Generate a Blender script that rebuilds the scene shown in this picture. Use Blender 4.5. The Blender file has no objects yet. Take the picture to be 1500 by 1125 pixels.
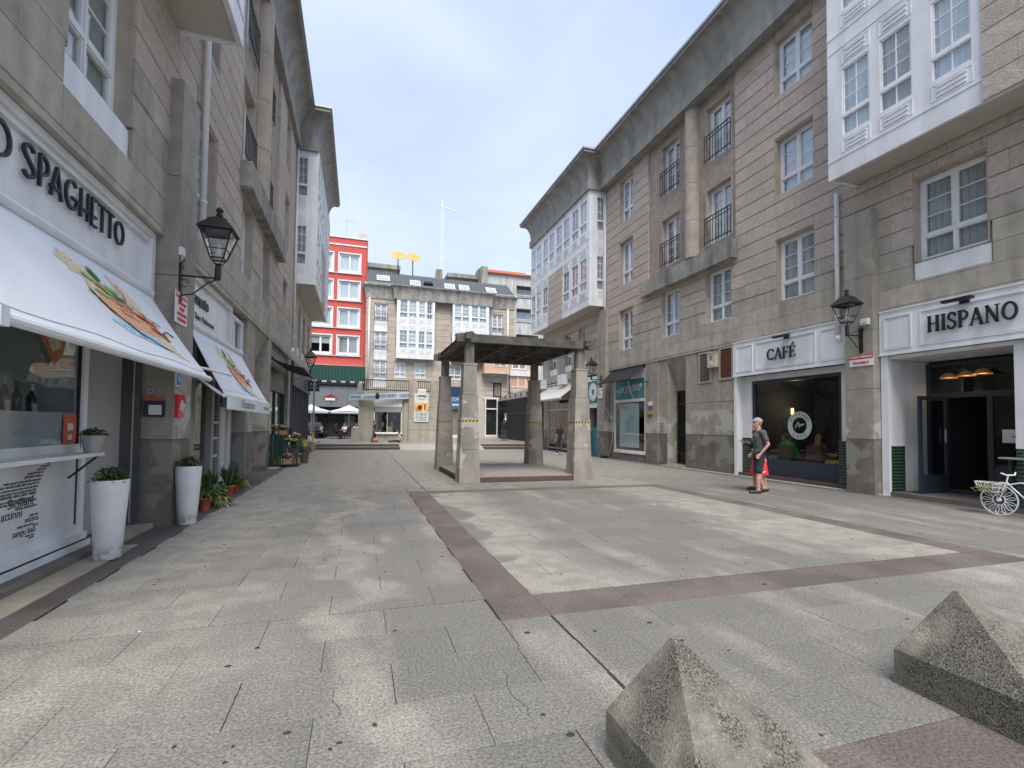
import bpy, bmesh, math, random
from mathutils import Vector, Matrix
random.seed(7)
PI = math.pi
scn = bpy.context.scene
col = scn.collection

# ------------------------------------------------------------------ camera
H = 1.53
yaw, pitch, roll = math.radians(17.45), math.radians(1.95), math.atan(.011)
fw = Vector((math.sin(yaw) * math.cos(pitch), math.cos(yaw) * math.cos(pitch), math.sin(pitch)))
r0 = Vector((math.cos(yaw), -math.sin(yaw), 0)); u0 = r0.cross(fw)
rr = r0 * math.cos(roll) + u0 * math.sin(roll)
uu = -r0 * math.sin(roll) + u0 * math.cos(roll)
cam_d = bpy.data.cameras.new('camera'); cam = bpy.data.objects.new('camera', cam_d); col.objects.link(cam)
cam.matrix_world = Matrix(((rr.x, uu.x, -fw.x, 0), (rr.y, uu.y, -fw.y, 0), (rr.z, uu.z, -fw.z, H), (0, 0, 0, 1)))
cam_d.sensor_width = 36; cam_d.lens = 715 / 1500 * 36
cam_d.shift_y = 36.5 / 1500
cam_d.clip_start = .05; cam_d.clip_end = 2000
scn.camera = cam

# ------------------------------------------------------------------ sky and light: a bright, softly clouded day
SUN_EL, SUN_AZ = math.radians(56), math.radians(190)
w = bpy.data.worlds.new('World'); scn.world = w; w.use_nodes = True
nt = w.node_tree; nt.nodes.clear()
N = nt.nodes.new; L = nt.links.new
out = N('ShaderNodeOutputWorld')
sky = N('ShaderNodeTexSky'); sky.sky_type = 'NISHITA'; sky.sun_disc = False
sky.sun_elevation = SUN_EL; sky.sun_rotation = SUN_AZ; sky.air_density = 1.0; sky.dust_density = 2.0
b1 = N('ShaderNodeBackground'); b1.inputs['Strength'].default_value = .12; L(sky.outputs[0], b1.inputs['Color'])
tc = N('ShaderNodeTexCoord'); mp = N('ShaderNodeMapping'); mp.inputs['Scale'].default_value = (1.3, 1.3, 2.6)
L(tc.outputs['Generated'], mp.inputs['Vector'])
n1 = N('ShaderNodeTexNoise'); n1.inputs['Scale'].default_value = 1.7; n1.inputs['Detail'].default_value = 5
n1.inputs['Roughness'].default_value = .5; n1.inputs['Distortion'].default_value = .35
L(mp.outputs[0], n1.inputs['Vector'])
cr = N('ShaderNodeValToRGB')
cr.color_ramp.elements[0].position = .30; cr.color_ramp.elements[0].color = (.32, .39, .55, 1)
cr.color_ramp.elements[1].position = .68; cr.color_ramp.elements[1].color = (.47, .535, .655, 1)
L(n1.outputs['Fac'], cr.inputs['Fac'])
b2 = N('ShaderNodeBackground'); b2.inputs['Strength'].default_value = 1.0; L(cr.outputs[0], b2.inputs['Color'])
mx = N('ShaderNodeMixShader'); mx.inputs['Fac'].default_value = .86
L(b1.outputs[0], mx.inputs[1]); L(b2.outputs[0], mx.inputs[2]); L(mx.outputs[0], out.inputs['Surface'])
sd = bpy.data.lights.new('sun', 'SUN'); sd.energy = 2.35; sd.angle = math.radians(32); sd.color = (1, .95, .88)
so = bpy.data.objects.new('sun', sd); col.objects.link(so)
sdir = Vector((math.sin(SUN_AZ) * math.cos(SUN_EL), math.cos(SUN_AZ) * math.cos(SUN_EL), math.sin(SUN_EL)))
so.rotation_euler = sdir.to_track_quat('Z', 'Y').to_euler()
scn.view_settings.view_transform = 'Standard'; scn.view_settings.look = 'None'
scn.view_settings.exposure = .93; scn.view_settings.gamma = 1
scn.render.engine = 'CYCLES'
scn.cycles.max_bounces = 6; scn.cycles.transparent_max_bounces = 12; scn.cycles.diffuse_bounces = 3; scn.cycles.glossy_bounces = 3

# ------------------------------------------------------------------ materials
def mat(name, c, rough=.8, var=.12, scale=6., bump=0., bscale=60., rnd=0., metal=0., streak=0., grain=0., stain=None, hue=None, spec=None):
    m = bpy.data.materials.new(name); m.use_nodes = True
    t = m.node_tree; A = t.nodes.new; K = t.links.new
    p = t.nodes['Principled BSDF']
    p.inputs['Roughness'].default_value = rough; p.inputs['Metallic'].default_value = metal
    if spec is not None: p.inputs['Specular IOR Level'].default_value = spec
    g = A('ShaderNodeNewGeometry')
    def noise(sc, det=4, vec=None, s3=None):
        n = A('ShaderNodeTexNoise'); n.inputs['Scale'].default_value = sc; n.inputs['Detail'].default_value = det
        v = g.outputs['Position']
        if s3:
            q = A('ShaderNodeMapping'); q.inputs['Scale'].default_value = s3; K(v, q.inputs['Vector']); v = q.outputs[0]
        K(v, n.inputs['Vector']); return n.outputs['Fac']
    def mul(colr, fac, lo, hi, a=.3, b=.7):
        mr = A('ShaderNodeMapRange'); mr.inputs['From Min'].default_value = a; mr.inputs['From Max'].default_value = b
        mr.inputs['To Min'].default_value = lo; mr.inputs['To Max'].default_value = hi; K(fac, mr.inputs['Value'])
        vm = A('ShaderNodeVectorMath'); vm.operation = 'SCALE'; K(colr, vm.inputs[0]); K(mr.outputs[0], vm.inputs['Scale']); return vm.outputs[0]
    rgb = A('ShaderNodeRGB'); rgb.outputs[0].default_value = (*c, 1); cur = rgb.outputs[0]
    if hue or rnd:
        oi = A('ShaderNodeObjectInfo')
    if hue:
        mxx = A('ShaderNodeMix'); mxx.data_type = 'RGBA'; K(oi.outputs['Random'], mxx.inputs[0]); K(cur, mxx.inputs[6]); mxx.inputs[7].default_value = (*hue, 1); cur = mxx.outputs[2]
    if var: cur = mul(cur, noise(scale), 1 - var, 1 + var)
    if rnd:
        m2 = A('ShaderNodeMath'); m2.operation = 'FRACT'; m3 = A('ShaderNodeMath'); m3.operation = 'MULTIPLY'; m3.inputs[1].default_value = 7.31
        K(oi.outputs['Random'], m3.inputs[0]); K(m3.outputs[0], m2.inputs[0]); cur = mul(cur, m2.outputs[0], 1 - rnd, 1 + rnd, 0, 1)
    if grain: cur = mul(cur, noise(110, 2), 1 - grain, 1 + grain, .35, .65)
    if streak: cur = mul(cur, noise(1, 4, s3=(2.6, 2.6, .35)), 1 - streak, 1.05, .35, .6)
    if stain:
        sc_, thr, c2, z0, z1 = stain     # weathered patches with a ragged edge between two heights
        n = noise(sc_, 5); xyz = A('ShaderNodeSeparateXYZ'); K(g.outputs['Position'], xyz.inputs[0])
        a = A('ShaderNodeMapRange'); a.interpolation_type = 'SMOOTHSTEP'; a.inputs['From Min'].default_value = thr; a.inputs['From Max'].default_value = thr + .03; K(n, a.inputs['Value'])
        b = A('ShaderNodeMapRange'); b.interpolation_type = 'SMOOTHSTEP'; b.inputs['From Min'].default_value = z0; b.inputs['From Max'].default_value = z0 + .12; K(xyz.outputs[2], b.inputs['Value'])
        d = A('ShaderNodeMapRange'); d.interpolation_type = 'SMOOTHSTEP'; d.inputs['From Min'].default_value = z1; d.inputs['From Max'].default_value = z1 - .12; K(xyz.outputs[2], d.inputs['Value'])
        e = A('ShaderNodeMath'); e.operation = 'MULTIPLY'; K(a.outputs[0], e.inputs[0]); K(b.outputs[0], e.inputs[1])
        f = A('ShaderNodeMath'); f.operation = 'MULTIPLY'; K(e.outputs[0], f.inputs[0]); K(d.outputs[0], f.inputs[1])
        mm = A('ShaderNodeMix'); mm.data_type = 'RGBA'; K(f.outputs[0], mm.inputs[0]); K(cur, mm.inputs[6]); mm.inputs[7].default_value = (*c2, 1); cur = mm.outputs[2]
    K(cur, p.inputs['Base Color'])
    if bump:
        bn = A('ShaderNodeBump'); bn.inputs['Strength'].default_value = bump; bn.inputs['Distance'].default_value = .02
        K(noise(bscale, 4), bn.inputs['Height']); K(bn.outputs[0], p.inputs['Normal'])
    return m

def glass(name, tint=(.75, .8, .82), refl=.09, rough=.02):
    m = bpy.data.materials.new(name); m.use_nodes = True; t = m.node_tree; t.nodes.clear(); A = t.nodes.new; K = t.links.new
    o = A('ShaderNodeOutputMaterial'); tr = A('ShaderNodeBsdfTransparent'); tr.inputs['Color'].default_value = (*tint, 1)
    gl = A('ShaderNodeBsdfGlossy'); gl.inputs['Roughness'].default_value = rough
    lw = A('ShaderNodeLayerWeight'); lw.inputs['Blend'].default_value = .5; pw = A('ShaderNodeMath'); pw.operation = 'POWER'; pw.inputs[1].default_value = 4.; K(lw.outputs['Facing'], pw.inputs[0])
    ad = A('ShaderNodeMath'); ad.operation = 'MULTIPLY_ADD'; ad.use_clamp = True; ad.inputs[1].default_value = .7; ad.inputs[2].default_value = refl; K(pw.outputs[0], ad.inputs[0])
    n = A('ShaderNodeTexNoise'); n.inputs['Scale'].default_value = 1.2; g = A('ShaderNodeNewGeometry'); K(g.outputs['Position'], n.inputs['Vector'])
    bn = A('ShaderNodeBump'); bn.inputs['Strength'].default_value = .12; bn.inputs['Distance'].default_value = .05; K(n.outputs['Fac'], bn.inputs['Height']); K(bn.outputs[0], gl.inputs['Normal'])
    mx = A('ShaderNodeMixShader'); K(ad.outputs[0], mx.inputs[0]); K(tr.outputs[0], mx.inputs[1]); K(gl.outputs[0], mx.inputs[2]); K(mx.outputs[0], o.inputs[0])
    return m

def emit(name, c, s):
    m = bpy.data.materials.new(name); m.use_nodes = True; p = m.node_tree.nodes['Principled BSDF']
    p.inputs['Base Color'].default_value = (*c, 1); p.inputs['Emission Color'].default_value = (*c, 1); p.inputs['Emission Strength'].default_value = s
    return m

PINK = mat('pink_rough_stone', (.515, .435, .372), .92, .12, 9, .75, 45, rnd=.07, grain=.16, hue=(.50, .425, .355))
BEIGE = mat('beige_dressed_stone', (.45, .405, .33), .85, .12, 5, .25, 70, rnd=.09, grain=.06, hue=(.41, .37, .305), streak=.16)
BAY = mat('smooth_warm_stone', (.44, .37, .30), .85, .16, 2.5, .2, 60, grain=.06, streak=.12)
WALLB = mat('recessed_stone_bed', (.36, .30, .245), .9, .15, 4, .2, 60)
PIER = mat('grey_pier_stone', (.34, .31, .255), .8, .14, 4, .2, 70, grain=.08, streak=.15, stain=(1.6, .50, (.46, .435, .385), .25, 2.2))
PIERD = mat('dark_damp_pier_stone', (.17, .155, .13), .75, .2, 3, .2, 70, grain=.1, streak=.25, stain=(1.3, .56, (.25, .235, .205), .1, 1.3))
CORN = mat('weathered_cornice_concrete', (.31, .30, .27), .9, .10, 3, .2, 40, streak=.24, grain=.05)
BEAMC = mat('grey_beam_concrete', (.31, .30, .265), .9, .2, 3, .3, 50, streak=.4, grain=.08)
WHITE = mat('white_painted_metal', (.78, .79, .80), .4, .05, 2, streak=.10)
WHITE2 = mat('off_white_panel', (.70, .70, .69), .55, .06, 2, streak=.10)
SOFFIT = mat('cream_soffit_panel', (.50, .48, .42), .7, .05, 2)
GLASS = glass('window_glass', (.92, .95, .96), .10)
SHOPG = glass('shop_glass', (.84, .87, .88), .04)
CURT = mat('white_net_curtain', (.80, .84, .86), .9, .06, 3)
CURTD = mat('grey_curtain', (.50, .51, .50), .9, .1, 3)
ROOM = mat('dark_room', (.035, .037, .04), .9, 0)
IRON = mat('black_iron', (.018, .018, .02), .45, .1, 8, metal=.2)
BLACK = mat('black_paint', (.02, .02, .024), .5, .1, 4)
NAVY = mat('navy_paint', (.028, .036, .052), .4, .08, 4)
GREENT = mat('dark_green_glazed_tile', (.018, .045, .03), .18, .3, 20, rnd=.3)
GROUT = mat('pale_grout', (.33, .36, .33), .8, .1)
SLATE = mat('slate_roof', (.075, .08, .09), .6, .2, 12, .3, 30)
WOODB = mat('brown_wood', (.22, .10, .045), .6, .2, 10)
CRATE = mat('crate_wood', (.42, .25, .13), .7, .2, 12)
TERRA = mat('terracotta', (.50, .12, .045), .75, .15, 8)
POTW = mat('white_pot_plastic', (.80, .80, .79), .35, .05, 5, stain=(9, .47, (.52, .49, .44), -.2, .2))
LEAF = mat('leaf_green', (.07, .15, .035), .55, .35, 30)
LEAF2 = mat('leaf_light_green', (.13, .21, .05), .55, .3, 30)
LEAFD = mat('leaf_dark_green', (.025, .06, .02), .5, .35, 30)
SOIL = mat('soil', (.04, .028, .02), .95, .2, 20)
ZINC = mat('zinc_metal', (.42, .43, .43), .4, .15, 6, metal=.6)
ALU = mat('aluminium', (.50, .50, .50), .35, .08, 6, metal=.5)
REDP = mat('red_enamel', (.62, .02, .035), .3, .05)
SKIN = mat('skin', (.50, .28, .19), .55, .1, 12)
HAIRB = mat('brown_hair', (.05, .028, .018), .6, .3, 60)
HAIRG = mat('blonde_hair', (.32, .20, .09), .6, .3, 60)
SHOEB = mat('black_shoe', (.02, .02, .02), .5, 0)
SHOEW = mat('white_sole', (.7, .7, .7), .5, 0)

# ------------------------------------------------------------------ mesh builder
class MB:
    def __init__(s): s.v = []; s.f = []; s.m = []
    def face(s, pts, m=0):
        b = len(s.v); s.v += [tuple(p) for p in pts]; s.f.append(tuple(range(b, b + len(pts)))); s.m.append(m)
    def box(s, x0, x1, y0, y1, z0, z1, m=0):
        if x0 > x1: x0, x1 = x1, x0
        if y0 > y1: y0, y1 = y1, y0
        if z0 > z1: z0, z1 = z1, z0
        b = len(s.v)
        s.v += [(x0, y0, z0), (x1, y0, z0), (x1, y1, z0), (x0, y1, z0), (x0, y0, z1), (x1, y0, z1), (x1, y1, z1), (x0, y1, z1)]
        for q in ((0, 3, 2, 1), (4, 5, 6, 7), (0, 1, 5, 4), (1, 2, 6, 5), (2, 3, 7, 6), (3, 0, 4, 7)): s.f.append(tuple(b + i for i in q)); s.m.append(m)
        return s
    def cbox(s, x0, x1, y0, y1, z0, z1, c=.008, m=0, cx=None):
        """block whose front (-y) edges are chamfered, open at the back"""
        b = len(s.v)
        s.v += [(x0, y1, z0), (x1, y1, z0), (x1, y1, z1), (x0, y1, z1), (x0, y0 + c, z0), (x1, y0 + c, z0), (x1, y0 + c, z1), (x0, y0 + c, z1),
                (x0 + (cx or c), y0, z0 + c), (x1 - (cx or c), y0, z0 + c), (x1 - (cx or c), y0, z1 - c), (x0 + (cx or c), y0, z1 - c)]
        F = [(8, 9, 10, 11)]
        for i in range(4):
            j = (i + 1) % 4
            F += [(4 + i, 4 + j, 8 + j, 8 + i), (i, j, 4 + j, 4 + i)]
        for q in F: s.f.append(tuple(b + i for i in q)); s.m.append(m)
        return s
    def slab(s, x0, x1, y0, y1, zt, h=.03, c=.004, m=0):
        b = len(s.v)
        s.v += [(x0, y0, zt - h), (x1, y0, zt - h), (x1, y1, zt - h), (x0, y1, zt - h), (x0, y0, zt - c), (x1, y0, zt - c), (x1, y1, zt - c), (x0, y1, zt - c),
                (x0 + c, y0 + c, zt), (x1 - c, y0 + c, zt), (x1 - c, y1 - c, zt), (x0 + c, y1 - c, zt)]
        F = [(8, 9, 10, 11)]
        for i in range(4):
            j = (i + 1) % 4
            F += [(4 + i, 4 + j, 8 + j, 8 + i), (i, j, 4 + j, 4 + i)]
        for q in F: s.f.append(tuple(b + i for i in q)); s.m.append(m)
        return s
    def hexa(s, a, b_, m=0):
        """a: 4 bottom points ccw, b_: 4 top points"""
        b = len(s.v); s.v += [tuple(p) for p in a] + [tuple(p) for p in b_]
        for q in ((0, 3, 2, 1), (4, 5, 6, 7), (0, 1, 5, 4), (1, 2, 6, 5), (2, 3, 7, 6), (3, 0, 4, 7)): s.f.append(tuple(b + i for i in q)); s.m.append(m)
        return s
    def bar(s, p, q, w=.03, h=None, up=(0, 0, 1), m=0):
        h = h or w; p = Vector(p); q = Vector(q); d = (q - p)
        if d.length < 1e-6: return s
        d.normalize(); u = Vector(up)
        if abs(d.dot(u)) > .98: u = Vector((1, 0, 0))
        a = d.cross(u).normalized(); u = a.cross(d).normalized(); a = a * w / 2; u = u * h / 2
        return s.hexa([p - a - u, p + a - u, q + a - u, q - a - u], [p - a + u, p + a + u, q + a + u, q - a + u], m)
    def tube(s, pts, r=.02, n=8, m=0, cap=True):
        pts = [Vector(p) for p in pts]; k = len(pts); rs = r if isinstance(r, (list, tuple)) else [r] * k
        b = len(s.v); up = Vector((0, 0, 1))
        for i, p in enumerate(pts):
            d = (pts[min(i + 1, k - 1)] - pts[max(i - 1, 0)]).normalized()
            u = up if abs(d.dot(up)) < .95 else Vector((0, 1, 0))
            a = d.cross(u).normalized(); c = a.cross(d)
            for j in range(n):
                t = 2 * PI * j / n; s.v.append(tuple(p + (a * math.cos(t) + c * math.sin(t)) * rs[i]))
        for i in range(k - 1):
            for j in range(n):
                j2 = (j + 1) % n; s.f.append((b + i * n + j, b + i * n + j2, b + (i + 1) * n + j2, b + (i + 1) * n + j)); s.m.append(m)
        if cap:
            s.f.append(tuple(b + j for j in range(n - 1, -1, -1))); s.m.append(m); s.f.append(tuple(b + (k - 1) * n + j for j in range(n))); s.m.append(m)
        return s
    def lathe(s, prof, n=24, c=(0, 0), m=0, cap=True, sx=1, sy=1, rot=0):
        b = len(s.v); k = len(prof)
        for r, z in prof:
            for j in range(n):
                t = 2 * PI * j / n + rot; s.v.append((c[0] + r * sx * math.cos(t), c[1] + r * sy * math.sin(t), z))
        for i in range(k - 1):
            for j in range(n):
                j2 = (j + 1) % n; s.f.append((b + i * n + j, b + i * n + j2, b + (i + 1) * n + j2, b + (i + 1) * n + j)); s.m.append(m)
        if cap:
            s.f.append(tuple(b + j for j in range(n - 1, -1, -1))); s.m.append(m); s.f.append(tuple(b + (k - 1) * n + j for j in range(n))); s.m.append(m)
        return s
    def blob(s, c, r, n=8, m=0, sz=1.):
        prof = [(max(r * math.sin(PI * i / 6), .0005), c[2] - r * sz * math.cos(PI * i / 6)) for i in range(7)]
        return s.lathe(prof, n, (c[0], c[1]), m, cap=False)
    def ribbon(s, pts, w, m=0, up=(0, 0, 1)):
        """flat stroke in the xz plane, thickness along y handled by caller"""
        for a, b_ in zip(pts[:-1], pts[1:]): s.bar(a, b_, w, w, up, m)
        return s
    def mesh(s, name, mats, smooth=False):
        me = bpy.data.meshes.new(name); me.from_pydata(s.v, [], s.f)
        for m_ in (mats if isinstance(mats, (list, tuple)) else [mats]): me.materials.append(m_)
        if any(s.m): me.polygons.foreach_set('material_index', s.m)
        if smooth: me.polygons.foreach_set('use_smooth', [True] * len(s.f))
        me.update(); return me
    def obj(s, name, mats, parent=None, loc=(0, 0, 0), smooth=False, rot=None):
        return link(name, s.mesh(name, mats, smooth), parent, loc, rot)

def link(name, me, parent=None, loc=(0, 0, 0), rot=None):
    o = bpy.data.objects.new(name, me); col.objects.link(o); o.location = loc
    if rot: o.rotation_euler = rot
    if parent: o.parent = parent
    return o
def tag(o, label=None, cat=None, group=None, kind=None):
    if label: o['label'] = label
    if cat: o['category'] = cat
    if group: o['group'] = group
    if kind: o['kind'] = kind
    return o
def thing(name, label, cat, loc=(0, 0, 0), rz=0, group=None):
    o = link(name, None, None, loc, (0, 0, rz)); o.empty_display_size = .1
    return tag(o, label, cat, group)
def copy_tree(o, parent=None):
    c = o.copy(); col.objects.link(c)
    if parent: c.parent = parent
    for k in list(o.children): copy_tree(k, c)
    return c

def text(s, x, y, z, size, m, parent, name='lettering', ext=.006, align='CENTER', rot=(PI / 2, 0, 0), sx=1., bold=0., shear=0.):
    cu = bpy.data.curves.new('t', 'FONT'); cu.body = s; cu.size = size; cu.extrude = ext; cu.align_x = align; cu.align_y = 'CENTER'
    cu.resolution_u = 3; cu.offset = bold; cu.shear = shear
    o = bpy.data.objects.new('t', cu); col.objects.link(o)
    dg = bpy.context.evaluated_depsgraph_get(); me = bpy.data.meshes.new_from_object(o.evaluated_get(dg))
    bpy.data.objects.remove(o); bpy.data.curves.remove(cu); me.name = name
    me.materials.clear(); me.materials.append(m)
    q = link(name, me, parent, (x, y, z), rot); q.scale = (sx, 1, 1); return q

# ------------------------------------------------------------------ ground
def paving(name, base, c2=None, dark=False):
    """granite with fine speckle; on the pale plaza stone, broad worn grey patches over the sandy stone"""
    m = bpy.data.materials.new(name); m.use_nodes = True; t = m.node_tree; A = t.nodes.new; K = t.links.new
    p = t.nodes['Principled BSDF']; p.inputs['Roughness'].default_value = .75
    g = A('ShaderNodeNewGeometry'); X = A('ShaderNodeSeparateXYZ')
    def nz(sc, det, s3=None):
        n = A('ShaderNodeTexNoise'); n.inputs['Scale'].default_value = sc; n.inputs['Detail'].default_value = det; v = g.outputs['Position']
        if s3: q = A('ShaderNodeMapping'); q.inputs['Scale'].default_value = s3; q.inputs['Rotation'].default_value = (0, 0, .12); K(v, q.inputs['Vector']); v = q.outputs[0]
        K(v, n.inputs['Vector']); return n
    def math_(op, a, b=None, c=None):
        n = A('ShaderNodeMath'); n.operation = op
        for i, q in enumerate((a, b, c)):
            if q is None: continue
            if isinstance(q, (int, float)): n.inputs[i].default_value = q
            else: K(q, n.inputs[i])
        return n.outputs[0]
    def sst(v, a, b):
        n = A('ShaderNodeMapRange'); n.interpolation_type = 'SMOOTHSTEP'; n.inputs['From Min'].default_value = a; n.inputs['From Max'].default_value = b; K(v, n.inputs['Value']); return n.outputs[0]
    def mixc(f, a, b):
        n = A('ShaderNodeMix'); n.data_type = 'RGBA'; K(f, n.inputs[0])
        for i, q in ((6, a), (7, b)):
            if isinstance(q, tuple): n.inputs[i].default_value = (*q, 1)
            else: K(q, n.inputs[i])
        return n.outputs[2]
    K(g.outputs['Position'], X.inputs[0])
    if c2:
        wn = nz(.9, 7); wf = math_('MULTIPLY', math_('SUBTRACT', wn.outputs['Fac'], .5), 2.1)
        x = math_('ADD', X.outputs[0], wf); wn2 = nz(.5, 3); y = math_('ADD', X.outputs[1], math_('MULTIPLY', math_('SUBTRACT', wn2.outputs['Fac'], .5), 4))
        left = math_('MULTIPLY', sst(x, .1, -1.9), .95)
        band = math_('MULTIPLY', sst(x, 1.45, 1.6), sst(x, 2.9, 2.0)); band = math_('MULTIPLY', band, sst(y, 3.5, 4.2))
        rb = math_('MULTIPLY', sst(x, 5.3, 6.3), sst(x, 8.0, 7.2)); rb = math_('MULTIPLY', rb, .85)
        far = math_('MULTIPLY', sst(y, 10.5, 14.5), .85)
        # a winding pale path of worn stone crossing the foreground
        path = math_('ADD', math_('ADD', x, .25), math_('MULTIPLY', math_('SUBTRACT', nz(.42, 6, (.5, .55, 1)).outputs['Fac'], .5), 7.0))
        pb = math_('MULTIPLY', sst(math_('ABSOLUTE', path), .48, .12), .7)
        mid = math_('MULTIPLY', sst(nz(1.1, 8, (1.5, .38, 1)).outputs['Fac'], .50, .66), .6)
        f = math_('MAXIMUM', left, band); f = math_('MAXIMUM', f, rb); f = math_('MAXIMUM', f, far); f = math_('MAXIMUM', f, pb); f = math_('MAXIMUM', f, mid)
        wear = sst(nz(3.2, 8).outputs['Fac'], .42, .56); f = math_('MULTIPLY', f, math_('ADD', math_('MULTIPLY', wear, .45), .6))
        cur = mixc(f, base, c2)
    else:
        cur = mixc(sst(nz(1.5, 5).outputs['Fac'], .35, .65), tuple(q * .85 for q in base), tuple(q * 1.15 for q in base))
    # thin pale scratches / dried streaks
    if c2:
        vo = nz(1.4, 3, (1, .45, 1)); ln = math_('SUBTRACT', vo.outputs['Fac'], .5); ln = sst(math_('ABSOLUTE', ln), .004, .001)
        cur = mixc(math_('MULTIPLY', ln, .05), cur, (.5, .49, .46))
    def scl(c, fac):
        n = A('ShaderNodeVectorMath'); n.operation = 'SCALE'; K(c, n.inputs[0]); K(fac, n.inputs['Scale']); return n.outputs[0]
    sp = A('ShaderNodeMapRange'); sp.inputs['From Min'].default_value = .3; sp.inputs['From Max'].default_value = .7; sp.inputs['To Min'].default_value = .55; sp.inputs['To Max'].default_value = 1.45
    K(nz(62, 4).outputs['Fac'], sp.inputs['Value']); cur = scl(cur, sp.outputs[0])
    v2 = A('ShaderNodeTexVoronoi'); v2.inputs['Scale'].default_value = 75; K(g.outputs['Position'], v2.inputs['Vector'])
    s2 = A('ShaderNodeMapRange'); s2.inputs['From Min'].default_value = 0; s2.inputs['From Max'].default_value = .5; s2.inputs['To Min'].default_value = .70; s2.inputs['To Max'].default_value = 1.1
    K(v2.outputs['Distance'], s2.inputs['Value']); cur = scl(cur, s2.outputs[0])
    oi = A('ShaderNodeObjectInfo'); s3 = A('ShaderNodeMapRange'); s3.inputs['To Min'].default_value = .91; s3.inputs['To Max'].default_value = 1.09; K(oi.outputs['Random'], s3.inputs['Value']); cur = scl(cur, s3.outputs[0])
    K(cur, p.inputs['Base Color'])
    bn = A('ShaderNodeBump'); bn.inputs['Strength'].default_value = .35; bn.inputs['Distance'].default_value = .006; K(nz(120, 3).outputs['Fac'], bn.inputs['Height']); K(bn.outputs[0], p.inputs['Normal'])
    return m
PAVE = paving('worn_granite_paving', (.160, .152, .137), (.285, .264, .222))
BROWN = paving('brown_granite_paving', (.118, .096, .084))
JOINT = mat('joint_sand', (.13, .125, .115), .95, .2, 20)
STEPB = mat('reddish_step_stone', (.10, .06, .05), .8, .2, 12, .2, 60, grain=.1)
GUMM = mat('dark_gum_spot', (.03, .03, .03), .8, 0)
GUMW = mat('white_dropping', (.75, .75, .72), .8, 0)

g = MB(); g.box(-60, 90, -30, 160, -.2, -.028)
tag(g.obj('ground', JOINT), kind='structure')
XL = -2.345
PX = .85; PY = .478; YJ = 4.215
slabs = []          # (x0,x1,y0,y1,brown)
brown = [(1.10, 1.53, 3.72, 11.4), (7.27, 7.70, 3.72, 11.4), (1.53, 7.27, 3.72, 4.205), (1.53, 7.27, 10.97, 11.4)]
def clip(r, h):     # r minus h, list of rects
    x0, x1, y0, y1 = r; a0, a1, b0, b1 = h
    if a1 <= x0 or a0 >= x1 or b1 <= y0 or b0 >= y1: return [r]
    o = []
    if a0 > x0: o.append((x0, a0, y0, y1))
    if a1 < x1: o.append((a1, x1, y0, y1))
    xa, xb = max(a0, x0), min(a1, x1)
    if b0 > y0: o.append((xa, xb, y0, b0))
    if b1 < y1: o.append((xa, xb, b1, y1))
    return o
for iy in range(-16, 56):
    y0 = YJ + iy * PY; y1 = y0 + PY
    if y0 > 30.3: break
    sh = 0 if iy % 2 == 0 else .42
    ix = -12
    while True:
        x0 = -1.89 + sh + ix * PX; x1 = x0 + PX; ix += 1
        if x0 > 11.6: break
        rs = [(max(x0, XL), min(x1, 11.35), y0, min(y1, 30.3))]
        if rs[0][1] - rs[0][0] < .05: continue
        for h in brown + [(-30, XL, -50, 50)] + [(2.58, 6.4, 12.72, 17.1)]:
            rs = [q for r_ in rs for q in clip(r_, h)]
        rs2 = []
        for r_ in rs:       # expansion joint at x = 1.525
            if r_[0] < 1.525 < r_[1]: rs2 += [(r_[0], 1.525, *r_[2:]), (1.525, *r_[1:])]
            else: rs2.append(r_)
        slabs += [(*q, 0) for q in rs2 if q[1] - q[0] > .03 and q[3] - q[2] > .03]
for (x0, x1, y0, y1) in brown:
    if x1 - x0 > y1 - y0:
        k = round((x1 - x0) / .82)
        for i in range(k): slabs.append((x0 + (x1 - x0) * i / k, x0 + (x1 - x0) * (i + 1) / k, y0, y1, 1))
    else:
        ys = [3.72, 4.205] + [4.205 + .62 * i for i in range(1, 12)] + [11.4]
        for a, b in zip(ys[:-1], ys[1:]): slabs.append((x0, x1, a, b, 1))
for (xa, xb, ya, yb, dy) in ((-3.6, -2.345, -3, 30.2, .8), (11.35, 11.9, -3, 30.2, .8)):
    y = ya
    while y < yb: slabs.append((xa, xb, y, min(y + dy, yb), 1)); y += dy
slabs.append((1.9, 3.05, .4, 1.82, 1)); slabs.append((3.05, 4.2, .4, 1.82, 1))
slabs = [s_ for s_ in slabs if not (s_[4] == 0 and s_[0] > 1.85 and s_[1] < 4.25 and s_[3] < 1.85 and s_[2] > .35)]
def gap(v, edges=(1.525,)): return .009 if any(abs(v - e) < .004 for e in edges) else random.choice((.0012, .0016, .0016, .0027))
cache = {}
slabs.sort(key=lambda s_: (s_[0] + s_[1]) ** 2 / 4 * .9 + (max(0, (s_[2] + s_[3]) / 2 - 1)) ** 2)
vis = [s_ for s_ in slabs if s_[3] > 1.4]
rest = [MB(), MB()]
for i, s_ in enumerate(vis):
    x0, x1, y0, y1, br = s_
    ga, gb = gap(x0), gap(x1); gc, gd = gap(y0, (YJ, 4.205)), gap(y1, (YJ, 4.205))
    if i < 300:
        rnd = random.uniform(-.0012, .0012)
        key = (round(x1 - x0, 2), round(y1 - y0, 2), br, ga, gb, gc, gd)
        if key not in cache:
            cache[key] = MB().slab(ga, x1 - x0 - gb, gc, y1 - y0 - gd, 0, .03, .0018).mesh('slab', BROWN if br else PAVE)
        o = link('paving_slab', cache[key], None, (x0, y0, rnd)); slabs[i] = o; o['kind'] = 'structure'
    else: rest[br].slab(x0 + ga, x1 - gb, y0 + gc, y1 - gd, 0, .03, .0018)
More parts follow.
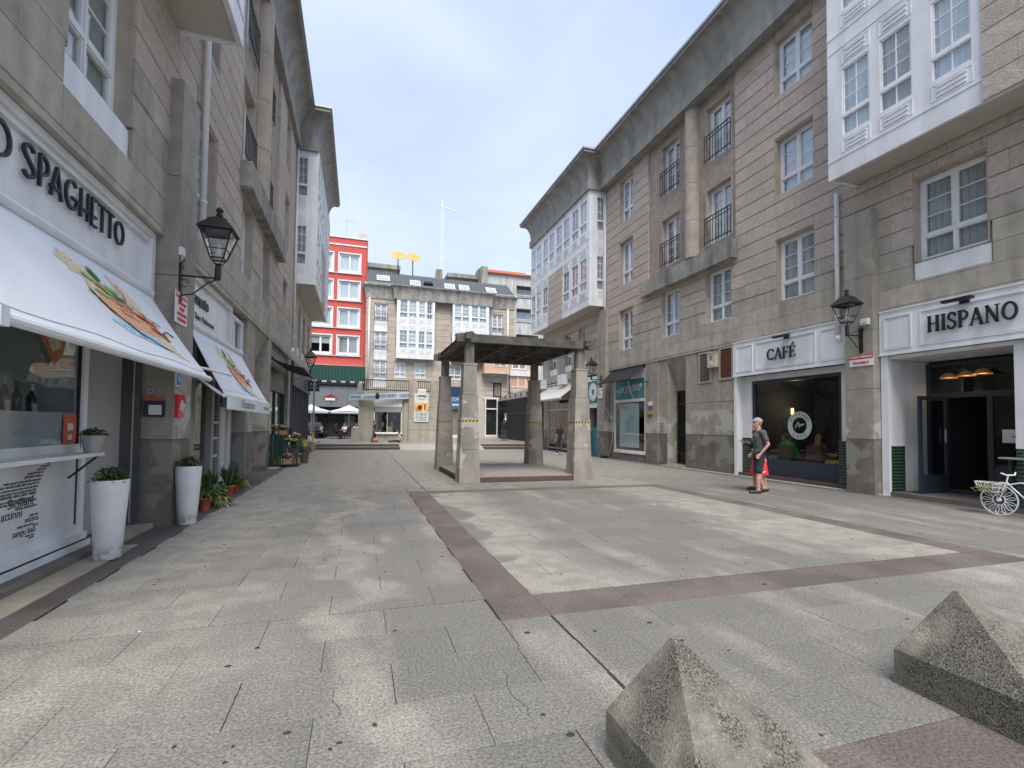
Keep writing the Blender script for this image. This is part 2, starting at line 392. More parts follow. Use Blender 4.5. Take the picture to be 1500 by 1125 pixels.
plaza = MB(); plaza.box(XL, 11.9, -8, 31, -.024, -.0205)
PL = tag(plaza.obj('plaza_paving', JOINT), kind='structure')
for o in col.objects:
    if o.name.startswith('paving_slab'): o.parent = PL; del o['kind']
tag(rest[0].obj('pale_paving_slabs', PAVE, PL), kind='stuff'); tag(rest[1].obj('brown_paving_slabs', BROWN, PL), kind='stuff')
# gum spots and droppings trodden flat on the stone
gm = MB(); gw_ = MB()
for i in range(150):
    x = random.uniform(-2.2, 9.5); y = 1.9 + random.random() ** 1.6 * 12; r = random.uniform(.008, .02)
    b = gm if random.random() < .95 else gw_
    b.lathe([(r, .0015), (r * .7, .0045)], 7, (x, y), sx=random.uniform(.7, 1.5))
tag(gm.obj('gum_spots', GUMM), kind='stuff'); tag(gw_.obj('droppings', GUMW), kind='stuff')
js = MB(); js.box(1.525 - .008, 1.525 + .008, -2, 30.2, -.0205, -.006); js.box(XL, 11.3, YJ - .014, YJ - .0005, -.0203, -.0062); js.obj('expansion_joint', GUMM, PL)
# cracks
ck = MB()
for (x, y, n_) in ((-.1, 3.05, 5), (.9, 2.95, 7), (3.2, 6.2, 6)):
    p = Vector((x, y, .0025))
    for i in range(n_):
        q = p + Vector((random.uniform(-.035, .035), random.uniform(-.09, -.04), 0)); ck.bar(p, q, .002, .002); p = q
tag(ck.obj('paving_cracks', GUMM, PL), kind='stuff')

# raised terrace at the far end, with two risers and a ramp between the flights
tr = MB(); tr.box(-12, 30, 30.9, 70, -.02, .32); TER = tag(tr.obj('terrace_paving', PAVE), kind='structure')
st = MB(); st.box(-2.3, 2.42, 30.52, 30.9, -.02, .16); st.box(7.55, 12.4, 30.52, 30.9, -.02, .16)
tag(st.obj('terrace_steps', PAVE, TER))
rs_ = MB()
for a, b in ((-2.3, 2.42), (7.55, 12.4)):
    for yy, z0, z1 in ((30.50, 0, .13), (30.88, .16, .29)): rs_.box(a, b, yy, yy + .018, z0, z1)
tag(rs_.obj('dark_riser_stone', STEPB, TER))
rp = MB(); rp.hexa([(2.42, 29.6, -.02), (7.55, 29.6, -.02), (7.55, 31.2, -.02), (2.42, 31.2, -.02)], [(2.42, 29.6, .003), (7.55, 29.6, .003), (7.55, 30.95, .322), (2.42, 30.95, .322)])
tag(rp.obj('ramp', mat('pinkish_ramp_stone', (.36, .31, .28), .85, .1, 3, .1, 60, grain=.08), TER))
# ------------------------------------------------------------------ facade building kit (local x along the front, -y towards the plaza)
class Bld:
    def __init__(s, root, sg): s.root, s.sg = root, sg
    def X(s, ya, yb=None):
        if yb is None: return s.sg * ya
        return tuple(sorted((s.sg * ya, s.sg * yb)))
wcache = {}; wrnd = random.Random(12)
def window(root, x0, x1, z0, z1, y, style='std', curtain=True, rail=False, sill=True, fr=.06, fm=None, open_=0, cmat=None, name='window', gm_=None):
    """white casement: style std = two leaves with glazing bars over plain lower lights, french = tall leaves, plain, narrow"""
    w_, h = round(x1 - x0, 3), round(z1 - z0, 3); key = (w_, h, style, fr, id(fm), sill)
    if key not in wcache:
        b = MB(); panes = []
        b.box(0, fr, -.04, .05, 0, h); b.box(w_ - fr, w_, -.04, .05, 0, h); b.box(fr, w_ - fr, -.04, .05, 0, fr); b.box(fr, w_ - fr, -.04, .05, h - fr, h)
        def leaf(a, c, z_a, z_b, nh=0, nv=0, t=.045):
            b.box(a, a + t, -.025, .03, z_a, z_b); b.box(c - t, c, -.025, .03, z_a, z_b); b.box(a + t, c - t, -.025, .03, z_a, z_a + t); b.box(a + t, c - t, -.025, .03, z_b - t, z_b)
            for i in range(1, nh + 1):
                zz = z_a + t + (z_b - z_a - 2 * t) * i / (nh + 1); b.box(a + t, c - t, -.008, .02, zz - .011, zz + .011)
            for i in range(1, nv + 1):
                xx = a + t + (c - a - 2 * t) * i / (nv + 1); b.box(xx - .011, xx + .011, -.0095, .0215, z_a + t, z_b - t)
            panes.append((a + t, c - t, z_a + t, z_b - t))
        lo = h * .3
        if style == 'std':
            mid = w_ / 2
            b.box(mid - .022, mid + .022, -.045, .052, fr, h - fr); b.box(fr, mid - .022, -.042, .051, lo - .03, lo + .03); b.box(mid + .022, w_ - fr, -.042, .051, lo - .03, lo + .03)
            for a, c in ((fr, mid - .022), (mid + .022, w_ - fr)): leaf(a, c, lo + .03, h - fr, 2); leaf(a, c, fr, lo - .03, 0, 0, .025)
        elif style == 'french':
            mid = w_ / 2; b.box(mid - .015, mid + .015, -.045, .052, fr, h - fr)
            for a, c in ((fr, mid - .015), (mid + .015, w_ - fr)): leaf(a, c, fr, h - fr, 4, 0, .06)
        elif style == 'gal':
            b.box(fr, w_ - fr, -.042, .051, lo - .04, lo + .03)
            leaf(fr, w_ - fr, lo + .03, h - fr, 2, 1, .035); leaf(fr, w_ - fr, fr, lo - .04, 0, 1, .02)
        elif style == 'two':
            mid = w_ / 2; b.box(mid - .03, mid + .03, -.045, .052, fr, h - fr)
            for a, c in ((fr, mid - .03), (mid + .03, w_ - fr)): leaf(a, c, fr, h - fr, 0, 0, .05)
        else: leaf(fr, w_ - fr, fr, h - fr, 0, 0, .03)
        if sill: b.box(-.07, w_ + .07, -.16, -.04, -.045, 0)
        fme = b.mesh(name, fm or WHITE)
        pm = [MB().box(0, c - a, 0, .004, 0, d - c2).mesh('pane', gm_ or GLASS) for a, c, c2, d in panes]
        cb = MB(); n = max(12, int(w_ / .045)); cw = w_ - .08
        for i in range(n):
            xa, xb = .04 + cw * i / n, .04 + cw * (i + 1) / n
            ya, yb = .02 * math.sin(i * 2.2), .02 * math.sin((i + 1) * 2.2)
            cb.face([(xa, ya, .03), (xb, yb, .03), (xb, yb, h - .03), (xa, ya, h - .03)])
        cme = cb.mesh('curtain', CURT)
        cme2 = cme.copy(); cme2.materials.clear(); cme2.materials.append(CURTD)
        wcache[key] = (fme, pm, panes, cme, cme2)
    fme, pm, panes, cme, cme2 = wcache[key]
    o = link(name, fme, root, (x0, y, z0))
    for me, (a, c, c2, d) in zip(pm, panes): link('pane', me, o, (a, .005, c2))
    if curtain:
        q = wrnd.random(); c_ = cme2 if cmat == 'd' or q > .8 else cme
        if q < .68 or q > .8: link('curtain', c_, o, (0, .075, 0))
        elif q < .76:
            for sx_, ox in ((.3, 0), (.3, w_ * .7)): link('curtain', c_, o, (ox, .075, 0)).scale = (sx_, 1, 1)
        else: MB().box(.04, w_ - .04, .07, .075, h * wrnd.uniform(.35, .6), h - .03).obj('roller_blind', WHITE2, o)
    if rail:
        k = ('rail', w_, rail)
        if k not in wcache:
            b = MB(); b.box(-.05, w_ + .05, 0, .03, rail - .03, rail); b.box(-.05, w_ + .05, 0, .03, .08, .105); b.box(-.05, w_ + .05, .003, .027, rail - .17, rail - .145)
            nb = max(5, int(w_ / .13))
            for i in range(nb + 1):
                xx = -.04 + (w_ + .08) * i / nb; b.box(xx - .009, xx + .009, .006, .024, 0, rail - .03)
            wcache[k] = b.mesh('railing', IRON)
        link('railing', wcache[k], o, (0, -.32, 0))
    return o

def wall_with_holes(root, xr, zr, holes, m, y0=0., y1=.3, name='wall'):
    xs = sorted({xr[0], xr[1], *[v for h in holes for v in h[:2] if xr[0] < v < xr[1]]}); zs = sorted({zr[0], zr[1], *[v for h in holes for v in h[2:4] if zr[0] < v < zr[1]]})
    b = MB()
    for za, zb in zip(zs[:-1], zs[1:]):
        run = None
        for xa, xb in zip(xs[:-1], xs[1:]):
            cx_, cz = (xa + xb) / 2, (za + zb) / 2
            solid = not any(h[0] < cx_ < h[1] and h[2] < cz < h[3] for h in holes)
            if solid: run = (run[0], xb) if run else (xa, xb)
            if (not solid or xb == xs[-1]) and run: b.box(run[0], run[1], y0, y1, za, zb); run = None
            if not solid: run = None
    return b.obj(name, m, root)

stone_jobs = {}
def stones(root, xr, zrows, holes, m, depth=.075, blen=.95, joint=.011, y=0., ch=.012):
    lst = stone_jobs.setdefault(root, [])
    for r_, (z0, z1) in enumerate(zrows):
        x = xr[0] - (blen * .5 if r_ % 2 else 0); edges = []
        while x < xr[1]: nx = x + blen * (1 + .12 * math.sin(r_ * 3 + x * 2)); edges.append((max(x, xr[0]), min(nx, xr[1]))); x = nx
        for a, b_ in edges:
            rs = [(a, b_, z0, z1)]
            for h in holes: rs = [q for r2 in rs for q in clip(r2, h)]
            for q in rs:
                if q[1] - q[0] > .05 and q[3] - q[2] > .04: lst.append((*q, m, depth, joint, y, ch))
scache = {}
def flush_stones():
    jobs = list(stone_jobs.items()); stone_jobs.clear()
    for root, lst in jobs:
        M_ = Matrix.Translation(root.location) @ Matrix.Rotation(root.rotation_euler.z, 4, 'Z')
        def key(q):
            p = M_ @ Vector(((q[0] + q[1]) / 2, 0, (q[2] + q[3]) / 2)); d = p - cam.matrix_world.translation
            infr = abs(d.dot(rr)) < d.dot(fw) * 1.15
            return d.length / math.sqrt((q[1] - q[0]) * (q[3] - q[2])) + (0 if infr and d.dot(fw) > 1 else 1e4)
        lst.sort(key=key); jn = {}
        for i, (x0, x1, z0, z1, m, dp, jt, y, ch) in enumerate(lst):
            wv, hv = round(x1 - x0, 2), round(z1 - z0, 2)
            if i < 295:
                k = (wv, hv, m.name, dp, jt); 
                if k not in scache: scache[k] = MB().cbox(.0015, wv - .0015, -dp, 0, jt / 2, hv - jt / 2, ch, cx=.003).mesh('stone', m)
                so_ = link('stone', scache[k], root, (x0, y + random.uniform(-.0015, .0015), z0)); so_.scale = ((x1 - x0) / wv, 1, (z1 - z0) / hv)
            else:
                jn.setdefault(m.name, (MB(), m))[0].cbox(x0 + .0015, x1 - .0015, y - dp, y, z0 + jt / 2, z1 - jt / 2, ch, cx=.003)
        for b, m in jn.values(): tag(b.obj('farther_stones', m, root), kind='stuff')

def sweep(b, path, prof, out=-1, m=0, close=True):
    """profile (outward distance, height) swept along a plan path with mitred corners; outward is to the right of travel times out"""
    P_ = [Vector((*p, 0)) for p in path]; k = len(P_); offs = []
    for i in range(k):
        ns = []
        if i > 0: d = (P_[i] - P_[i - 1]).normalized(); ns.append(Vector((d.y, -d.x, 0)) * out)
        if i < k - 1: d = (P_[i + 1] - P_[i]).normalized(); ns.append(Vector((d.y, -d.x, 0)) * out)
        if len(ns) == 1: offs.append(ns[0])
        else: v = ns[0] + ns[1]; offs.append(v / (1 + ns[0].dot(ns[1])))
    base = len(b.v); n = len(prof)
    for p, o in zip(P_, offs):
        for d, z in prof: q = p + o * d; b.v.append((q.x, q.y, z))
    for i in range(k - 1):
        for j in range(n - 1 + (1 if close else 0)):
            j2 = (j + 1) % n; b.f.append((base + i * n + j, base + i * n + j2, base + (i + 1) * n + j2, base + (i + 1) * n + j)); b.m.append(m)
    b.f.append(tuple(base + j for j in range(n))); b.m.append(m); b.f.append(tuple(base + (k - 1) * n + j for j in range(n - 1, -1, -1))); b.m.append(m)
CPROF = [(-.5, 13.42), (.10, 13.42), (.10, 13.86), (.04, 13.90)] + [(.04 + .52 * (1 - math.cos(t)), 13.92 + 1.05 * math.sin(t)) for t in [PI / 2 * i / 8 for i in range(9)]] + [(.60, 14.97), (.60, 15.10), (-.5, 15.12)]

def louvre(b, x0, x1, z0, z1, y):
    """raised frame with short horizontal ridges, as on the gallery's blind panels"""
    b.box(x0, x1, y - .010, y, z0, z0 + .02); b.box(x0, x1, y - .010, y, z1 - .02, z1); b.box(x0, x0 + .02, y - .010, y, z0 + .02, z1 - .02); b.box(x1 - .02, x1, y - .010, y, z0 + .02, z1 - .02)
    n = 3 if z1 - z0 < .45 else 4
    for i in range(n):
        zz = z0 + .07 + (z1 - z0 - .14) * i / (n - 1); b.box(x0 + .10, x1 - .10, y - .022, y, zz - .014, zz + .014)

def gallery(root, x0, x1, yf, storeys, bays, ends, z0=7.6, ztop=13.45, blank=None, name='glazed_gallery'):
    """white glazed gallery standing proud of the front: bays = [(xa,xb)] window openings per storey; ends = x of glazed side faces"""
    b = MB(); T = .08
    # soffit + skirt
    sb = MB(); sb.box(x0 + .05, x1 - .05, yf + .05, .0, z0, z0 + .06)
    for xx in [x0 + (x1 - x0) * i / max(1, round((x1 - x0) / 2.6)) for i in range(1, max(1, round((x1 - x0) / 2.6)))]: sb.box(xx - .012, xx + .012, yf + .06, -.01, z0 - .008, z0)
    b.box(x0, x1, yf, yf + T, z0 - .03, z0 + .37)
    gal = None; wins = []
    holes = []
    for si, s0 in enumerate(storeys):
        for a, c in bays[si]: holes.append((a, c, s0 + .45, s0 + 2.15)); louvre(b, a + .02, c - .02, s0 + .07, s0 + .40, yf); louvre(b, a + .02, c - .02, s0 + 2.22, s0 + 2.58, yf); wins.append((a, c, s0))
    xs = sorted({x0, x1, *[v for h in holes for v in h[:2]]}); zs = sorted({z0 + .37, ztop, *[v for h in holes for v in h[2:4]]})
    for za, zb in zip(zs[:-1], zs[1:]):
        for xa, xb in zip(xs[:-1], xs[1:]):
            if not any(h[0] < (xa + xb) / 2 < h[1] and h[2] < (za + zb) / 2 < h[3] for h in holes): b.box(xa, xb, yf, yf + T, za, zb)
    for s0 in storeys: b.box(x0, x1, yf - .015, yf, s0 - .03, s0 + .02)
    for s0 in storeys[1:]: b.box(x0, x1, yf - .012, yf, s0 - .40, s0 - .37)
    # side faces
    for ex in ends:
        xa, xb = (ex, ex + T) if ex == x0 else (ex - T, ex)
        ya, yb = yf + T, 0.; h0, h1 = yf + .42, yf + .80
        b.box(xa, xb, ya, yb, z0 - .03, storeys[0] + .45)
        for si, s0 in enumerate(storeys):
            top = storeys[si + 1] + .45 if si + 1 < len(storeys) else ztop
            b.box(xa, xb, ya, h0, s0 + .45, s0 + 2.15); b.box(xa, xb, h1, yb, s0 + .45, s0 + 2.15); b.box(xa, xb, ya, yb, s0 + 2.15, top)
    o = b.obj(name, WHITE, root)
    sb.obj('soffit', SOFFIT, o)
    for a, c, s0 in wins: pass
    for a, c, s0 in wins:
        wv = window(root, a, c, s0 + .45, s0 + 2.15, yf + .04, 'gal', True, sill=False, fr=.04, name='gallery_window')
    for ex in ends:
        for s0 in storeys:
            bb = MB(); sgn = 1 if ex == x1 else -1; xx = ex
            y0_, y1_ = yf + .42, yf + .80
            for q in ((y0_, y0_ + .03, s0 + .45, s0 + 2.15), (y1_ - .03, y1_, s0 + .45, s0 + 2.15), (y0_ + .03, y1_ - .03, s0 + .45, s0 + .48), (y0_ + .03, y1_ - .03, s0 + 2.12, s0 + 2.15), (y0_ + .03, y1_ - .03, s0 + .90, s0 + 1.0)):
                bb.box(xx - .05 * sgn, xx - .01 * sgn, *q)
            for zz in (s0 + 1.38, s0 + 1.76): bb.box(xx - .035 * sgn, xx - .012 * sgn, y0_ + .03, y1_ - .03, zz - .01, zz + .01)
            bb.box(xx - .036 * sgn, xx - .0125 * sgn, (y0_ + y1_) / 2 - .01, (y0_ + y1_) / 2 + .01, s0 + 1.0, s0 + 2.12)
            for (za, zb) in ((s0 + .08, s0 + .38), (s0 + 2.24, s0 + 2.56)):
                for k in range(3): bb.box(xx, xx + .015 * sgn, y0_ + .06, y1_ - .06, za + .05 + k * .09, za + .08 + k * .09)
                bb.box(xx, xx + .012 * sgn, y0_, y1_, za - .02, za); bb.box(xx, xx + .012 * sgn, y0_, y1_, zb, zb + .02)
            sw = bb.obj('side_window', WHITE, root)
            MB().box(xx - .03 * sgn, xx - .034 * sgn, y0_ + .03, y1_ - .03, s0 + .48, s0 + 2.12).obj('pane', GLASS, sw)
            MB().box(xx - .12 * sgn, xx - .125 * sgn, y0_ - .1, y1_ + .1, s0 + .45, s0 + 2.15).obj('curtain', CURTD, sw)
    return o

def pipe_(root, x, y, z0, z1, kick=0, m=WHITE, r=.05, name='downpipe'):
    b = MB(); b.tube([(x, y, z1), (x, y, z0)], r, 10)
    for zz in (z0 + .5, (z0 + z1) / 2, z1 - .6): b.tube([(x, y, zz - .02), (x, y, zz + .02)], r * 1.25, 10)
    b.tube([(x, y, z0 + .02), (x, y + .02, z0 - .08), (x, y + .12, z0 - .16)], r * 1.1, 10)
    return b.obj(name, m, root, smooth=True)

ZR = [(4.36 + .4286 * i, 4.36 + .4286 * (i + 1)) for i in range(21)]
def street_building(root, sg, cols, ylo, yhi, g_near, g_far, beam, bay, first, label):
    B = Bld(root, sg); X = B.X
    xr = X(ylo, yhi); holes = []; wins = []
    for (ya, yb), zs in cols:
        a, c = X(ya, yb)
        for (z0, z1, st_) in zs: holes.append((a, c, z0, z1)); wins.append((a, c, z0, z1, st_))
    wall_with_holes(root, xr, (4.3, 13.6), holes, WALLB, 0, .3)
    for a, c, z0, z1, st_ in wins:      # smooth reveal lining each opening
        b = MB()
        b.box(a - .002, a + .03, -.05, .298, z0, z1); b.box(c - .03, c + .002, -.05, .298, z0, z1); b.box(a + .03, c - .03, -.05, .298, z1 - .03, z1 + .002); b.obj('reveal', BAY, root)
    for k_, (a, c, z0, z1, st_) in enumerate(wins):
        r_ = .98 if st_ == 'french' else False
        window(root, a + .03, c - .03, z0, z1 - .03, .16 if not r_ else .2, st_, True, rail=r_, sill=not r_, cmat='d' if z0 < 7.3 else None)
    # floor slab, core and roof
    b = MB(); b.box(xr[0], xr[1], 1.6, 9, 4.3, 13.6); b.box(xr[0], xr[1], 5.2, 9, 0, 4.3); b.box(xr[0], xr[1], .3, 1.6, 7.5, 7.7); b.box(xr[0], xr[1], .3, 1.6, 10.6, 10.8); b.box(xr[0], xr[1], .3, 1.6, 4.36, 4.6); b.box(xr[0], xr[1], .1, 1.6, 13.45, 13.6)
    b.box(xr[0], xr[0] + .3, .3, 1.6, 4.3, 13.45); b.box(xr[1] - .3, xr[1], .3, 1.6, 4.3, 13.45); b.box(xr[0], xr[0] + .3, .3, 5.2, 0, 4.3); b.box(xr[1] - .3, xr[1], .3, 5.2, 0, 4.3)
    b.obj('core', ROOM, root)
    # stones
    bx = X(*bay); hb = [(bx[0], bx[1], 7.8, 13.6)]
    gl = []
    gn, gf = X(*g_near), X(*g_far)
    gl = [(gn[0] + .05, gn[1] - .05, 7.6, 14), (gf[0] + .05, gf[1] - .05, 7.6, 14)]
    hh = [(h[0] - .001, h[1] + .001, h[2] - .001, h[3] + .001) for h in holes]
    white_skirts = [(h[0] - .05, h[1] + .05, h[2] - .42, h[2]) for h in hh if h[2] < 6 and (gn[0] <= h[0] and h[1] <= gn[1] or gf[0] <= h[0] and h[1] <= gf[1])]
    for h in white_skirts: MB().box(h[0] + .04, h[1] - .04, -.03, 0, h[2], h[3] - .045).obj('white_sill_panel', WHITE, root)
    allh = hh + hb + gl + white_skirts
    stones(root, xr, ZR[:3], allh, BEIGE, .07, 1.05, .006, ch=.003)
    stones(root, xr, ZR[3:4], allh, BEIGE, .085, .9, .014, ch=.014)
    stones(root, xr, ZR[4:20], allh, PINK, .08, .9, .016, ch=.014)
    stones(root, xr, [(ZR[20][0], 13.42)], allh, BAY, .075, 1.2, .008, ch=.004)
    # bay: half column, balcony beam
    cx_ = X(bay[0] + (bay[1] - bay[0]) * .43); b = MB()
    zz = 7.8
    while zz < 13.4: b.lathe([(.29, zz), (.30, zz + .006), (.30, min(zz + 1.38, 13.42) - .006), (.29, min(zz + 1.38, 13.42))], 20, (cx_, -.02)); zz += 1.386
    b.obj('half_column', BAY, root, smooth=False)
    ba = X(*beam); b = MB(); b.box(ba[0], ba[1], -.34, 0, 7.1, 7.72); b.box(ba[0] + .03, ba[1] - .03, -.31, -.03, 7.07, 7.1); b.obj('balcony_beam', BEAMC, root)
    # cornice
    yb_, yg = (-.36, -.97) if sg < 0 else (-.14, -.83)
    ga, gb = gf; e = .02
    if sg > 0: path = [(xr[0], yb_), (ga - e, yb_), (ga - e, yg), (gb + e, yg), (gb + e, 3)]
    else: path = [(gb * 0 + ga - e, 3), (ga - e, yg), (gb + e, yg), (gb + e, yb_), (xr[1], yb_)]
    b = MB(); sweep(b, path, CPROF, 1); b.obj('cornice', CORN, root)
    b = MB(); gtt = [(.57, 15.1), (.66, 15.1), (.66, 15.19), (.57, 15.19)]; sweep(b, path, gtt, 1); b.obj('gutter', mat('gutter_zinc_' + label, (.36, .37, .38), .5, .1, 4, metal=.4), root)
    b = MB(); b.hexa([(xr[0], -.2, 15.12), (xr[1], -.2, 15.12), (xr[1], 9, 15.12), (xr[0], 9, 15.12)], [(xr[0], 2.2, 17.2), (xr[1], 2.2, 17.2), (xr[1], 7, 17.2), (xr[0], 7, 17.2)])
    b.box(xr[0], xr[1], 0.1, 9, 13.6, 15.1); b.obj('roof', SLATE, root)
    # string course under the upper floors (bottom edge of the stone band)
    MB().box(xr[0], xr[1], -.06, .3, 4.27, 4.36).obj('band_soffit', BEIGE, root)
    return B

STD = lambda z0, z1: (z0, z1, 'std')
COLS = lambda e, d, c, a: [((e, e + 1.3), [STD(5.26, 7.1), STD(8.44, 10.15), STD(11.44, 13.15)]),
                        ((d, d + 1.27), [STD(5.22, 7.05), (8.02, 10.02, 'french'), (11.0, 13.0, 'french')]),
                        ((c, c + 1.22), [STD(5.15, 7.05), (8.05, 10.02, 'french'), (11.0, 13.05, 'french')]),
                        ((a, a + 1.2), [STD(5.1, 7.0), STD(8.2, 10.25), STD(11.2, 13.25)])]
UG = [((24.0, 25.0), [STD(5.15, 7.0)]), ((25.9, 26.9), [STD(5.15, 7.0)]), ((28.1, 29.3), [STD(5.15, 7.0)])]

RBR = thing('apartment_building', 'long stone apartment building on the right with white glazed galleries, above the cafe', 'building', (11.8, 0, 0), -PI / 2)
RB = street_building(RBR, -1, COLS(10.06, 13.15, 15.9, 19.27) + [((6.22, 7.58), [STD(5.27, 7.12)])] + UG, 3.6, 30.5, (3.6, 8.9), (21.9, 30.5), (12.85, 18.25), (12.95, 18.05), True, 'r')
LBR = thing('apartment_building', 'brownish stone apartment building on the left above the Italian restaurant awnings', 'building', (-2.85, 0, 0), PI / 2)
LB = street_building(LBR, 1, COLS(9.55, 13.05, 15.7, 19.7) + [((5.75, 7.15), [STD(5.2, 7.1)])] + [((24.6, 25.5), [STD(5.15, 7.0)]), ((26.6, 27.6), [STD(5.15, 7.0)]), ((28.8, 29.9), [STD(5.15, 7.0)])], 1.5, 31.2, (1.5, 8.65), (22.7, 31.2), (12.7, 18.4), (12.8, 18.2), True, 'l')

# galleries
def bays_far(B, y0): return [[B.X(y0 + .28 + i * 1.02 + (.14 if i > 3 else 0) + (.12 if i > 1 else 0) + (.12 if i > 5 else 0), y0 + 1.14 + i * 1.02 + (.14 if i > 3 else 0) + (.12 if i > 1 else 0) + (.12 if i > 5 else 0)) for i in ids] for ids in ((0, 1, 2, 5, 6, 7), range(8))]
def far_gallery(B, y0, y1, near_end):
    x0, x1 = B.X(y0, y1); bf = bays_far(B, y0)
    gallery(B.root, x0, x1, -.95, [7.97, 10.97], bf, [near_end])
    sx = B.X(y0 + 3.36, y0 + 5.48)          # stone panel set between the lower windows
    stones(B.root, (sx[0], sx[1]), [(7.58 + .4286 * i, 7.58 + .4286 * (i + 1)) for i in range(7)], [], PINK, .03, 1.06, .012, y=-.955, ch=.008)
far_gallery(RB, 21.9, 30.45, -21.9)
far_gallery(LB, 22.7, 31.15, 22.7)
x0, x1 = RB.X(3.6, 8.9)
gallery(RBR, x0, x1, -.95, [8.02, 11.07], [[RB.X(7.84, 8.56), RB.X(6.96, 7.68), RB.X(5.92, 6.66)]] * 2, [x0], blank=None)
stones(RBR, RB.X(3.6, 5.8), [(7.58 + .4286 * i, 7.58 + .4286 * (i + 1)) for i in range(13)], [], PINK, .03, 1.0, .012, y=-.955, ch=.008)
x0, x1 = LB.X(1.5, 8.65)
gallery(LBR, x0, x1, -.95, [8.02, 11.07], [[LB.X(7.6, 8.35), LB.X(6.7, 7.45), LB.X(5.5, 6.3)]] * 2, [x1])
MB().box(*RB.X(21.88, 21.66), -.12, -.02, 4.25, 13.5)
pipe_(RBR, RB.X(21.76), -.14, 4.28, 13.4); pipe_(LBR, LB.X(22.56), -.14, 4.7, 13.4); pipe_(RBR, RB.X(9.33), -.16, 3.9, 7.6, r=.055); pipe_(LBR, LB.X(9.72), -.16, 4.9, 13.4, r=.055)
flush_later = True
# ------------------------------------------------------------------ ground floors
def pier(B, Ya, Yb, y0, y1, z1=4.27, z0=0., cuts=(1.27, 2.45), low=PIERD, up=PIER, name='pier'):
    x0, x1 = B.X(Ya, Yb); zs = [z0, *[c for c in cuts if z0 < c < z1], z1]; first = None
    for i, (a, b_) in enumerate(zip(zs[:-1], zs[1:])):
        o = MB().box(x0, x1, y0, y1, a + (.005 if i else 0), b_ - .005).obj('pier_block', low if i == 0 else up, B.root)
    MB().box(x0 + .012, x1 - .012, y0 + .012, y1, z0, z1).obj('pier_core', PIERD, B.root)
def bx(B, Ya, Yb, y0, y1, z0, z1, m, name, parent=None, loc=None):
    x0, x1 = B.X(Ya, Yb); return MB().box(x0, x1, y0, y1, z0, z1).obj(name, m, parent or B.root)
def frame_rect(b, x0, x1, y0, y1, z0, z1, t, m=0):
    b.box(x0, x0 + t, y0, y1, z0, z1, m); b.box(x1 - t, x1, y0, y1, z0, z1, m); b.box(x0 + t, x1 - t, y0, y1, z0, z0 + t, m); b.box(x0 + t, x1 - t, y0, y1, z1 - t, z1, m)

# stroke lettering: each glyph = list of (points, weight); cell 1 high
def arc(cx_, cy_, rx, ry, a0, a1, n=14): return [(cx_ + rx * math.cos(math.radians(a0 + (a1 - a0) * i / n)), cy_ + ry * math.sin(math.radians(a0 + (a1 - a0) * i / n))) for i in range(n + 1)]
SER = {   # roman capitals with thick and thin strokes and serifs
 'H': (.86, [([(.16, 0), (.16, 1)], 1), ([(.70, 0), (.70, 1)], 1), ([(.16, .52), (.70, .52)], .4), ([(.02, .015), (.30, .015)], .35), ([(.56, .015), (.84, .015)], .35), ([(.02, .985), (.30, .985)], .35), ([(.56, .985), (.84, .985)], .35)]),
 'I': (.36, [([(.18, 0), (.18, 1)], 1), ([(.04, .015), (.32, .015)], .35), ([(.04, .985), (.32, .985)], .35)]),
 'S': (.60, [(arc(.30, .74, .21, .25, 20, 200, 12) + arc(.30, .26, .23, .25, 100, 0, 8)[0:0] + [(.14, .62), (.28, .53), (.42, .44)] + arc(.28, .26, .23, .25, 40, -160, 12), .8), ([(.50, .74), (.50, .98)], .35), ([(.05, .02), (.05, .26)], .35)]),
 'P': (.66, [([(.16, 0), (.16, 1)], 1), ([(.16, .985)] + arc(.34, .73, .26, .25, 90, -90, 12) + [(.16, .48)], .75), ([(.02, .015), (.30, .015)], .35), ([(.02, .985), (.2, .985)], .35)]),
 'A': (.84, [([(.10, 0), (.42, 1.0)], .45), ([(.42, 1.0), (.74, 0)], 1), ([(.22, .34), (.62, .34)], .4), ([(-.02, .015), (.22, .015)], .35), ([(.60, .015), (.88, .015)], .35)]),
 'N': (.88, [([(.14, 0), (.14, 1)], .45), ([(.14, 1), (.72, 0)], 1), ([(.72, 0), (.72, 1)], .45), ([(.02, .015), (.26, .015)], .35), ([(.02, .985), (.18, .985)], .35), ([(.60, .985), (.86, .985)], .35)]),
 'O': (.90, [(arc(.45, .5, .36, .47, 0, 360, 28), .85)]),
 'C': (.76, [(arc(.44, .5, .37, .47, 40, 320, 24), .85), ([(.73, .70), (.73, .98)], .35)]),
 'F': (.64, [([(.16, 0), (.16, 1)], 1), ([(.16, .985), (.58, .985), (.58, .78)], .4), ([(.16, .52), (.46, .52), (.46, .62), (.46, .42)], .4), ([(.02, .015), (.32, .015)], .35), ([(.02, .985), (.2, .985)], .35)]),
 'E': (.68, [([(.16, 0), (.16, 1)], 1), ([(.16, .985), (.60, .985), (.60, .78)], .4), ([(.16, .52), (.46, .52), (.46, .62), (.46, .42)], .4), ([(.16, .015), (.62, .015), (.62, .24)], .4), ([(.02, .015), (.2, .015)], .35), ([(.02, .985), (.2, .985)], .35)])}
SER['É'] = (SER['E'][0], SER['E'][1] + [([(.30, 1.10), (.50, 1.28)], .7)])
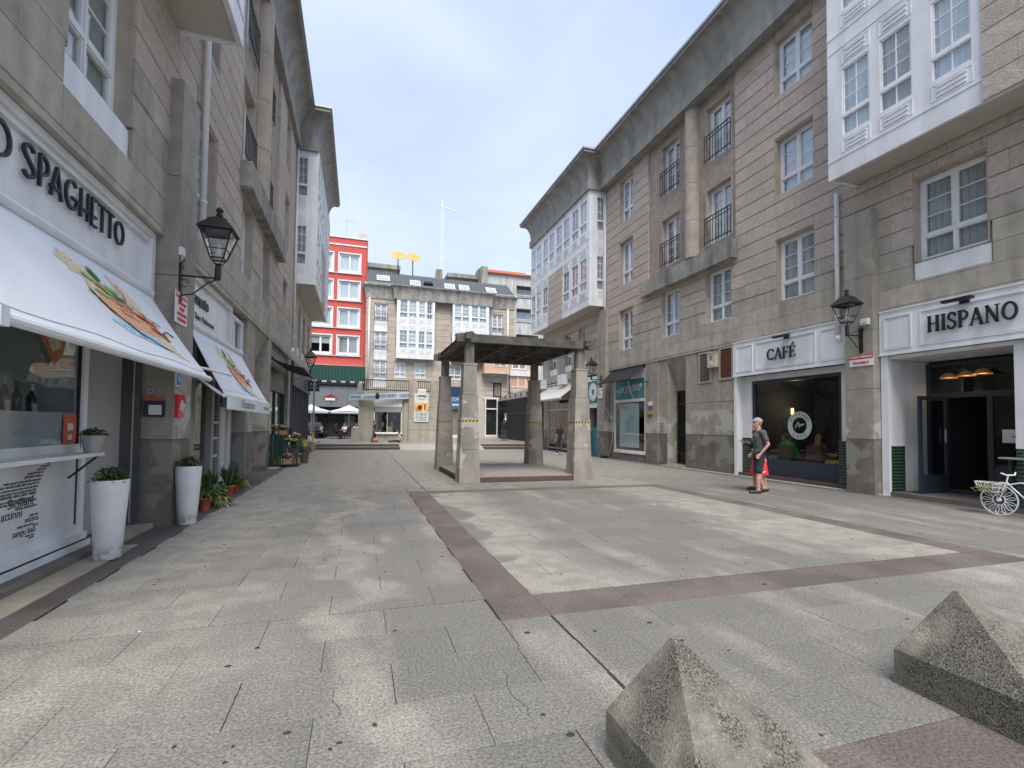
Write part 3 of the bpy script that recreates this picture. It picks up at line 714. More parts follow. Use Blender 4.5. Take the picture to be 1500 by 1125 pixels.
DECO = {'S': (.62, [(arc(.28, .78, .22, .20, 20, 230, 12) + [(.20, .58), (.40, .42)] + arc(.30, .22, .24, .20, 50, -150, 12), 1)]),
 'P': (.52, [([(.08, 0), (.08, 1), (.2, 1)] + arc(.22, .70, .24, .28, 90, -90, 12) + [(.08, .42)], 1)]),
 'A': (.66, [([(.02, 0), (.30, 1), (.58, 0)], 1), ([(-.02, .28), (.50, .28)], 1)]),
 'G': (.78, [(arc(.40, .5, .34, .48, 50, 330, 20) + [(.72, .42), (.40, .42)], 1)]),
 'H': (.62, [([(.06, 0), (.06, 1)], 1), ([(.52, 0), (.52, 1)], 1), ([(.06, .30), (.52, .30)], 1)]),
 'E': (.48, [([(.40, 1), (.06, 1), (.06, 0), (.40, 0)], 1), ([(.06, .34), (.36, .34)], 1)]),
 'T': (.50, [([(.22, 0), (.22, 1)], 1), ([(-.02, .97), (.48, .97)], 1)]),
 'O': (.78, [(arc(.38, .48, .33, .45, 0, 360, 26), 1)]), ' ': (.25, [])}
def strokes(FONT_, s, width, x, y, z, h, wt, dep, m, parent, track=.06, name='letter', each=True):
    tot = sum(FONT_[c][0] + track for c in s) - track; k = width / (tot * h); cx_ = x
    for c in s:
        adv, gl = FONT_[c]; b = MB()
        for pts, wgt in gl:
            P_ = [(px * h * k, 0, pz * h) for px, pz in pts]
            for a, c2 in zip(P_[:-1], P_[1:]):
                a, c2 = Vector(a), Vector(c2); d = c2 - a
                if d.length < 1e-5: continue
                e = d.normalized() * wt * wgt * .2; b.bar(a - e, c2 + e, dep, wt * wgt, (0, 0, 1) if abs(d.normalized().z) < .9 else (1, 0, 0))
        if gl: b.obj(name, m, parent, (cx_, y, z))
        cx_ += (adv + track) * h * k
# note: bar(w,h): w runs along y (depth) only when up lies in the xz plane
def bar2(b, a, c, wt, dep, m=0):
    a, c = Vector(a), Vector(c); d = (c - a).normalized(); n = Vector((-d.z, 0, d.x)) * wt / 2; t = Vector((0, dep / 2, 0))
    b.hexa([a - n - t, c - n - t, c - n + t, a - n + t], [a + n - t, c + n - t, c + n + t, a + n + t], m)
def strokes(FONT_, s, width, x, y, z, h, wt, dep, m, parent, track=.06, name='letter'):
    tot = sum(FONT_[c][0] + track for c in s) - track; k = width / (tot * h); cx_ = x
    for c in s:
        adv, gl = FONT_[c]; b = MB()
        for pts, wgt in gl:
            for i, (p, q) in enumerate(zip(pts[:-1], pts[1:])):
                p, q = Vector((p[0] * h * k, 0, p[1] * h)), Vector((q[0] * h * k, 0, q[1] * h))
                if (q - p).length < 1e-5: continue
                e = (q - p).normalized() * wt * wgt * .18
                bar2(b, p - e, q + e, wt * wgt, dep * (1 + .02 * (i % 2)))
        if gl: b.obj(name, m, parent, (cx_, y, z))
        cx_ += (adv + track) * h * k

def signboard(B, Ya, Yb, z0, z1, y, panels, name='signboard'):
    x0, x1 = B.X(Ya, Yb); b = MB(); b.box(x0, x1, y, y + .1, z0, z1)
    for (Pa, Pb) in panels:
        a, c = B.X(Pa, Pb)
        frame_rect(b, a, c, y - .022, y, z0 + .12, z1 - .12, .03); frame_rect(b, a + .05, c - .05, y - .01, y, z0 + .17, z1 - .17, .012)
    b.box(x0, x1, y - .03, y, z0 - .015, z0 + .025); b.box(x0, x1, y - .03, y + .1, z1, z1 + .03)
    return b.obj(name, WHITE, B.root)
def tiles(B, Ya, Yb, y, z0, z1, parent=None, ny=-1, tw=.2, th=.075):
    x0, x1 = B.X(Ya, Yb); b = MB(); r_ = 0; z = z0
    g_ = MB().box(x0, x1, y, y + .02, z0, z1).obj('tile_grout', GROUT, B.root)
    while z < z1 - .02:
        x = x0 - (tw / 2 if r_ % 2 else 0)
        while x < x1:
            a, c = max(x, x0) + .006, min(x + tw, x1) - .006
            if c - a > .015: b.cbox(a, c, y - .012, y, z + .006, min(z + th, z1) - .006, .004)
            x += tw
        z += th; r_ += 1
    return tag(b.obj('green_tiles', GREENT, B.root), kind='stuff')
def tiles_side(B, Yq, y0, y1, z0, z1, sgn):
    """tiled return wall facing along the facade"""
    x = B.X(Yq); b = MB(); z = z0; r_ = 0
    while z < z1 - .02:
        yy = y0 - (.1 if r_ % 2 else 0)
        while yy < y1:
            a, c = max(yy, y0) + .006, min(yy + .2, y1) - .006
            if c - a > .015: b.box(x, x + .012 * sgn, a, c, z + .006, min(z + .075, z1) - .006)
            yy += .2
        z += .075; r_ += 1
    MB().box(x - .01 * sgn, x + .002 * sgn, y0, y1, z0, z1).obj('tile_grout', GROUT, B.root)
    tag(b.obj('green_tiles', GREENT, B.root), kind='stuff')

B = RB
# side wall behind everything at street level
pier(B, 8.35, 9.04, -.30, .5, 6.8, cuts=(1.3, 2.5, 3.9, 5.2))
# --- Hispano
sb_ = signboard(B, 3.6, 8.33, 3.26, 4.26, -.12, [(7.62, 8.22), (4.6, 7.45), (3.7, 4.4)])
strokes(SER, 'HISPANO', 1.52, B.X(7.28), -.17, 3.63, .33, .050, .03, BLACK, sb_, .07)
bx(B, 8.17, 8.33, -.08, .05, 0, 3.24, WHITE, 'door_post')
bx(B, 5.55, 5.90, -.05, .08, 1.2, 3.24, WHITE2, 'door_post'); tiles(B, 5.55, 5.9, -.03, .1, 1.2); bx(B, 3.6, 5.5, .1, .16, .1, 3.24, NAVY, 'window_frame')
bx(B, 3.6, 8.15, -.05, 1.3, 3.16, 3.24, WHITE2, 'porch_ceiling')
bx(B, 3.6, 8.17, -.06, 1.5, 0, .1, mat('dark_threshold_stone', (.12, .11, .10), .7, .15, 5, grain=.1), 'threshold')
bx(B, 8.17, 8.32, .05, 1.3, .1, 3.2, WHITE2, 'porch_wall'); tiles_side(B, 8.165, -.02, .42, .1, 1.16, 1); tiles(B, 8.165, 8.18, .05, .1, 1.16)
# back of the porch: navy frame, glazing, dark bar beyond
x0, x1 = B.X(5.5, 8.17); b = MB()
frame_rect(b, x0, x1, 1.18, 1.28, .1, 3.1, .09); b.box(x0 + .09, x1 - .09, 1.19, 1.27, 2.28, 2.4)
xm = B.X(6.95); b.box(xm - .05, xm + .05, 1.19, 1.275, .1, 2.28); xm2 = B.X(6.25); b.box(xm2 - .03, xm2 + .03, 1.19, 1.272, .1, 3.0); b.box(xm + .05, x1 - .09, 1.2, 1.26, .1, .75)
EN = b.obj('entrance_frame', NAVY, RBR)
MB().box(xm + .05, x1 - .09, 1.22, 1.226, .75, 2.28).obj('pane', SHOPG, EN); MB().box(x0 + .09, x1 - .09, 1.222, 1.227, 2.4, 3.0).obj('pane', SHOPG, EN)
sg_ = MB().box(B.X(6.75), B.X(6.32), 1.205, 1.215, 1.28, 1.56).obj('notice', WHITE2, EN); text('cafe', B.X(6.53), 1.2, 1.42, .08, GREENT, EN)
# open door leaf
b = MB(); q0, q1 = B.X(8.0), B.X(7.96)
frame_rect(b, 0, .95, 0, .05, 0, 2.2, .09); b.box(.09, .86, .0, .05, .09, .42)
DL = b.obj('door_leaf', NAVY, RBR, (B.X(7.72), .24, .1), rot=(0, 0, PI / 2)); MB().box(.09, .86, .02, .028, .42, 2.11).obj('pane', SHOPG, DL); MB().box(.78, .82, -.04, -.02, 1.15, 1.45).obj('handle', ALU, DL)
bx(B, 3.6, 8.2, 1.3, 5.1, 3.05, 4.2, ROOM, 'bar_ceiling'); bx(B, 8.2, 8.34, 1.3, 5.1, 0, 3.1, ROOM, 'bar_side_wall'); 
# interior floor, counter
FL = mat('red_bar_floor', (.16, .03, .02), .3, .2, 4)
bx(B, 3.7, 8.2, 1.29, 5.1, .0, .11, FL, 'bar_floor')
bx(B, 3.6, 5.5, .16, .2, .1, 3.2, ROOM, 'window_back'); 
for i, (yy, zz) in enumerate(((7.62, 2.72), (7.28, 2.74), (6.98, 2.76))):
    t_ = thing('pendant_lamp', ['left', 'middle', 'right'][i] + ' of the three amber dome lamps hanging in the dark cafe doorway', 'lamp', (11.8 + 1.05, yy, zz), 0, 'amber lamps in the cafe doorway')
    b = MB(); b.lathe([(.03, .12), (.09, .1), (.16, .03), (.165, 0)], 18, cap=False); b.obj('shade', mat('amber_shade_%d' % i, (.55, .28, .10), .35, .1), t_, smooth=True)
    MB().lathe([(.13, .02), (.13, .025)], 16).obj('bulb', emit('warm_bulb_%d' % i, (1, .7, .35), 2.2), t_); MB().tube([(0, 0, .1), (0, 0, 3.14 - zz)], .008, 6).obj('cord', BLACK, t_)

# --- Cafe
sb_ = signboard(B, 9.06, 13.05, 3.2, 4.28, -.12, [(12.2, 12.92), (10.0, 12.08), (9.15, 9.85)])
strokes(SER, 'CAFÉ', 1.0, B.X(11.6), -.17, 3.56, .32, .047, .03, BLACK, sb_, .05)
for yy in (10.9, 6.6):
    b = MB(); xx = B.X(yy); b.box(xx - .03, xx + .03, -.34, -.14, 4.16, 4.19); b.box(xx - .26, xx + .26, -.44, -.32, 4.13, 4.18); b.box(xx - .08, xx + .08, -.19, -.14, 4.1, 4.22); b.obj('sign_light', IRON, RBR)
bx(B, 12.93, 13.05, -.08, .3, 0, 3.19, WHITE, 'cafe_post'); bx(B, 9.06, 9.2, -.08, .3, 1.22, 3.19, WHITE, 'cafe_post')
bx(B, 12.52, 12.93, .12, .3, 1.22, 3.19, WHITE2, 'plaster_return'); tiles(B, 12.52, 12.93, .14, .1, 1.22); tiles(B, 9.06, 9.48, -.0, .1, 1.22); bx(B, 9.2, 12.52, .12, .3, 3.02, 3.19, WHITE2, 'lintel')
bx(B, 9.2, 9.48, .12, .3, 1.22, 3.02, WHITE2, 'plaster_return')
bx(B, 9.06, 13.05, -.04, .35, 0, .11, STEPB, 'base_stone'); bx(B, 8.2, 17.0, -.22, -.05, 0, .02, mat('pale_kerb_stone', (.45, .42, .37), .8, .1, 4, grain=.1), 'kerb_strip')
x0, x1 = B.X(9.48, 12.52); b = MB(); frame_rect(b, x0, x1, .16, .26, .11, 3.02, .10); b.box(x0 + .1, x1 - .1, .17, .25, .21, .60)
CW = b.obj('shop_window', NAVY, RBR); MB().box(x0 + .1, x1 - .1, .2, .208, .60, 2.92).obj('pane', SHOPG, CW)
PR = mat('pale_print', (.42, .48, .46), .6, 0); rc = (B.X(10.82), 1.62)
b = MB(); R_ = .40
for i in range(40):
    a0, a1 = 2 * PI * i / 40, 2 * PI * (i + 1) / 40
    P4 = [(rc[0] + r * math.cos(a), .196, rc[1] + r * math.sin(a)) for r, a in ((.235, a0), (R_, a0), (R_, a1), (.235, a1))]; b.face(P4)
rd = b.obj('round_logo', PR, CW)
for st_, a0, a1 in (('HISPANO', 150, 30), ('CAFÉ', 235, 305)):
    for i, c in enumerate(st_):
        a = math.radians(a0 + (a1 - a0) * i / (len(st_) - 1)); rt = (a - PI / 2) if a0 < 200 else (a + PI / 2)
        text(c, rc[0] + .315 * math.cos(a), .193, rc[1] + .315 * math.sin(a), .13, BLACK, CW, 'logo_letter', .001, rot=(PI / 2, -rt, 0))
b = MB()
for pts in ([(-.14, -.08), (-.10, .02), (-.04, .10), (0, .04), (-.06, -.02)], [(0, -.06), (.03, .04), (.06, -.02), (.08, .06), (.12, 0), (.16, .06)]):
    for p, q in zip(pts[:-1], pts[1:]): bar2(b, (rc[0] + p[0], .193, rc[1] + p[1]), (rc[0] + q[0], .193, rc[1] + q[1]), .022, .003)
b.obj('logo_script', PR, CW)
# cafe room: remove nothing, give it depth behind the glass
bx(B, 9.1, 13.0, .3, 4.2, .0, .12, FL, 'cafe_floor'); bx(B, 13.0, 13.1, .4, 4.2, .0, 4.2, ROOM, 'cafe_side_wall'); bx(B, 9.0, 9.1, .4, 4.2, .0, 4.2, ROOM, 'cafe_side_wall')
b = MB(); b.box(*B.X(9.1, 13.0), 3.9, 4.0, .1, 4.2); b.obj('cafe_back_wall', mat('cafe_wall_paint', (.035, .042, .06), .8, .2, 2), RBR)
for ya, yb, z0, z1, c_ in ((11.3, 11.75, 1.0, 2.5, (.10, .11, .105)), (9.6, 10.0, 1.1, 2.75, (.09, .10, .095)), (12.0, 12.45, 1.9, 2.7, (.14, .13, .11))):
    bx(B, ya, yb, 3.84, 3.9, z0, z1, mat('framed_panel_%d' % (ya * 10), c_, .6, .3, 5), 'wall_panel')
t_ = thing('wall_lamp', 'small warm lamp glowing on the cafe wall behind the window', 'lamp', (11.8 + 2.2, 12.9, 2.0)); MB().lathe([(.03, 0), (.045, .05), (.045, .2), (.03, .22)], 12).obj('lamp_glass', emit('lamp_glow', (1, .62, .2), 2.5), t_); MB().box(-.02, .02, -.02, .12, .08, .12).obj('bracket', IRON, t_)
ld = bpy.data.lights.new('lamp_light', 'POINT'); ld.energy = 10; ld.color = (1, .78, .5); ld.shadow_soft_size = .05; lo_ = bpy.data.objects.new('lamp_light', ld); col.objects.link(lo_); lo_.parent = t_; lo_.location = (-.5, -.6, .3)

# --- wall with louvres
MB().box(*B.X(13.05, 15.6), 0, .4, 0, 4.27).obj('street_wall', PIER, RBR)
for ya, yb, z0, z1, lowm in ((13.05, 14.35, 0, 1.27, PIERD), (14.35, 15.6, 0, 1.27, PIERD), (13.05, 14.35, 1.28, 2.42, PIER), (14.35, 15.6, 1.28, 2.42, PIER), (14.98, 15.6, 2.43, 4.26, PIER), (13.05, 14.98, 2.43, 3.08, PIER)):
    x0, x1 = B.X(ya, yb); MB().cbox(x0 + .003, x1 - .003, -.03, 0, z0 + .003, z1 - .003, .004).obj('wall_slab', lowm, RBR)
RUST = mat('rusty_slat', (.20, .07, .04), .7, .4, 12); LSL = mat('cream_slat', (.42, .38, .30), .6, .2, 8)
for k, (ya, yb, z0, z1, mt) in enumerate(((13.14, 13.77, 3.16, 4.25, RUST), (14.19, 14.83, 3.12, 4.22, mat('brown_slat', (.22, .18, .15), .7, .3, 8)))):
    x0, x1 = B.X(ya, yb); b = MB(); frame_rect(b, x0, x1, -.06, .0, z0, z1, .05); lv = tag(b.obj('louvre_frame', LSL, RBR), None)
    MB().box(x0 + .05, x1 - .05, -.006, 0, z0 + .05, z1 - .05).obj('backing', BLACK, lv)
    zz = z0 + .07
    sl = MB().hexa([(0, -.05, 0), (x1 - x0 - .1, -.05, 0), (x1 - x0 - .1, -.045, .0), (0, -.045, .0)], [(0, -.015, .045), (x1 - x0 - .1, -.015, .045), (x1 - x0 - .1, -.01, .045), (0, -.01, .045)]).mesh('slat', mt)
    while zz < z1 - .1: link('slat', sl, lv, (x0 + .05, 0, zz)); zz += .062
t_ = thing('gas_box', 'cream meter box mounted between the two louvred vents', 'meter box', (11.8, 14.0, 3.62), -PI / 2)
b = MB(); b.box(-.19, .19, -.2, -.03, 0, .5); b.box(-.21, .21, -.21, -.02, .49, .52); b.obj('box', mat('cream_paint', (.52, .47, .37), .6, .1), t_); text('0', 0, -.205, .33, .2, BLACK, t_, 'mark', .003); MB().box(-.08, .08, -.21, -.2, .08, .2).obj('label_plate', WHITE2, t_)
# --- doorway number 14
bx(B, 15.6, 16.76, .62, .7, 0, 4.27, ROOM, 'doorway_back'); bx(B, 15.58, 15.6, -.0, .7, 0, 4.27, PIER, 'door_jamb'); bx(B, 16.76, 16.78, 0, .7, 0, 4.27, PIER, 'door_jamb')
x0, x1 = B.X(15.6, 16.76); b = MB(); b.hexa([(x0, .45, 3.0), (x1, .45, 3.0), (x1, .62, 3.0), (x0, .62, 3.0)], [(x0, -.03, 4.27), (x1, -.03, 4.27), (x1, .62, 4.27), (x0, .62, 4.27)]); b.obj('slanting_lintel', PIER, RBR)
bx(B, 15.6, 16.76, -.1, .62, 0, .08, PIER, 'doorstep')
b = MB(); frame_rect(b, x0, x1, .44, .5, .08, 2.98, .07); b.box(x0 + .07, x1 - .07, .44, .5, 2.42, 2.5); xm = x0 + .82; b.box(xm, xm + .07, .43, .5, .08, 2.42); b.box(x0 + .07, xm, .445, .495, 1.2, 1.28); b.box(x0 + .07, xm, .445, .495, .5, .56)
GD = b.obj('grille_door', BLACK, RBR); MB().box(x0 + .07, x1 - .07, .47, .475, .1, 2.95).obj('pane', glass('dark_glass', (.15, .16, .17), .05), GD)
bars = MB()
for i in range(9):
    xx = x0 + .12 + i * .085
    for za, zb in ((.58, 1.19), (1.3, 2.4)): bars.tube([(xx, .43, za), (xx, .43, za + .1), (xx, .43, (za + zb) / 2), (xx, .43, zb - .1), (xx, .43, zb)], [.008, .016, .009, .016, .008], 6)
bars.obj('grille_bars', IRON, GD); text('14', x0 + .95, .43, 2.72, .17, WHITE2, GD, 'house_number', .003)
pier(B, 16.78, 17.35, 0, .5); pier(B, 17.35, 18.28, -.04, .5)
t_ = thing('wall_plaque', 'stack of white, purple and gold plaques on the stone pier beside the teal shop', 'plaque', (11.75, 17.9, 1.98), -PI / 2)
for z, h_, c_ in ((.46, .16, (.7, .7, .7)), (.27, .17, (.12, .07, .2)), (.1, .15, (.38, .28, .10)), (0, .09, (.12, .09, .04))): MB().box(-.15, .15, -.02, 0, z, z + h_).obj('plate', mat('plaque_%d' % (z * 100), c_, .4, .1), t_)
t_ = thing('intercom', 'steel entry phone panel beside the grille door', 'intercom', (11.79, 17.1, 1.4), -PI / 2); b = MB(); b.box(-.15, .15, -.03, 0, 0, .34); b.obj('panel', ALU, t_); b = MB()
for i in range(3):
    for j in range(4): b.box(-.1 + i * .08, -.06 + i * .08, -.036, -.03, .05 + j * .07, .09 + j * .07)
b.obj('buttons', BLACK, t_)
# --- teal shop
TEAL = mat('teal_sign_paint', (.015, .22, .25), .45, .06)
x0, x1 = B.X(18.3, 21.0); b = MB(); frame_rect(b, x0, x1, -.02, .06, .38, 4.1, .09); b.box(x0 + .09, x1 - .09, -.018, .055, 2.66, 2.80); b.box(x0 + .09, x1 - .09, .0, .05, 3.68, 4.0); b.box(x0 - .02, x1 + .02, -.04, .06, .32, .4)
TS = b.obj('shop_window', WHITE2, RBR); MB().box(x0 + .09, x1 - .09, .02, .028, .47, 2.66).obj('pane', SHOPG, TS); MB().box(x0 + .1, x1 - .1, -.01, .03, 2.82, 3.66).obj('teal_panel', TEAL, TS)
text('my', x0 + .4, -.02, 3.22, .3, WHITE2, TS); text('PRETTI', x0 + 1.03, -.02, 3.22, .42, WHITE2, TS, sx=.72, shear=.15); text('SHOP', x0 + 1.98, -.02, 3.28, .42, WHITE2, TS, sx=.72, shear=.15)
bx(B, 18.3, 21.0, 0, .4, 0, .32, PIERD, 'stall_riser'); bx(B, 18.95, 20.6, .05, .07, .6, 2.6, mat('pale_window_poster', (.62, .76, .74), .7, .06, 1.5), 'window_poster'); bx(B, 18.3, 21.0, 1.9, 2.0, .3, 3.9, mat('shop_grey', (.10, .11, .11), .9), 'shop_back')
pier(B, 21.0, 21.5, -.02, .5); pier(B, 21.5, 22.35, -.25, .5, 7.4, cuts=(1.3, 2.5, 4.0, 5.6))
# --- doughnut shop
bx(B, 22.4, 23.85, -.1, .1, 2.5, 4.15, WHITE, 'sign_box'); b = MB(); b.box(*B.X(22.55, 23.7), -.12, -.1, 2.75, 3.9); DS = b.obj('teal_square', TEAL, RBR)
b = MB()
for i in range(28):
    a0, a1 = 2 * PI * i / 28, 2 * PI * (i + 1) / 28
    b.hexa(*[[(B.X(23.05) + r * math.cos(a), yy, 3.32 + r * 1.05 * math.sin(a)) for r, a in ((.16, a0), (.44, a0), (.44, a1), (.16, a1))] for yy in (-.135, -.12)])
b.obj('ring_logo', WHITE, DS); bx(B, 22.5, 23.7, .3, .35, 1.5, 2.48, BLACK, 'dark_opening'); bx(B, 22.5, 23.75, .2, .4, 0, 1.5, TEAL, 'teal_counter'); bx(B, 22.6, 22.95, .15, .19, .1, 1.25, WHITE2, 'white_panel')
t_ = thing('square_sign', 'small white square sign with a purple circle beside the doughnut sign', 'sign', (11.53, 21.95, 2.95), -PI / 2); MB().box(-.22, .22, -.03, 0, 0, .5).obj('plate', WHITE, t_); text('C', 0, -.035, .26, .42, mat('purple_ink', (.12, .06, .2), .5), t_, 'mark', .004)
pier(B, 23.85, 24.3, -.05, .5); pier(B, 24.3, 26.4, 0, .5)
x0, x1 = B.X(26.4, 29.6); b = MB(); frame_rect(b, x0, x1, -.01, .06, .12, 3.2, .08); b.box(x0 + .08, x1 - .08, -.005, .05, 2.5, 2.58); b.box((x0 + x1) / 2 - .03, (x0 + x1) / 2 + .03, -.004, .052, .2, 3.12)
WS = b.obj('shop_window', ALU, RBR); MB().box(x0 + .08, x1 - .08, .02, .028, .2, 3.12).obj('pane', SHOPG, WS)
b = MB(); frame_rect(b, x0, x1, -.01, .06, 3.72, 4.2, .06)
for k in (1, 2, 3): b.box(x0 + (x1 - x0) * k / 4 - .03, x0 + (x1 - x0) * k / 4 + .03, -.005, .05, 3.78, 4.14)
TW = b.obj('transom_window', WHITE, RBR); MB().box(x0 + .06, x1 - .06, .02, .028, 3.78, 4.14).obj('pane', GLASS, TW)
bx(B, 26.4, 29.6, 0, .1, 3.2, 3.7, PIER, 'wall_strip'); PURP = mat('purple_cloth', (.13, .10, .22), .9, .2, 6)
t_ = thing('window_display', 'tall purple padded display standing behind the glass of the shop under the white awning', 'display', (11.8 + .35, 26.95, .1), -PI / 2); b = MB()
for i in range(8): b.blob((.12 * math.sin(i * .8), 0, .2 + i * .3), .34 - .02 * i, 10, sz=.6)
b.obj('padded_form', PURP, t_, smooth=True)
bx(B, 26.4, 29.6, 1.0, 1.5, 0, 3.2, mat('shop_blue', (.03, .045, .07), .9), 'shop_back'); bx(B, 27.0, 29.4, .3, .34, 2.55, 3.0, mat('blue_strip_sign', (.04, .16, .32), .5), 'blue_sign')
pier(B, 29.6, 30.4, -.02, .5)
for k, (yy, z) in enumerate(((31.25, 3.85), (26.9, 3.9))):
    t_ = thing('air_conditioner', ['white air conditioner box hanging at the far end of the white awning', 'white air conditioner box over the near end of the white awning'][k], 'air conditioner', (11.8, min(yy, 30.2), z + .12), -PI / 2)
    b = MB(); b.box(-.42, .42, -.36, -.04, 0, .58); b.obj('casing', WHITE, t_)
    b = MB(); b.lathe([(.22, -.365), (.22, -.37)], 20); f_ = b.mesh('fan_grille', IRON); 
    for v in f_.vertices: v.co = Vector((v.co.x, v.co.z, v.co.y + .29))
    MB().box(-.3, .3, -.1, 0, -.05, 0).obj('bracket', ALU, t_)

# --- left building, street level
B = LB
pier(B, 8.34, 9.12, -.25, .5, 6.68, cuts=(1.27, 2.5, 3.7, 5.2))
bx(B, 1.5, 8.3, .1, .3, 3.42, 4.27, WHITE, 'sign_panel'); x0, x1 = B.X(1.5, 8.28); b = MB(); b.box(x0, x1, .02, .1, 4.17, 4.26); b.box(x0, x1, .05, .1, 4.10, 4.17); b.box(x1 - .12, x1, .02, .1, 3.2, 4.17); b.box(x0, x1 - .12, .06, .1, 3.36, 3.42); b.obj('sign_moulding', WHITE2, LBR)
strokes(DECO, 'SPAGHETTO', 1.98, B.X(5.40), .06, 3.74, .30, .027, .03, BLACK, LBR, .10); strokes(DECO, 'O', .3, B.X(4.96), .06, 3.74, .32, .027, .03, BLACK, LBR)
yw = .30      # plane of the shop window (X = -3.15)
x0, x1 = B.X(2.0, 7.13); b = MB()
b.box(x1 - .10, x1, yw - .04, yw + .05, .22, 3.4); b.box(x0, x1 - .1, yw - .04, yw + .05, 3.3, 3.4); b.box(x0, x1 - .1, yw - .03, yw + .05, 1.14, 1.26); b.box(x0, x1 - .1, yw - .05, yw + .05, .22, .32); b.box(x0, x1, yw - .08, yw + .05, .14, .22); b.box(x0, x1, yw - .12, yw + .05, .06, .13)
SW = b.obj('shop_window', WHITE, LBR)
MB().box(x0, x1 - .1, yw, yw + .02, .32, 1.14).obj('lower_panel', WHITE2, SW); MB().box(x0, x1 - .16, yw + .015, yw + .03, 1.26, 1.62).obj('mid_panel', WHITE2, SW)
MB().box(x0, x1 - .10, yw + .005, yw + .011, 1.26, 3.3).obj('pane', SHOPG, SW); MB().box(x1 - .116, x1 - .10, yw - .012, yw + .02, .32, 3.3).obj('seal', BLACK, SW)
MB().box(x0, B.X(6.86), yw - .34, yw - .035, 1.13, 1.17).obj('counter_shelf', WHITE, SW)
for yy in (6.8, 5.0): MB().bar((B.X(yy), yw - .3, 1.13), (B.X(yy), yw - .03, .88), .02, .02).obj('shelf_bracket', IRON, SW)
bx(B, 1.5, 7.2, -.28, .0, 0, .012, mat('sandstone_kerb', (.36, .31, .24), .85, .15, 4, grain=.1), 'kerb_strip'); bx(B, 1.5, 7.2, -.0, .2, 0, .06, PIERD, 'plinth'); bx(B, 1.5, 7.2, .2, .4, 0, .13, PIERD, 'plinth')
# orange payment notice
OR = mat('orange_sticker', (.52, .10, .03), .5, .05)
xx = B.X(6.72); o_ = MB().box(xx, xx + .26, yw - .004, yw - .001, 1.27, 1.60).obj('orange_notice', OR, SW); b = MB(); b.box(xx + .08, xx + .19, yw - .006, yw - .004, 1.42, 1.50); b.box(xx + .09, xx + .18, yw - .006, yw - .004, 1.31, 1.37); b.obj('notice_marks', WHITE2, o_)
# word map printed on the lower panel
INK = mat('grey_ink', (.10, .10, .10), .7, 0); words = 'minchia mizzica attinni sicilianu bedda talia camurria picciotti babbu cuntu vasa trinacria amunì cosa sangu iddu ciatu'.split()
rows = [(6.52, 6.42, .03), (6.50, 6.30, .032), (6.44, 6.22, .035), (6.40, 6.02, .035), (6.38, 5.98, .045), (6.36, 5.6, .035), (6.33, 5.1, .04), (6.31, 4.8, .035), (6.28, 4.7, .03), (6.3, 4.6, .055), (6.25, 4.6, .03), (6.29, 4.7, .035)]
zz = 1.08
for i, (ya, yb, sz) in enumerate(rows):
    y_ = yb; s_ = ''
    random.seed(i)
    n = int((ya - yb) / (sz * .52)); 
    while len(s_) < n: s_ += random.choice(words) + ' '
    text(s_[:max(n, 3)], B.X(ya), yw - .003, zz, sz, INK, SW, 'printed_words', .0008, align='RIGHT', bold=.0006); zz -= sz * .78 + .004
text('Siciliani', B.X(6.25), yw - .003, .72, .135, INK, SW, 'printed_words', .0008, align='RIGHT', bold=.001); text('attinni', B.X(6.08), yw - .003, .615, .12, INK, SW, 'printed_words', .0008, align='RIGHT', bold=.001)
for i, (ya, n, sz, z_) in enumerate(((6.3, 20, .04, .665), (6.33, 9, .04, .57), (6.36, 8, .075, .53), (6.26, 16, .04, .48), (6.34, 6, .035, .46), (6.30, 9, .09, .42), (6.29, 12, .03, .37), (6.28, 6, .035, .345))):
    s_ = ' '.join(random.sample(words, 6))[:n]; text(s_, B.X(ya), yw - .003, z_, sz, INK, SW, 'printed_words', .0008, align='RIGHT', bold=.0006)
# recess beside the shop, grey panels, entrance
bx(B, 7.13, 8.3, .36, .40, .1, 3.4, mat('light_grey_panel', (.42, .41, .39), .5, .08, 2), 'recess_panel'); bx(B, 7.1, 8.34, -.05, .5, 0, .07, PIER, 'doorstep')
b = MB(); xx = B.X(8.27); b.box(xx - .03, xx + .02, .13, .36, .07, 3.4); b.obj('steel_door', mat('dark_steel', (.10, .10, .095), .35, .2, 3, metal=.3), LBR); MB().box(xx - .045, xx - .03, .2, .215, .1, 3.3).obj('door_edge', ALU, LBR)
# shop interior behind the counter window
bx(B, 1.6, 7.1, 2.45, 2.58, .1, 3.4, mat('kitchen_wall', (.72, .70, .64), .8, .2, 2), 'kitchen_wall'); bx(B, 1.6, 7.1, .4, 2.45, 3.38, 3.42, WHITE2, 'kitchen_ceiling'); bx(B, 1.6, 7.1, .4, 2.45, .05, .1, WHITE2, 'kitchen_floor')
bx(B, 7.06, 7.12, .36, 2.45, .1, 3.4, mat('kitchen_side', (.6, .6, .55), .8), 'kitchen_side_wall')
bx(B, 3.0, 7.05, 2.1, 2.44, 2.1, 2.14, ALU, 'steel_shelf'); b = MB()
for i in range(9): b.box(B.X(4.2 + i * .3), B.X(4.2 + i * .3 + .16 + .04 * (i % 3)), 2.2, 2.4, 2.14, 2.3 + .05 * (i % 4))
b.obj('shelf_goods', mat('tins', (.25, .24, .22), .4, .4, 9), LBR)
bx(B, 1.6, 7.05, yw + .06, yw + .36, 1.5, 1.56, ALU, 'window_ledge')
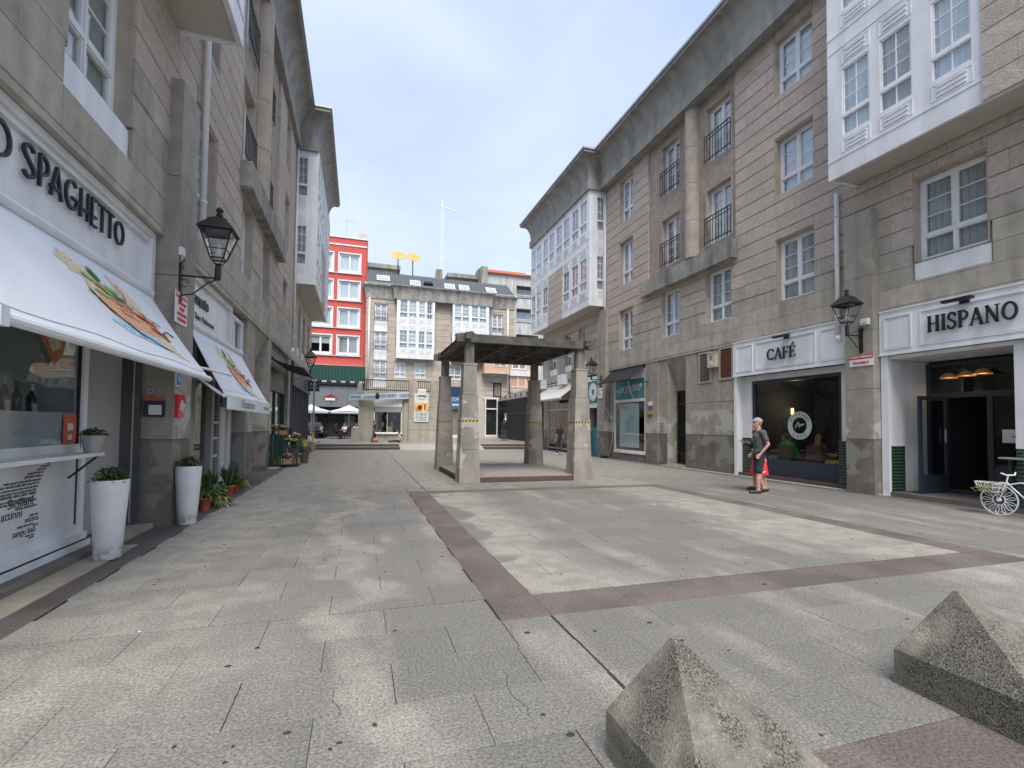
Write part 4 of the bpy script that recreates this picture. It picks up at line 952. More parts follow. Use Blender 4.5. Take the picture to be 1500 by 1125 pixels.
# --- restaurant next door
x0, x1 = B.X(9.14, 12.8)
bx(B, 9.14, 12.8, .1, .3, 3.28, 4.14, WHITE, 'sign_panel'); b = MB(); b.box(x0, x1 + .1, .03, .1, 4.14, 4.26); b.box(x1, x1 + .1, .03, .1, .1, 4.14); b.obj('sign_moulding', WHITE2, LBR)
text('R', B.X(9.75), .085, 3.86, .42, BLACK, LBR, 'letter', .012, bold=.012); text('istorante', B.X(9.92), .085, 3.84, .30, BLACK, LBR, 'letter', .012, align='LEFT', bold=.010, sx=1.15)
text('Cucina  Italiana   Tipica  Mediterranea', B.X(9.3), .09, 3.52, .16, INK, LBR, 'letter', .004, align='LEFT', sx=.95)
b = MB(); frame_rect(b, x0, x1, .2, .3, .05, 3.26, .1); xa = B.X(10.12); b.box(xa - .02, B.X(10.62), .12, .3, .05, 3.26); b.box(B.X(10.62), B.X(10.9), .18, .3, .05, 3.26); b.box(B.X(11.9), B.X(12.1), .15, .3, .05, 3.26)
RW = b.obj('restaurant_front', mat('grey_shopfront', (.33, .32, .30), .5, .1, 3), LBR); MB().box(B.X(10.9), B.X(12.7), .25, .256, .15, 3.1).obj('pane', SHOPG, RW)
bx(B, 9.2, 14.0, 2.9, 3.05, 0, 3.3, mat('dining_wall', (.30, .28, .21), .9, .1), 'dining_room_wall'); bx(B, 9.3, 10.6, 2.8, 2.88, 2.0, 2.8, BLACK, 'wall_screen')
bx(B, 9.13, 14.2, .3, 2.9, 0, .06, ROOM, 'dining_floor')
x0, x1 = B.X(12.9, 14.3); b = MB(); frame_rect(b, x0, x1, .08, .2, 1.9, 4.14, .09); b.box(x0 + .4, x0 + .46, .09, .19, 1.98, 4.05); UW = b.obj('side_window', WHITE, LBR); MB().box(x0 + .09, x1 - .09, .14, .146, 1.98, 4.05).obj('pane', GLASS, UW); MB().box(x0 + .5, x1 - .1, .22, .23, 1.95, 4.05).obj('blind', WHITE2, UW)
bx(B, 12.1, 14.3, .3, .35, .1, 1.9, WHITE2, 'window_apron')
for k, zz in enumerate((.75, 1.15, 1.5)): bx(B, 12.15, 12.9, .2, .3, zz, zz + .05, WHITE2, 'frame_bar')
pier(B, 14.36, 15.3, -.02, .5); bx(B, 15.3, 17.3, .55, .6, 0, 4.27, PIER, 'recess_wall'); bx(B, 15.3, 17.3, .5, .54, 0, 1.2, PIERD, 'recess_low_wall')
x0, x1 = B.X(15.3, 17.3); b = MB(); b.hexa([(x0, .5, 2.9), (x1, .5, 2.9), (x1, .55, 2.9), (x0, .55, 2.9)], [(x0, -.0, 4.27), (x1, -.0, 4.27), (x1, .55, 4.27), (x0, .55, 4.27)]); b.obj('slanting_lintel', PIER, LBR)
pier(B, 17.3, 17.85, -.04, .6)
DG = mat('dark_green_shopfront', (.012, .05, .035), .4, .1); b = MB(); x0, x1 = B.X(17.85, 22.2); frame_rect(b, x0, x1, .1, .25, .05, 3.5, .14); b.box(x0 + .14, x1 - .14, .08, .24, 2.7, 3.36); b.box((x0 + x1) / 2 - .06, (x0 + x1) / 2 + .06, .12, .24, .1, 2.7); FS = b.obj('florist_front', DG, LBR); MB().box(x0 + .14, x1 - .14, .17, .176, .2, 2.7).obj('pane', SHOPG, FS)
bx(B, 17.85, 22.2, 1.3, 1.5, 0, 3.5, ROOM, 'florist_back'); bx(B, 17.85, 22.2, .1, .3, 3.5, 4.27, PIER, 'wall_strip')
pier(B, 22.2, 22.9, -.02, .5); pier(B, 22.9, 23.4, .1, .5)
DGR = mat('dark_grey_shopfront', (.07, .075, .085), .5, .1)
b = MB(); x0, x1 = B.X(23.4, 31.1)
for i in range(9): xx = x0 + (x1 - x0) * i / 8; b.box(xx - .06, xx + .06, -.02, .15, 0, 3.4)
b.box(x0, x1, -.1, .12, 3.2, 4.27); b.obj('grey_shopfront', DGR, LBR); bx(B, 23.4, 31.1, .2, .25, 0, 3.3, BLACK, 'shutter'); b = MB()
for i in range(28): b.box(x0, x1, .17, .2, .1 + i * .11, .17 + i * .11)
b.obj('shutter_ribs', DGR, LBR)
bx(B, 17.85, 31.1, -.3, .1, 0, .012, mat('pale_kerb', (.40, .37, .32), .8, .1), 'kerb_strip')
flush_stones()
# ------------------------------------------------------------------ beige building closing the plaza (front at Y = 46)
FBR = thing('apartment_building', 'beige stone apartment building with slate mansard roof and roof windows, across the far end', 'building', (0, 46, 0), 0)
def fwin(x0, x1, z0, z1, st_, rail=False, skirt=None):
    wins.append((x0, x1, z0, z1, st_, rail, skirt))
wins = []
fwin(1.2, 2.35, 10.9, 12.55, 'std', .9, 10.05); fwin(1.2, 2.35, 8.25, 9.95, 'std', .9, 7.45); fwin(1.2, 2.35, 5.7, 7.3, 'std', .9, 4.9)
fwin(3.05, 4.1, 5.85, 7.33, 'std'); fwin(4.87, 5.95, 5.85, 7.33, 'std'); fwin(7.95, 9.35, 5.85, 7.2, 'std')
fwin(12.3, 13.4, 10.6, 12.4, 'std', .5, 9.9); fwin(12.3, 13.4, 8.2, 9.6, 'std', .9, 7.5)
holes = [(a, c, z0, z1) for a, c, z0, z1, *_ in wins] + [(a, c, sk, z0) for a, c, z0, z1, s_, r_, sk in wins if sk]
FST = mat('far_beige_stone', (.46, .40, .33), .9, .12, 1.5, .2, 30, rnd=.07, grain=.05, hue=(.43, .38, .31))
wall_with_holes(FBR, (.45, 14.6), (.3, 13.3), holes, FST)
b = MB(); b.box(.45, 14.6, .9, 9, .3, 13.3); b.obj('core', ROOM, FBR)
stones(FBR, (.45, 14.6), [(4.4 + .55 * i, 4.4 + .55 * (i + 1)) for i in range(16)], holes + [(3.1, 6.7, 7.7, 13.2), (8.25, 11.9, 7.7, 13.2)], FST, .03, 1.1, .022, ch=.01)
for a, c, z0, z1, s_, rl, sk in wins:
    window(FBR, a + .02, c - .02, z0, z1 - .02, .1, s_, True, rail=rl, sill=not rl, fr=.05)
    if sk: MB().box(a, c, .05, .2, sk, z0).obj('white_skirt_panel', WHITE, FBR)
def fgal(x0, x1, bays):
    gallery(FBR, x0, x1, -.6, [8.05, 10.85], bays, [x0, x1], z0=7.6, ztop=13.05)
fgal(3.15, 6.62, [[(3.4, 4.15), (4.2, 4.95), (5.1, 5.75), (5.8, 6.45)]] * 2)
fgal(8.3, 11.85, [[(8.45, 9.15), (9.2, 9.9), (10.1, 10.8), (10.85, 11.6)]] * 2)
b = MB(); P2 = [(-.3, 13.0), (.05, 13.0)] + [(.05 + .3 * (1 - math.cos(t)), 13.05 + 1.1 * math.sin(t)) for t in [PI / 2 * i / 6 for i in range(7)]] + [(.36, 14.25), (-.3, 14.25)]
sweep(b, [(.45, 2), (.45, -.05), (2.95, -.05), (2.95, -.62), (12.1, -.62), (12.1, -.05), (14.6, -.05), (14.6, 2)], P2, 1); b.obj('cornice', mat('far_cornice', (.32, .31, .28), .9, .2, 3, streak=.35), FBR)
b = MB(); b.box(.3, 2.9, -.25, 0, 14.25, 14.4); b.box(12.2, 14.8, -.25, 0, 14.25, 14.4); b.obj('pale_eaves', WHITE2, FBR)
b = MB(); b.hexa([(.45, -.35, 14.26), (14.6, -.35, 14.26), (14.6, 8, 14.26), (.45, 8, 14.26)], [(.45, 1.1, 15.75), (14.1, 1.1, 15.75), (14.1, 7, 15.75), (.45, 7, 15.75)]); RF = b.obj('roof', SLATE, FBR)
for i, (xa, xb, za) in enumerate(((1.35, 2.5, 14.75), (4.35, 5.3, 14.5), (7.6, 8.6, 14.5), (9.0, 10.0, 14.5), (11.7, 12.7, 14.5))):
    b = MB(); f = lambda z: -.35 + (z - 14.26) / 1.49 * 1.45
    b.hexa([(xa, f(za) - .10, za), (xb, f(za) - .10, za), (xb, f(za) + .1, za), (xa, f(za) + .1, za)], [(xa, f(za + .65) - .10, za + .65), (xb, f(za + .65) - .10, za + .65), (xb, f(za + .65) + .1, za + .65), (xa, f(za + .65) + .1, za + .65)])
    sk_ = b.obj('roof_window', WHITE2, FBR); e = .07
    MB().hexa([(xa + e, f(za + e) - .12, za + e), (xb - e, f(za + e) - .12, za + e), (xb - e, f(za + e) - .1, za + e), (xa + e, f(za + e) - .1, za + e)], [(xa + e, f(za + .58) - .12, za + .58), (xb - e, f(za + .58) - .12, za + .58), (xb - e, f(za + .58) - .1, za + .58), (xa + e, f(za + .58) - .1, za + .58)]).obj('pane', mat('sky_pane_%d' % i, (.45, .52, .55), .12, 0, metal=.3), sk_)
b = MB(); b.box(5.6, 6.5, .1, .5, 14.6, 14.66); b.box(5.6, 6.5, -.1, .3, 14.8, 14.86); b.box(5.7, 6.45, .2, .4, 14.66, 15.1); b.obj('roof_vent', BLACK, FBR)
pipe_(FBR, .75, -.12, 4.4, 13.0, r=.07); pipe_(FBR, 13.9, -.12, 8, 13.0, r=.07)
# ground storey behind the kiosk and shop on the right
bx_ = lambda x0, x1, y0, y1, z0, z1, m, n, p=FBR: MB().box(x0, x1, y0, y1, z0, z1).obj(n, m, p)
bx_(.45, 14.6, -.1, 0, 4.2, 4.4, FST, 'floor_band'); BLU = mat('blue_sign_paint', (.05, .16, .42), .5)
bx_(7.3, 9.35, -.25, -.12, 4.35, 5.15, mat('navy_sign', (.02, .04, .12), .5), 'shop_sign'); bx_(7.3, 9.35, -.26, -.12, 3.7, 4.2, BLU, 'blue_sign'); bx_(7.3, 9.35, -.5, -.1, 3.3, 3.55, mat('pale_blue', (.35, .5, .7), .5), 'awning_strip')
text('TELECOM', 8.3, -.27, 3.95, .4, WHITE2, FBR); b = MB(); frame_rect(b, 7.7, 9.2, -.08, -.02, .45, 3.2, .12); SB2 = b.obj('shop_window', WHITE, FBR); MB().box(7.8, 9.1, -.04, -.03, .55, 3.1).obj('pane', SHOPG, SB2); bx_(7.6, 9.3, -.1, 0, .32, .5, WHITE2, 'riser')
# pale corner house and pink house beyond, seen under the pergola roof
MH = thing('corner_house', 'small pale stone corner house with a projecting peach bay, glimpsed below the pergola roof', 'house', (0, 43.5, 0), 0)
PALE = mat('pale_ashlar', (.50, .45, .38), .9, .1, 2, .1, 40, rnd=.06); PEACH = mat('peach_render', (.62, .42, .30), .9, .06, 1.5)
bx_(10.3, 13.5, .7, 4, .32, 7.9, PALE, 'wall', MH); bx_(10.9, 13.3, -.3, .7, 6.4, 7.9, PEACH, 'bay', MH); bx_(10.85, 13.35, -.36, .7, 6.3, 6.4, PALE, 'bay_sill', MH); stones(MH, (11.0, 13.4), [(3.9 + .42 * i, 3.9 + .42 * (i + 1)) for i in range(6)], [(12.0, 12.8, 4.2, 5.5)], PALE, .05, .8, .03, y=.7)
b = MB(); frame_rect(b, 11.75, 13.0, -.34, -.3, 6.95, 7.7, .07); b.box(12.34, 12.42, -.335, -.3, 7.0, 7.65); WB = b.obj('window', WHITE, MH); MB().box(11.8, 12.95, -.31, -.302, 7.0, 7.65).obj('pane', GLASS, WB)
b = MB(); frame_rect(b, 12.0, 12.8, .62, .7, 4.2, 5.5, .08); 
for i in range(5): b.box(12.1 + i * .15, 12.13 + i * .15, .6, .65, 4.25, 5.45)
b.obj('grated_window', IRON, MH); b = MB(); b.hexa([(9.6, 0, 6.9), (11.0, 0, 7.5), (11.0, .8, 7.5), (9.6, .8, 6.9)], [(9.6, 0, 7.02), (11.0, 0, 7.62), (11.0, .8, 7.62), (9.6, .8, 7.02)]); b.obj('tiled_eave', SLATE, MH)
bx_(10.2, 11.1, .3, .7, .32, 3.7, PALE, 'shop_pier', MH); b = MB(); frame_rect(b, 11.15, 12.45, .4, .5, .5, 4.1, .14); b.box(11.29, 12.31, .41, .49, 3.0, 3.12); SF = b.obj('shop_front', WHITE2, MH); MB().box(11.3, 12.3, .44, .45, .6, 4.0).obj('pane', SHOPG, SF); bx_(11.3, 12.3, .6, .68, .6, 4.0, ROOM, 'shop_back', MH); bx_(11.0, 12.5, .1, .5, .32, .5, PALE, 'step', MH)
pipe_(MH, 13.55, .5, 4.2, 7.8, r=.06, m=mat('dark_pipe', (.06, .06, .06), .5))
PH = thing('pink_house', 'pink rendered house with a closed two-leaf shutter window, beyond the black hoarding', 'house', (0, 45, 0), 0)
bx_(13.6, 16.5, .2, 6, 3.0, 8.2, mat('pink_render', (.66, .38, .27), .9, .05, 1.5), 'wall', PH); bx_(13.6, 16.5, -.0, .2, 4.7, 5.15, PALE, 'floor_band', PH); bx_(13.6, 16.5, -.05, .2, 6.35, 6.9, WHITE2, 'white_band', PH)
b = MB(); frame_rect(b, 13.9, 15.6, .1, .19, 5.25, 6.3, .08); b.box(14.7, 14.8, .1, .19, 5.33, 6.22); WB = b.obj('window', WHITE, PH); MB().box(13.98, 15.52, .13, .15, 5.33, 6.22).obj('shutter_panel', mat('salmon_shutter', (.55, .33, .24), .8, .05), WB)
window(PH, 14.1, 15.6, 7.0, 8.0, .12, 'two', True, sill=False)
SWL = thing('stair_wall', 'pale sloping parapet wall with square openings above the black hoarding', 'wall', (0, 0, 0), 0)
b = MB(); b.hexa([(12.6, 44.6, 3.2), (12.9, 44.6, 3.2), (12.9, 30.8, 3.2), (12.6, 30.8, 3.2)], [(12.6, 44.6, 4.15), (12.9, 44.6, 4.15), (12.9, 30.8, 4.62), (12.6, 30.8, 4.62)]); b.box(12.6, 12.9, 30.8, 44.6, .3, 3.2); b.obj('wall', PALE, SWL)
b = MB()
for i in range(8): b.box(12.585, 12.6, 33 + i * 1.5, 33.35 + i * 1.5, 3.95, 4.2)
b.obj('dark_openings', BLACK, SWL)

# ------------------------------------------------------------------ red building
REDB = thing('red_building', 'red rendered apartment block with white window surrounds at the far left', 'building', (0, 47, 0), 0)
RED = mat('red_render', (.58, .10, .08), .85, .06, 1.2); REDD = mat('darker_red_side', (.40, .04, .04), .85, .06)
RW_ = [(-1.98, -.12), (-4.35, -2.48)]; RZ = [15.5, 13.0, 10.45, 7.9]; RZ = [7.88, 10.42, 12.96, 15.5]
holes = [(a, c, z, z + 1.68) for a, c in RW_ for z in RZ]; wall_with_holes(REDB, (-7.5, .42), (6.8, 18.6), holes, RED); bx_(-7.5, .42, .8, 9, .3, 18.6, ROOM, 'core', REDB); bx_(-7.5, .46, -.06, .3, 17.9, 18.02, WHITE, 'white_cornice_line', REDB); bx_(-7.5, .46, -.08, 9, 18.6, 18.75, WHITE2, 'coping', REDB)
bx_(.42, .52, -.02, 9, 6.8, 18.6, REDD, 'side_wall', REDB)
for a, c in RW_:
    for z in RZ:
        b = MB(); frame_rect(b, a - .09, c + .09, -.05, 0, z - .09, z + 1.77, .11); b.box(a - .2, c + .2, -.12, 0, z - .2, z - .13); b.obj('window_surround', WHITE, REDB)
        window(REDB, a + .02, c - .02, z + .02, z + 1.66, .12, 'two', True, sill=False, fr=.1)
bx_(-6.5, .5, -1.6, 0, 4.95, 5.15, IRON, 'balcony_floor', REDB); rb = bx_(-6.5, .5, -1.62, -1.58, 5.3, 6.65, mat('dark_green_screen', (.01, .05, .04), .5, .1, 4), 'balcony_screen', REDB); b = MB()
for i in range(26): b.box(-6.5 + i * .27, -6.44 + i * .27, -1.65, -1.62, 5.3, 6.65)
b.obj('screen_ribs', mat('green_rib', (.02, .09, .07), .5), REDB); bx_(-6.5, .5, -.2, 0, 5.15, 6.8, ROOM, 'balcony_back', REDB); bx_(-7.5, .42, -.3, 0, 6.75, 6.82, WHITE, 'white_ledge', REDB)
b = MB()
for i in range(6): b.box(-4 + i * .8, -3.6 + i * .8, -.3, -.2, 5.2, 6.7)
b.obj('balcony_windows', WHITE2, REDB)
GPAN = mat('grey_metal_cladding', (.16, .175, .19), .5, .06, 1)
for i in range(5): bx_(-6.5 + i * 1.4 + .01, -5.1 + i * 1.4 - .01, -1.4, -1.3, 3.0, 4.85, GPAN, 'cladding_panel', REDB)
bx_(-6.5, .5, -1.45, 0, 4.85, 4.96, IRON, 'cladding_top', REDB); bx_(-6.5, .5, .0, .1, .32, 3.0, ROOM, 'bar_back', REDB)
b = MB(); b.box(-2.95, -1.85, -1.45, -1.41, 3.65, 3.9); lg = b.obj('bar_logo', mat('logo_red', (.45, .04, .04), .5), REDB); b = MB(); b.box(-2.8, -2.0, -1.47, -1.45, 3.56, 3.74); b.lathe([(.25, 0), (.25, .01)], 12, (-2.4, -1.46)); b.obj('logo_white', WHITE, lg)
b = MB()
for k in (-.5, -.25, 0, .25, .5): b.box(-2.4 + k * .8 - .07, -2.4 + k * .8 + .07, -1.44, -1.40, 3.9, 4.05 - abs(k) * .2)
b.obj('logo_bars', IRON, lg)
b = MB()
for i in range(5): b.box(-5.5 + i * 1.3, -5.42 + i * 1.3, -.2, -.05, .32, 3.0)
b.box(-5.5, .4, -.22, -.05, 2.35, 2.45); b.obj('bar_front_frame', IRON, REDB)
for k, (xa, zz) in enumerate(((-4.4, 1.2), (-1.2, 1.3), (.0, 1.2))): bx_(xa, xa + .9, -.1, -.02, zz, zz + .9, mat('dim_panel_%d' % k, (.12, .12, .12), .6), 'bar_panel', REDB)
b = MB(); b.box(-.3, .42, 1, 2, 18.7, 19.6); b.obj('chimney', mat('pale_chimney', (.5, .45, .38), .9, .1), REDB)
b = MB(); b.tube([(-1.5, 3, 18.6), (-1.5, 3, 21.6)], .03, 6); b.tube([(-1.9, 3, 21.5), (-.7, 3, 21.4)], .025, 6); b.tube([(-.8, 3, 21.7), (-.8, 3, 21.1)], .02, 6); b.tube([(-1.2, 3, 21.65), (-1.2, 3, 21.2)], .02, 6); AT = tag(b.obj('tv_antenna', ALU, None, (0, 47, 0)), 'thin television aerial on the red building roof', 'antenna')

# ------------------------------------------------------------------ background rooftops
BB = thing('apartment_building', 'pale concrete apartment block with terraces rising behind the slate mansard', 'building', (0, 62, 0), 0)
CONC = mat('aged_concrete', (.33, .31, .27), .9, .2, .8, streak=.4); PWALL = mat('pale_wall', (.55, .55, .53), .9, .08, 1, streak=.1)
for x0, x1, z, d_ in ((.6, 4.3, 21.2, 0), (4.8, 10.5, 20.6, 1.5), (10.8, 15.2, 21.0, 0)):
    bx_(x0, x1, d_ + .2, 10, 10, z - .5, PWALL, 'wall', BB); bx_(x0 - .3, x1 + .3, d_ - .6, 10, z - .5, z, CONC, 'roof_slab', BB); bx_(x0, x1, d_ - .8, d_ + .2, z - 3.4, z - 2.2, CONC, 'terrace_parapet', BB)
    for k in range(int((x1 - x0) / 1.6)): window(BB, x0 + .4 + k * 1.5, x0 + 1.5 + k * 1.5, z - 2.3, z - .7, d_ + .14, 'two', True, sill=False)
bx_(9.3, 10.1, 1, 2, 20.6, 21.8, CONC, 'chimney', BB)
OB = thing('apartment_building', 'grey apartment block with an orange tiled roof and recessed balconies, beyond the mansard', 'building', (0, 60, 0), 0)
GW2 = mat('grey_white_render', (.50, .50, .49), .9, .1, .7, streak=.25); bh = [(19.3, 22.4, 18.2, 19.8), (19.3, 22.4, 15.0, 16.8), (19.3, 22.4, 11.6, 13.4)]
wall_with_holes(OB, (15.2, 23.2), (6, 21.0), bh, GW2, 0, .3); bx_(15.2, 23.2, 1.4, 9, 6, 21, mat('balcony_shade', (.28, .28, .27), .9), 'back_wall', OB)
for a, c, z0, z1 in bh: window(OB, a + .3, c - .3, z0 - .05, z1 - .2, 1.2, 'two', True, sill=False); b = MB(); b.box(a, c, -.05, 0, z0 + .35, z0 + .4); [b.box(a + i * .2, a + i * .2 + .03, -.04, -.01, z0, z0 + .35) for i in range(int((c - a) / .2))]; b.obj('railing', WHITE, OB); bx_(a, c, 0, 1.4, z0 - .1, z0, GW2, 'balcony_floor', OB)
ORT = mat('orange_roof_tile', (.50, .16, .08), .8, .25, 6)
b = MB(); b.hexa([(15.0, -.3, 21.0), (23.5, -.3, 21.0), (23.5, 9, 21.0), (15.0, 9, 21.0)], [(15.0, 3.6, 22.6), (23.5, 3.6, 22.6), (23.5, 5, 22.6), (15.0, 5, 22.6)]); b.obj('tiled_roof', ORT, OB); b = MB()
for i in range(42): b.tube([(15.1 + i * .2, -.35, 21.05), (15.1 + i * .2, 3.6, 22.66)], .07, 6)
tag(b.obj('roof_tile_rows', ORT, OB), kind='stuff'); bx_(20.6, 21.8, .2, .9, 21.4, 21.7, WHITE2, 'roof_window', OB); bx_(14.5, 15.3, -.4, 3, 18, 21.7, CONC, 'party_wall', OB)
for i, (x, z) in enumerate(((4.05, 19.9), (5.75, 19.9))):
    t_ = thing('satellite_dish', ['left', 'right'][i] + ' of the two big orange satellite dishes on the rooftop', 'satellite dish', (x, 58, z), 0, 'orange rooftop satellite dishes')
    MB().tube([(0, 0, -2), (0, 0, 1.0)], .06, 8).obj('mast', IRON, t_); b = MB(); rings = 6
    b.lathe([(.02, 0)] + [(.82 * k / rings, .32 * (k / rings) ** 2) for k in range(1, rings + 1)] + [(.80, .35), (.02, .03)], 28, cap=False)
    d_ = b.obj('dish', mat('orange_dish_%d' % i, (.80, .36, .12), .6, .1, 4), t_, (0, -.1, 1.1), smooth=True, rot=(math.radians(52), 0, 0)); MB().tube([(0, 0, .02), (.05, .0, .75)], .02, 6).obj('feed_arm', ALU, d_)
# communications mast, far away
t_ = thing('communications_mast', 'tall slim lattice radio mast far behind the rooftops', 'mast', (23.7, 150, 40), 0); MST = mat('pale_mast', (.80, .82, .85), .8, .05)
b = MB()
for s_ in ((-1, -1), (1, -1), (1, 1), (-1, 1)): b.tube([(s_[0] * .9, s_[1] * .9, -10), (s_[0] * .45, s_[1] * .45, 10), (s_[0] * .15, s_[1] * .15, 30)], .06, 5)
for i in range(20):
    z = -10 + i * 2; r1, r2 = .9 - .0225 * i * 1.0, .9 - .0225 * (i + 1); b.tube([(-r1, -r1, z), (r2, -r2, z + 2)], .03, 4); b.tube([(r1, -r1, z), (-r2, -r2, z + 2)], .03, 4)
b.obj('lattice', MST, t_); b = MB(); b.tube([(-1.5, 0, 30), (4.5, 0, 28.6)], .18, 6); b.tube([(0, 0, 29), (0, 0, 32)], .15, 6); b.obj('top_arm', MST, t_); b = MB()
for z, x in ((-6, -2.2), (-3, 1.8), (-8, 2.6), (0, -1.4), (2, 1.2), (-5, .5)): b.lathe([(.9, z), (1.0, z + .8), (.8, z + 1.9)], 10, (x, 0))
b.obj('antenna_drums', MST, t_)

# ------------------------------------------------------------------ kiosk (front at Y = 35)
KI = thing('kiosk', 'low stone shop pavilion with a roof terrace railing and pale blue fascia sign', 'building', (0, 35, .32), 0)
KS = mat('kiosk_stone', (.38, .35, .29), .85, .12, 3, .2, 60, streak=.18, grain=.06, rnd=.04)
wall_with_holes(KI, (-.02, 3.34), (0, 3.0), [(1.03, 2.9, .62, 2.75)], KS, .1, .4)
bx_(-.02, 5.4, 3.2, 3.4, 0, 3.6, KS, 'back_wall', KI); bx_(-.02, .2, .4, 3.2, 0, 3.6, KS, 'side_wall', KI); bx_(-.45, .0, -.05, .8, 0, .97, KS, 'low_wall', KI)
bx_(-.1, 5.4, .0, 3.4, 3.2, 3.5, KS, 'roof_slab', KI)
bx_(1.03, 2.9, 1.5, 1.55, .3, 2.8, mat('kiosk_interior', (.06, .055, .045), .9, .5, 2), 'interior', KI); bx_(1.03, 2.9, -.02, .1, 2.42, 2.95, WHITE2, 'shutter_box', KI); bx_(1.06, 2.87, .0, .1, 2.05, 2.42, mat('roller_shutter', (.30, .30, .27), .6, .1), 'roller_shutter', KI)
b = MB(); frame_rect(b, 1.03, 2.9, .08, .16, .6, 2.1, .05); b.box(1.9, 1.93, .09, .15, .65, 2.1); KW = b.obj('shop_window', WHITE, KI); MB().box(1.08, 2.85, .1, .106, .65, 2.1).obj('pane', SHOPG, KW); bx_(1.0, 2.95, -.04, .1, .52, .6, WHITE, 'sill', KI); bx_(1.12, 1.3, .2, .3, .62, 2.05, WOODB, 'wooden_door', KI)
b = MB()
for i in range(7): b.box(1.4 + i * .2, 1.52 + i * .2, .5, .7, .62 + .5 * (i % 3), .85 + .5 * (i % 3))
b.obj('shelf_goods', mat('warm_goods', (.35, .28, .16), .6, .4, 5), KI); b = MB(); b.box(1.35, 2.8, .5, .8, 1.05, 1.08); b.box(1.35, 2.8, .5, .8, 1.5, 1.53); b.obj('shelves', WOODB, KI); bx_(1.9, 2.3, .3, .5, .62, 1.05, CRATE, 'box', KI)
FAS = mat('pale_blue_fascia', (.52, .58, .64), .5, .05); b = MB()
b.hexa([(-.66, -.1, 2.83), (1.2, -.5, 2.9), (1.2, -.42, 2.9), (-.66, -.02, 2.83)], [(-.66, -.1, 3.22), (1.2, -.5, 3.3), (1.2, -.42, 3.3), (-.66, -.02, 3.22)]); b.hexa([(1.2, -.5, 2.9), (3.34, -.2, 3.0), (3.34, -.12, 3.0), (1.2, -.42, 2.9)], [(1.2, -.5, 3.3), (3.34, -.2, 3.5), (3.34, -.12, 3.5), (1.2, -.42, 3.3)]); FA = b.obj('fascia_sign', FAS, KI)
text('VINOS  LICORES', .3, -.34, 3.04, .24, mat('navy_ink', (.03, .05, .12), .5), FA, rot=(PI / 2, 0, -.21)); text('GOURMET  CAFES', 2.35, -.39, 3.2, .26, bpy.data.materials['navy_ink'], FA, rot=(PI / 2, -.05, .14)); b = MB(); b.lathe([(.06, 2.92), (.13, 3.0), (.13, 3.2), (.05, 3.36)], 12, (1.2, -.5)); b.obj('wall_bell', IRON, FA)
for x0, x1 in ((-.1, .22), (3.34, 3.9), (4.85, 5.42)): bx_(x0, x1, -.12, .3, 3.3 if x0 < 0 else 3.2, 4.35 if x0 > 0 else 4.0, KS, 'terrace_post', KI)
bx_(3.34, 5.42, -.08, .5, 0, 3.2, KS, 'pillar', KI); bx_(3.05, 3.32, .0, .3, 0, 3.0, KS, 'thin_pillar', KI)
for za, zb in ((0, .8), (.82, 1.6), (1.62, 2.4), (2.42, 3.18)): MB().cbox(3.36, 5.4, -.11, -.08, za, zb, .01).obj('pillar_slab', KS, KI)
b = MB()
for (x0, x1) in ((.22, 3.34), (3.9, 4.85)):
    zt = 4.3; b.box(x0, x1, -.01, .06, zt - .06, zt); b.box(x0, x1, -.01, .06, 3.55, 3.61)
    n = int((x1 - x0) / .13)
    for i in range(n + 1): b.box(x0 + (x1 - x0) * i / n - .02, x0 + (x1 - x0) * i / n + .02, .0, .05, 3.5, zt)
b.obj('terrace_railing', IRON, KI); bx_(3.9, 4.85, -.1, .3, 3.2, 3.5, KS, 'lintel', KI)
t_ = thing('notice_board', 'white poster panel with a warm photo of a drink on the kiosk pillar', 'poster', (4.23, 34.86, 1.72), 0); MB().box(-.5, .5, -.03, 0, 0, 2.0).obj('panel', mat('pale_green_white', (.62, .68, .64), .5), t_); ph_ = MB().box(-.48, .48, -.045, -.03, .75, 1.35).obj('photo', mat('photo_amber', (.75, .38, .12), .5, .6, 3), t_)
b = MB(); b.blob((-.1, -.05, 1.05), .16, 8); b.box(.2, .3, -.052, -.045, .85, 1.25); b.obj('photo_shapes', mat('photo_dark', (.12, .03, .01), .5), t_); text('La Bodega', 0, -.035, 1.8, .18, INK, t_); text('Cursos', 0, -.035, 1.6, .15, INK, t_)
for i in range(6): text('lunes a sabado tardes', 0, -.035, .62 - i * .1, .09, INK, t_)
t_ = thing('small_sign', 'small white sign with red lettering on the kiosk lintel', 'sign', (4.25, 34.8, 3.62), 0); MB().box(-.28, .28, -.04, 0, 0, .42).obj('plate', WHITE, t_); text('PLAZA PRIVADA', 0, -.045, .28, .07, REDP, t_); text('PROHIBIDO', 0, -.045, .14, .08, REDP, t_)
# black hoarding with a white hare mark
HO = thing('hoarding', 'glossy black site hoarding running away on the right of the terrace', 'hoarding', (12.4, 0, .32), 0); HB = mat('glossy_black_panel', (.006, .007, .013), .4, .05, spec=.12)
y = 31.0; k = 0
while y < 44.8: MB().box(0, .08, y + .004, min(y + 1.5, 44.8) - .004, 0, 3.45).obj('panel', HB, HO); y += 1.5
b = MB(); b.box(-.03, 0, 31, 44.8, 2.2, 2.24); b.box(-.03, .1, 31, 44.8, 3.4, 3.46); b.obj('rail', mat('dark_rail', (.03, .033, .05), .3), HO)
b = MB()
for a, c in (((-.0, -.16), (-.3, .3)), ((.05, -.1), (.34, .32)), ((-.02, -.28), (.06, -.05))): b.bar((-.02, 41.2 + a[0], 1.95 + a[1]), (-.02, 41.2 + c[0], 1.95 + c[1]), .12, .02, (1, 0, 0))
b.blob((-.02, 41.2, 1.72), .16, 8, sz=1); b.obj('white_mark', WHITE, HO)

flush_stones()
